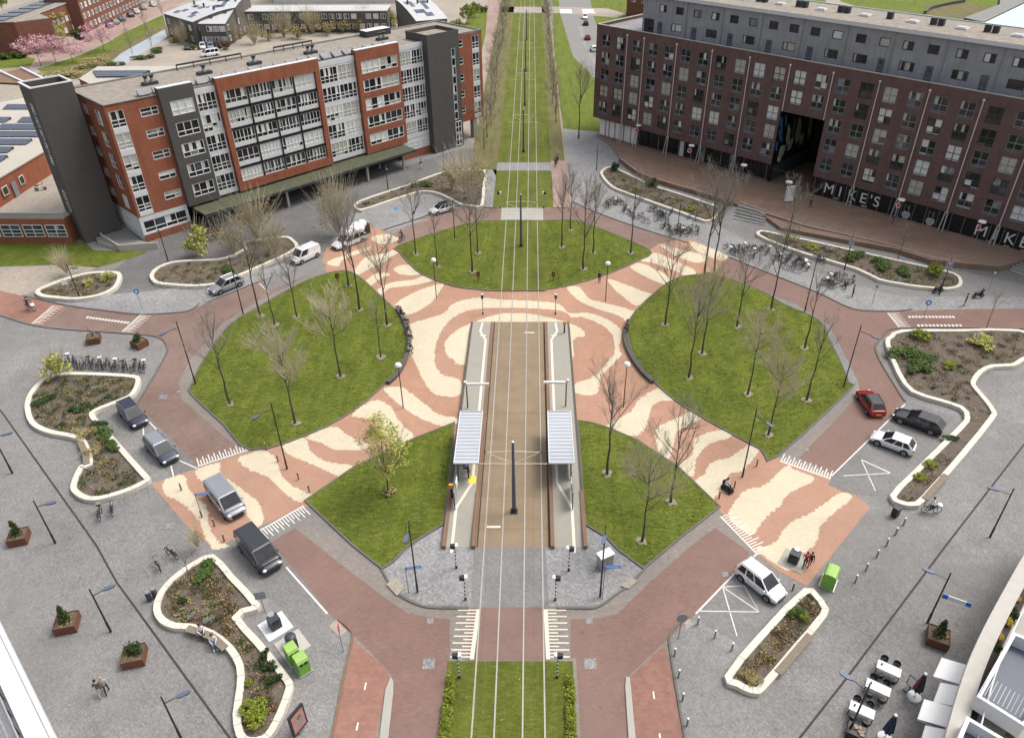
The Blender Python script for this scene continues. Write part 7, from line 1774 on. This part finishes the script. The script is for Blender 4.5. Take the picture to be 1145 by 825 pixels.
# ------------------------------------------------------------------ bollards and hoops
bo = thing('bollard', 'x', 'bollard', (0, 0, -200)); m = MB(); m.tube((0, 0, 0), (0, 0, .82), .075, .07, 'steel_grey', 8); m.build('post', bo); m = MB(); m.tube((0, 0, .82), (0, 0, .9), .08, .07, 'lamp_white', 8); m.build('cap', bo)
for pts, lab, g in (([(780, 698), (799, 713), (818, 727), (754, 733), (758.6, 757), (763, 783), (768, 811)], 'grey bollard with white cap along the lower right kerb', 'bollards along the lower right kerb'), ([(968, 638), (956, 651), (1010, 587), (1001, 598), (991, 610), (980, 623)], 'grey bollard with white cap across the right-hand square', 'bollards across the right square')):
    for p in pts: place(bo, G(*p, .02), 0, lab, g)
bb = thing('bollard', 'x', 'bollard', (0, 0, -200)); m = MB(); m.tube((0, 0, 0), (0, 0, .85), .07, .07, 'rust_strip', 8); m.build('post', bb); m = MB(); m.tube((0, 0, .85), (0, 0, .93), .075, .06, 'pale_kerb', 8); m.build('cap', bb)
for pts, lab, g in (([(298, 503), (311, 516), (334, 536), (346, 550)], 'brown bollard across the left arm of the mosaic between lawns', 'bollards across the left mosaic arm'), ([(203, 548), (226, 578), (240, 588), (251, 605)], 'brown bollard across the outer end of the left mosaic arm', 'bollards at the outer left mosaic end'), ([(804, 557), (821, 545), (846, 521), (886, 660)], 'brown bollard across the right arm of the mosaic', 'bollards across the right mosaic arm')):
    for p in pts: place(bb, G(*p, .02), 0, lab, g)
hp = thing('bike_hoop', 'x', 'bike hoop', (0, 0, -200)); m = MB(); m.path([(-.35, 0, 0), (-.35, 0, .7), (-.25, 0, .82), (.25, 0, .82), (.35, 0, .7), (.35, 0, 0)], .03, 'galvanised', 6); m.build('hoop', hp)
for i, p in enumerate([(140, 561), (153, 555), (166, 548), (127, 568)]): place(hp, G(*p, .02), 2.1, 'steel bike hoop below the large left-hand bed', 'bike hoops below the left bed')
for p in [(164, 642), (185, 628), (200, 618)]: place(hp, G(*p, .02), 2.3, 'steel bike hoop above the wavy bed', 'bike hoops above the wavy bed')
for k in range(7): place(hp, G(178 + 9 * k, 322 + .6 * k, .02), 1.3, 'steel bike hoop in front of the bed behind the silver car', 'bike hoops before the twiggy bed')
# ------------------------------------------------------------------ café
def cafe(px, rz, lab, n):
    t = thing('cafe_table', lab, 'table', G(*px, .02), rz, 'café tables'); m = MB(); m.box(-.8, .8, -.38, .38, .72, .76, 'white_panel'); m.build('table_top', t)
    for x in (-.75, .75):
        for y in (-.33, .33): m = MB(); m.box(x - .03, x + .03, y - .03, y + .03, 0, .72, 'black_paint'); m.build('leg', t)
    p = G(*px, .02); k = 0
    for x in (-.42, .42):
        for y in (.72, -.72):
            q = p + Vector((math.cos(rz) * x - math.sin(rz) * y, math.sin(rz) * x + math.cos(rz) * y, 0))
            c = place(CH, q, rz + (0 if y < 0 else math.pi), 'black round backed chair at the %s café table' % n, 'café chairs')
    m = MB(); m.tube((-.5, .05, .76), (-.5, .05, .88), .06, .05, 'black_paint', 10); m.tube((-.5, .05, .88), (-.5, .05, .89), .07, .06, 'dark_steel', 10); o = m.build('table_lantern', label='small dark pot standing on the %s café table' % n, cat='pot'); o.location = p; o.rotation_euler = (0, 0, rz)
CH = thing('cafe_chair', 'x', 'chair', (0, 0, -200)); m = MB(); m.disc((0, 0, .45), (0, 0, 1), .24, .05, 'black_paint', 14); m.build('seat', CH)
m = MB(); P = [(math.cos(a) * .26, math.sin(a) * .26) for a in [math.pi + .2 + k * (math.pi - .4) / 8 for k in range(9)]]
for a, b in zip(P, P[1:]): m.prism(ccw([a, b, (b[0] * .9, b[1] * .9), (a[0] * .9, a[1] * .9)]), .5, .82, 'black_paint')
m.build('backrest', CH)
for x in (-.17, .17):
    for y in (-.17, .17): m = MB(); m.tube((x, y, .44), (x * 1.2, y * 1.2, 0), .015, .015, 'black_paint', 5); m.build('leg', CH)
cafe((991, 754), R(-32), 'white topped café table farthest from the lamp', 'farthest'); cafe((979, 775), R(-32), 'white topped café table right of the lamp', 'middle'); cafe((961, 800), R(-30), 'white topped café table crossed by the lamp post', 'nearest')
t = thing('planter_box', 'black box with brown contents at the foot of the café lamp', 'box', G(956, 822, .02), R(-30)); m = MB(); m.box(-.6, .6, -.45, .45, 0, .65, 'black_paint'); m.build('body', t); m = MB(); 
r = random.Random(1)
for k in range(14): m.obox((r.uniform(-.4, .4), r.uniform(-.25, .25)), r.uniform(0, 3), .14, .09, .651, .68 + r.uniform(0, .12), r.choice(('timber', 'sand_paving', 'rust_strip')))
m.build('logs', t)
def parasol(px, label, cols):
    t = thing('folded_parasol', label, 'parasol', G(*px, .02), 0, 'folded parasols'); m = MB(); m.tube((0, 0, 0), (0, 0, .12), .5, .46, 'white_panel', 20); m.tube((0, 0, .12), (0, 0, .2), .1, .08, 'galvanised', 10); m.build('base', t)
    m = MB(); m.tube((0, 0, .2), (0, 0, 2.75), .03, .03, 'galvanised', 8); m.ball((0, 0, 2.72), .12, 'white_plastic', 8, 6); m.build('pole', t)
    m = MB(); n = 12; pr = [(.75, .12), (.85, .3), (1.3, .26), (1.9, .2), (2.6, .1)]; b = len(m.v)
    for i, (z, rr) in enumerate(pr):
        for k in range(n): a = 6.283 * k / n; q = rr * (1.2 if k % 2 else .75); m.v.append((math.cos(a) * q, math.sin(a) * q, z))
    for i in range(len(pr) - 1):
        for k in range(n): j = (k + 1) % n; m.face([b + i * n + k, b + i * n + j, b + (i + 1) * n + j, b + (i + 1) * n + k], cols[(k // 3) % len(cols)])
    m.build('canopy', t)
parasol((1022, 779), 'folded navy and red parasol on a white round base near the café', ['cloth_navy', 'cloth_red', 'cloth_navy', 'cloth_olive']); parasol((989, 825), 'folded plain navy parasol on a white round base by the bottom edge', ['cloth_navy'])
t = thing('menu_stand', 'white menu stand in a black frame beside the navy and red parasol', 'menu board', G(1016, 772, .02), R(-60)); m = MB(); m.box(-.35, .35, -.04, .04, .5, 1.5, 'black_paint'); m.box(-.3, .3, -.3, .3, 0, .06, 'black_paint'); m.box(-.04, .04, -.03, .03, .06, .5, 'black_paint'); m.build('frame', t); m = MB(); m.box(-.29, .29, -.05, -.041, .56, 1.44, 'white_plastic'); m.build('menu', t)
# roof terrace plants, lower right
r = random.Random(12)
for px, kind, s, lab in [((1139, 668), 'yellow', .45, 'golden bush on the roof terrace at the right edge, upper one'), ((1133, 686), 'dark', .6, 'dark bush on the roof terrace between the golden bushes'), ((1128, 695), 'yellow', .6, 'golden bush on the roof terrace, largest'), ((1119, 711), 'yellow', .5, 'golden bush on the roof terrace beside the balcony'), ((1116, 721), 'dark', .45, 'dark bush on the roof terrace beside the balcony'), ((1089, 792), 'mid', .4, 'green potted plant in the gap between the balconies'), ((1130, 822), 'lime', .4, 'yellow green potted plant at the bottom right corner')]:
    place(SH[kind], G(*px, 5.6), 0, lab, None, (s, s, s * 1.1)).location.z = 5.2
t = thing('folding_chair', 'white folding chair on the lower right terrace', 'chair', G(1130, 808, 5.6), 1.0); t.location.z = 5.2; m = MB(); m.box(-.24, .24, -.22, .22, .42, .46, 'white_panel'); m.build('seat', t); m = MB(); m.box(-.24, .24, .2, .24, .46, .95, 'white_panel'); m.build('backrest', t)
for x in (-.2, .2): 
    for y in (-.18, .18): m = MB(); m.tube((x, y, .42), (x, -y, 0), .02, .02, 'white_panel', 5); m.build('leg', t)
# ------------------------------------------------------------------ far left: canal, lawns, houses
sheet('school_lawn', [(-80, 278), (0, 271), (95, 271), (105, 280), (166, 281), (150, 288), (110, 299), (60, 296), (0, 298), (-80, 300)], Z2, 'lawn_green')
sheet('canal_lawn', [(140, 36), (182, 17), (186, 30), (150, 50), (110, 66), (60, 84), (40, 78), (90, 62), (120, 48)], Z2, 'fresh_grass')
sheet('canal_bank', [(184, 24), (190, 42), (150, 60), (118, 76), (112, 84), (60, 92), (45, 80), (100, 68), (140, 50)], Z3, 'verge_grass')
sheet('canal', [(184, 33), (187, 42), (172, 51), (140, 72), (120, 74), (135, 60)], Z4, 'water')
sheet('far_street', [(30, 60), (75, 52), (100, 38), (140, 16), (190, 0), (205, -20), (235, -20), (200, 6), (150, 30), (110, 52), (70, 66), (30, 76), (-60, 84), (-60, 74)], Z3, 'pink_path')
sheet('house_court', [(187, 52), (200, 46), (255, 44), (262, 70), (200, 75), (140, 75), (160, 62)], Z3, 'sand_paving')
t = thing('footbridge', 'small bridge with red deck and white edges over the ditch at the upper left', 'bridge', (0, 0, 0)); m = MB(); m.prism(ccw(GP([(0, 82), (24, 77), (46, 89), (30, 94), (-8, 92)], .4)), 0, .4, 'dark_groove', 'rust_strip'); m.build('deck', t); m = MB(); ribbon(m, GP([(-2, 80), (26, 93)], .4), .5, .4, 'white_panel', .5); ribbon(m, GP([(24, 77), (50, 90)], .4), .5, .4, 'white_panel', .5); m.build('parapet', t)
def house(px_front, z, depth, name, label, wall, roof, cat='house', wins=6, floors=2, flat=True, solar=False, hgt=None, wf='window_frame_white'):
    """px_front: two photo points of the roof edge that faces the camera, at height z"""
    a, b = G(*px_front[0], z), G(*px_front[1], z); L = (b - a).xy.length; rz = math.atan2(b.y - a.y, b.x - a.x)
    t = thing(name, label, cat, (a.x, a.y, 0), rz); m = MB(); m.box(0, L, 0, depth, 0, z, wall); m.build('wall', t)
    m = MB()
    if flat: m.box(-.2, L + .2, -.2, depth + .2, z, z + .25, 'pale_kerb', roof)
    else:
        n = 8; P = [(depth * i / n, z + depth * .16 * math.sin(math.pi * .5 * i / n)) for i in range(n + 1)]
        for (y0_, z0_), (y1_, z1_) in zip(P, P[1:]): m.poly([(-.2, y0_, z0_), (L + .2, y0_, z0_), (L + .2, y1_, z1_), (-.2, y1_, z1_)], roof)
        for x in (0, L): m.poly([(x, 0, z)] + [(x, y_, z_) for y_, z_ in P] + [(x, depth, z)], wall)
        m.poly([(0, 0, z), (L, 0, z), (L, 0, P[0][1]), (0, 0, P[0][1])], wall)
    rf = m.build('roof', t)
    if not flat:
        for k in range(9):
            i = rnd.randrange(1, 6); x = rnd.uniform(.5, L - 2.5); (y0_, z0_), (y1_, z1_) = P[i], P[i + 1]; m = MB(); w = rnd.choice((1.2, 2.4))
            m.poly([(x, y0_, z0_ + .06), (x + w, y0_, z0_ + .06), (x + w, y1_, z1_ + .06), (x, y1_, z1_ + .06)], 'solar_panel'); m.build('roof_window', rf)
        for k in range(3):
            i = 5; x = L * (k + .5) / 3; m = MB(); m.tube((x, P[i][0], P[i][1]), (x, P[i][0], P[i][1] + 1.1), .3, .3, 'roof_box', 8); m.build('chimney', rf)
    if solar:
        for k in range(int(L / 6)): m = MB(); m.box(1 + 6 * k, 5.6 + 6 * k, depth * .25, depth * .7, z + .3, z + .5, 'solar_panel'); m.build('solar_panel', rf)
    for f in range(floors):
        for k in range(wins):
            if rnd.random() < .12: continue
            w = 1.6; x = L * (k + .5) / wins - w / 2; zz = 1.0 + 2.9 * f
            if zz + 1.6 > z: continue
            window('window', t, x, zz, w, 1.5, -.12, (0, .5, 1), (0, 1), wf, .12, light=.3)
    if not flat:
        for f in range(floors):
            for k in range(int(depth / 4.5)):
                if rnd.random() < .2: continue
                q = window('window', t, 1.5 + 4.5 * k, 1.0 + 2.9 * f, 1.7, 1.5, -L - .12, (0, .5, 1), (0, 1), wf, .13, light=.3); q.rotation_euler = (0, 0, R(90))
    return t, rf, L
a = house([(16, 25.5), (85, 0)], 8.5, 12, 'brick_row_house', 'red brick row houses with solar roof in the far upper left', 'house_brick', 'gravel_roof', wins=14, floors=2, solar=True)
m = MB(); P0 = G(0, 17.5, 8.5); q = a[0]
e = thing('brick_row_house', 'gable end of red brick houses at the very upper left', 'house', (G(0, 18, 8.5).x, G(0, 18, 8.5).y, 0), math.atan2((G(16, 25.5, 8.5) - G(0, 18, 8.5)).y, (G(16, 25.5, 8.5) - G(0, 18, 8.5)).x))
m = MB(); L = (G(16, 25.5, 8.5) - G(0, 18, 8.5)).xy.length; m.box(0, L - .05, 0, 9, 0, 8.4, 'house_brick'); m.build('wall', e); m = MB(); m.box(0, L - .05, 0, 9, 8.4, 8.6, 'gravel_roof'); m.build('roof', e); window('window', e, L * .4, 4.5, 2.5, 1.6, -.12, (0, .5, 1), (0, 1), FW, .12)
house([(86, 0), (150, -26)], 9.5, 10, 'brick_row_house', 'red brick houses behind the parked cars at the top', 'house_brick', 'gravel_roof', wins=16, floors=3)
house([(183, 15.5), (215, 25)], 6.5, 14, 'dark_wooden_house', 'dark wooden house with curved white roof beside the canal', 'dark_wood_wall', 'white_roof', wins=4, flat=False)
house([(222, 27), (251, 27)], 6.0, 26, 'dark_wooden_house', 'dark wooden house with white roof and roof windows beside the curved one', 'dark_wood_wall', 'white_roof', wins=4, flat=False)
house([(250, 14), (432, 13)], 6.0, 10, 'dark_wooden_house', 'long dark wooden row with white roof edge behind the apartment block', 'dark_wood_wall', 'white_roof', wins=22)
house([(296, 9), (452, 8)], 1.0, 8, 'pale_row_house', 'long pale facade with small windows at the top of the picture', 'white_panel', 'zinc_roof', wins=0, floors=0)
b_ = [o for o in C.objects if o.get('label', '').startswith('long pale facade')][0]
for ch in list(b_.children): bpy.data.objects.remove(ch)
a0, a1 = G(296, 10, 0), G(452, 9, 0); L = (a1 - a0).xy.length; m = MB(); m.box(0, L, 0, 9, 0, 14, 'white_panel', 'zinc_roof'); m.build('wall', b_); b_.location = (a0.x, a0.y + 12, 0)
for k in range(16): window('window', b_, 2 + L / 16.5 * k, 8.2, 1.3, 1.3, -.1, (0, 1), (0, 1), 'window_frame_dark', .1, light=.1)
hh = house([(466, 24), (500, 21)], 6.0, 20, 'dark_wooden_house', 'dark house with arched white roof right behind the apartment block', 'dark_wood_wall', 'white_roof', wins=3, flat=False)
# blossom trees and bushes beyond
def leafy(seed, h, rx, mat, n, size=.22, twigs=True):
    r = random.Random(seed); t = thing('blossom_tree' if 'pink' in mat else 'leafy_tree', 'x', 'tree', (0, 0, -200)); m = MB(); c = MB()
    grow(m, c, r, h, spread=1.1, n_limb=9, fork=.3, dens=.6, levels=2); m.build('trunk', t, True, 60); cr = c.build('crown', t)
    bl = []
    for k in range(34):
        a = r.uniform(0, 6.28); q = rx * math.sqrt(r.random()); z = h * r.uniform(.45, .95) - q * .12; bl.append(((math.cos(a) * q, math.sin(a) * q, z), (rx * .24, rx * .24, h * .1)))
    k = MB(); leaf_cloud(k, bl, n, size, r, mat); k.build('leaves', cr); return t
pk = leafy(41, 7.5, 4.4, 'blossom_pink', 1500, .18); gr = leafy(42, 8, 3.6, 'leaf_spring', 1800); gd = leafy(43, 7, 3.2, 'leaf_lime', 1800)
for p, s, lab in [((46, 74), 1.05, 'pink blossom tree at the bend, leftmost of the four'), ((63, 71), .95, 'pink blossom tree second from the left'), ((82, 70), .8, 'small fading pink blossom tree third from the left'), ((117, 58), 1.05, 'pink blossom tree standing alone by the canal lawn')]: place(pk, G(*p), rnd.uniform(0, 6), lab, 'pink blossom trees', s)
for p, s, pr, lab in [((5, 17), 1.2, gd, 'bright yellow green tree at the upper left corner'), ((64, 44), 1.0, gr, 'pale leafing tree before the brick row houses'), ((72, 36), .9, gr, 'second pale leafing tree before the brick row houses'), ((524, 27), .85, gd, 'bright green tree by the pale path behind the apartment block'), ((532, 20), .7, gd, 'smaller bright green tree beside the pale path'), ((120, 16), 1.1, gr, 'pale leafing tree behind the parked cars, left one'), ((134, 9), 1.1, gr, 'pale leafing tree behind the parked cars, middle one'), ((148, 4), 1.1, gr, 'pale leafing tree behind the parked cars, right one'), ((168, 2), 1.0, gr, 'pale leafing tree at the top edge by the cars')]: place(pr, G(*p), rnd.uniform(0, 6), lab, None, s)
for i, p in enumerate([(140, 34), (163, 33), (182, 20), (148, 60), (170, 52)]): place(AV[1], G(*p), i, 'thin bare tree along the canal bank', 'bare trees at the canal', .8)
for i, (p, k, s) in enumerate([((262, 48), 'brush', 3.4), ((205, 50), 'brush', 3.4), ((300, 46), 'straw', 3.0), ((318, 42), 'brush', 4.5), ((333, 44), 'straw', 3.5), ((350, 38), 'brush', 4.5), ((366, 40), 'straw', 3.6), ((383, 37), 'straw', 4.0), ((398, 36), 'straw', 3.6), ((412, 34), 'brush', 4.0), ((250, 56), 'rust', 2.5), ((240, 48), 'rust', 2.5), ((285, 50), 'brush', 4.0)]):
    put_shrub(k, p, s, s * 1.0, 'tall %s bush in the gardens behind the apartment block' % NAMED[k], 0); C.objects[-1] if False else None
for o in C.objects:
    if o.get('label', '').endswith('bush in the gardens behind the apartment block'): o['group'] = 'garden bushes behind the block'
for i, (p, k, w, h, lab) in enumerate([((8, 66), 'mid', 4, 2.0, 'green garden hedge at the far left edge'), ((24, 64), 'dark', 4, 1.6, 'dark clipped hedge by the far left street'), ((36, 60), 'mid', 3, 1.5, 'green bush before the gable of the red houses'), ((52, 56), 'spring', 3.5, 2.6, 'pale leafing bush before the red row houses, nearest'), ((66, 48), 'spring', 3.5, 2.8, 'pale leafing bush before the red row houses, farther'), ((84, 40), 'mid', 3, 2.0, 'green bush at the doors of the red row houses'), ((98, 26), 'spring', 3.5, 3, 'pale bush beside the far parked cars'), ((196, 48), 'lime', 2.4, 1.6, 'lime green bush at the gable of the curved dark house'), ((218, 56), 'mid', 2.0, 1.5, 'green bush between the cars by the dark houses'), ((252, 52), 'mid', 2.6, 1.8, 'green bush right of the cars by the dark houses'), ((60, 88), 'straw', 5, 1.2, 'reed tuft on the canal bank behind the dark tower'), ((80, 85), 'straw', 5, 1.2, 'reed tuft on the canal bank left of the solar roof'), ((98, 76), 'straw', 5, 1.2, 'reed tuft on the canal bank near the water'), ((110, 69), 'straw', 5, 1.2, 'reed tuft on the canal bank by the lone blossom tree'), ((160, 66), 'mid', 4, 1.2, 'green hedge on the inner canal bank'), ((176, 58), 'mid', 4, 1.2, 'second green hedge on the inner canal bank'), ((128, 73), 'mid', 3.5, 1.0, 'low hedge by the solar roof wing'), ((440, 30), 'spring', 3.5, 3.5, 'pale bush left of the arched white roof'), ((455, 26), 'mid', 3.5, 3.0, 'green bush at the foot of the arched white roof'), ((512, 34), 'lime', 3.5, 3.5, 'lime green bush right of the arched white roof'), ((540, 14), 'mid', 3, 2.5, 'green bush beside the far pale path')]): put_shrub(k, p, w, h, lab, 0)
sheet('garden_lawn', [(-30, 66), (20, 62), (40, 66), (34, 74), (-30, 80)], Z4, 'fresh_grass')
sheet('garden_lawn', [(515, 44), (524, 14), (545, 10), (543, 40), (538, 60)], Z4, 'fresh_grass')
# far right beyond the brick block
t = thing('pavilion', 'low building with pale sea green roof behind the brick block', 'building', (0, 0, 0)); P = ccw(GP([(1098, 27), (1150, 2), (1230, 0), (1230, 60), (1150, 45)], 5)); m = MB(); m.prism(P, 0, 5, 'concrete_slab', 'sea_green_roof'); m.build('wall', t)
t = thing('pavilion', 'flat grey roofed building at the top right corner', 'building', (0, 0, 0)); P = ccw(GP([(1078, 20), (1118, 5), (1119, -8), (1145, -8), (1145, 3), (1100, 25)], 5)); m = MB(); m.prism(P, 0, 5, 'dark_wood_wall', 'bitumen_roof'); m.build('wall', t)
t = thing('low_wall', 'curved dark low wall in the park behind the brick block', 'wall', (0, 0, 0)); m = MB(); ribbon(m, smooth_open(GP([(1034, 16), (1040, 11), (1060, 6), (1078, 3)]), 4), .8, 0, 'dark_timber', 1.0); m.build('wall', t)
sheet('park_meadow', [(985, 10), (1040, 20), (1090, 26), (1110, 10), (1080, 2), (1050, 8), (1030, 14)], Z2, 'verge_grass')
for i, p in enumerate([(964, 4), (992, 3), (1022, 6), (1070, 4)]): place(AV[0], G(*p), i, 'thin bare tree in the bright park behind the brick block', 'bare trees in the park', .6)
t = thing('brick_row_house', 'dark red brick house peeping over the penthouse at the top', 'house', (G(700, 18).x, G(700, 18).y, 0), R(-40)); m = MB(); m.box(0, 22, 0, 10, 0, 8, 'house_brick'); m.build('wall', t); m = MB(); m.box(-.2, 22.2, -.2, 10.2, 8, 8.3, 'bitumen_roof'); m.build('roof', t)
for k in range(5): window('window', t, 2 + 4 * k, 4.6, 1.6, 1.6, -.12, (0, .5, 1), (0, 1), FW, .12)
# prototypes that were never set down
for o in list(C.objects):
    if o.get('label') == 'x':
        for ch in list(o.children_recursive): bpy.data.objects.remove(ch)
        bpy.data.objects.remove(o)

# ------------------------------------------------------------------ light, camera, view
S = bpy.context.scene
W = bpy.data.worlds.new('World'); S.world = W; W.use_nodes = True; nt = W.node_tree
sky = nt.nodes.new('ShaderNodeTexSky'); sky.sky_type = 'NISHITA'; sky.sun_disc = False
EL, AZ = R(60), R(66)     # sun high beyond the square, a little to the right
sky.sun_elevation = EL; sky.sun_rotation = AZ; sky.air_density = 1.0; sky.dust_density = 6.0; sky.ozone_density = .6
bg = nt.nodes['Background']; bg.inputs['Strength'].default_value = .15
hs = nt.nodes.new('ShaderNodeHueSaturation'); hs.inputs['Saturation'].default_value = .42   # thin cloud: the blue is washed out
nt.links.new(sky.outputs['Color'], hs.inputs['Color']); nt.links.new(hs.outputs['Color'], bg.inputs['Color'])
sl = bpy.data.lights.new('sun', 'SUN'); sl.energy = .85; sl.angle = R(18); sl.color = (1, .955, .9)
so = bpy.data.objects.new('sun', sl); C.objects.link(so); so.location = (60, 120, 150)
dirv = Vector((math.sin(AZ) * math.cos(EL), math.cos(AZ) * math.cos(EL), math.sin(EL)))
so.rotation_euler = dirv.to_track_quat('Z', 'Y').to_euler()
cam = bpy.data.cameras.new('camera'); co = bpy.data.objects.new('camera', cam); C.objects.link(co); S.camera = co
co.location = (0, 0, CAM_H); co.rotation_euler = (math.pi / 2 - PITCH, 0, 0)
cam.sensor_fit = 'HORIZONTAL'; cam.sensor_width = 36; cam.lens = FPX / 1145 * 36
cam.shift_x = -(CX - 572.5) / 1145; cam.shift_y = 0; cam.clip_start = .5; cam.clip_end = 3000
S.view_settings.view_transform = 'Standard'; S.view_settings.look = 'None'; S.view_settings.gamma = 1; S.view_settings.use_curve_mapping = False
S.view_settings.exposure = .62
S.render.engine = 'CYCLES'
S.cycles.max_bounces = 5; S.cycles.diffuse_bounces = 3; S.cycles.glossy_bounces = 2; S.cycles.use_denoising = True
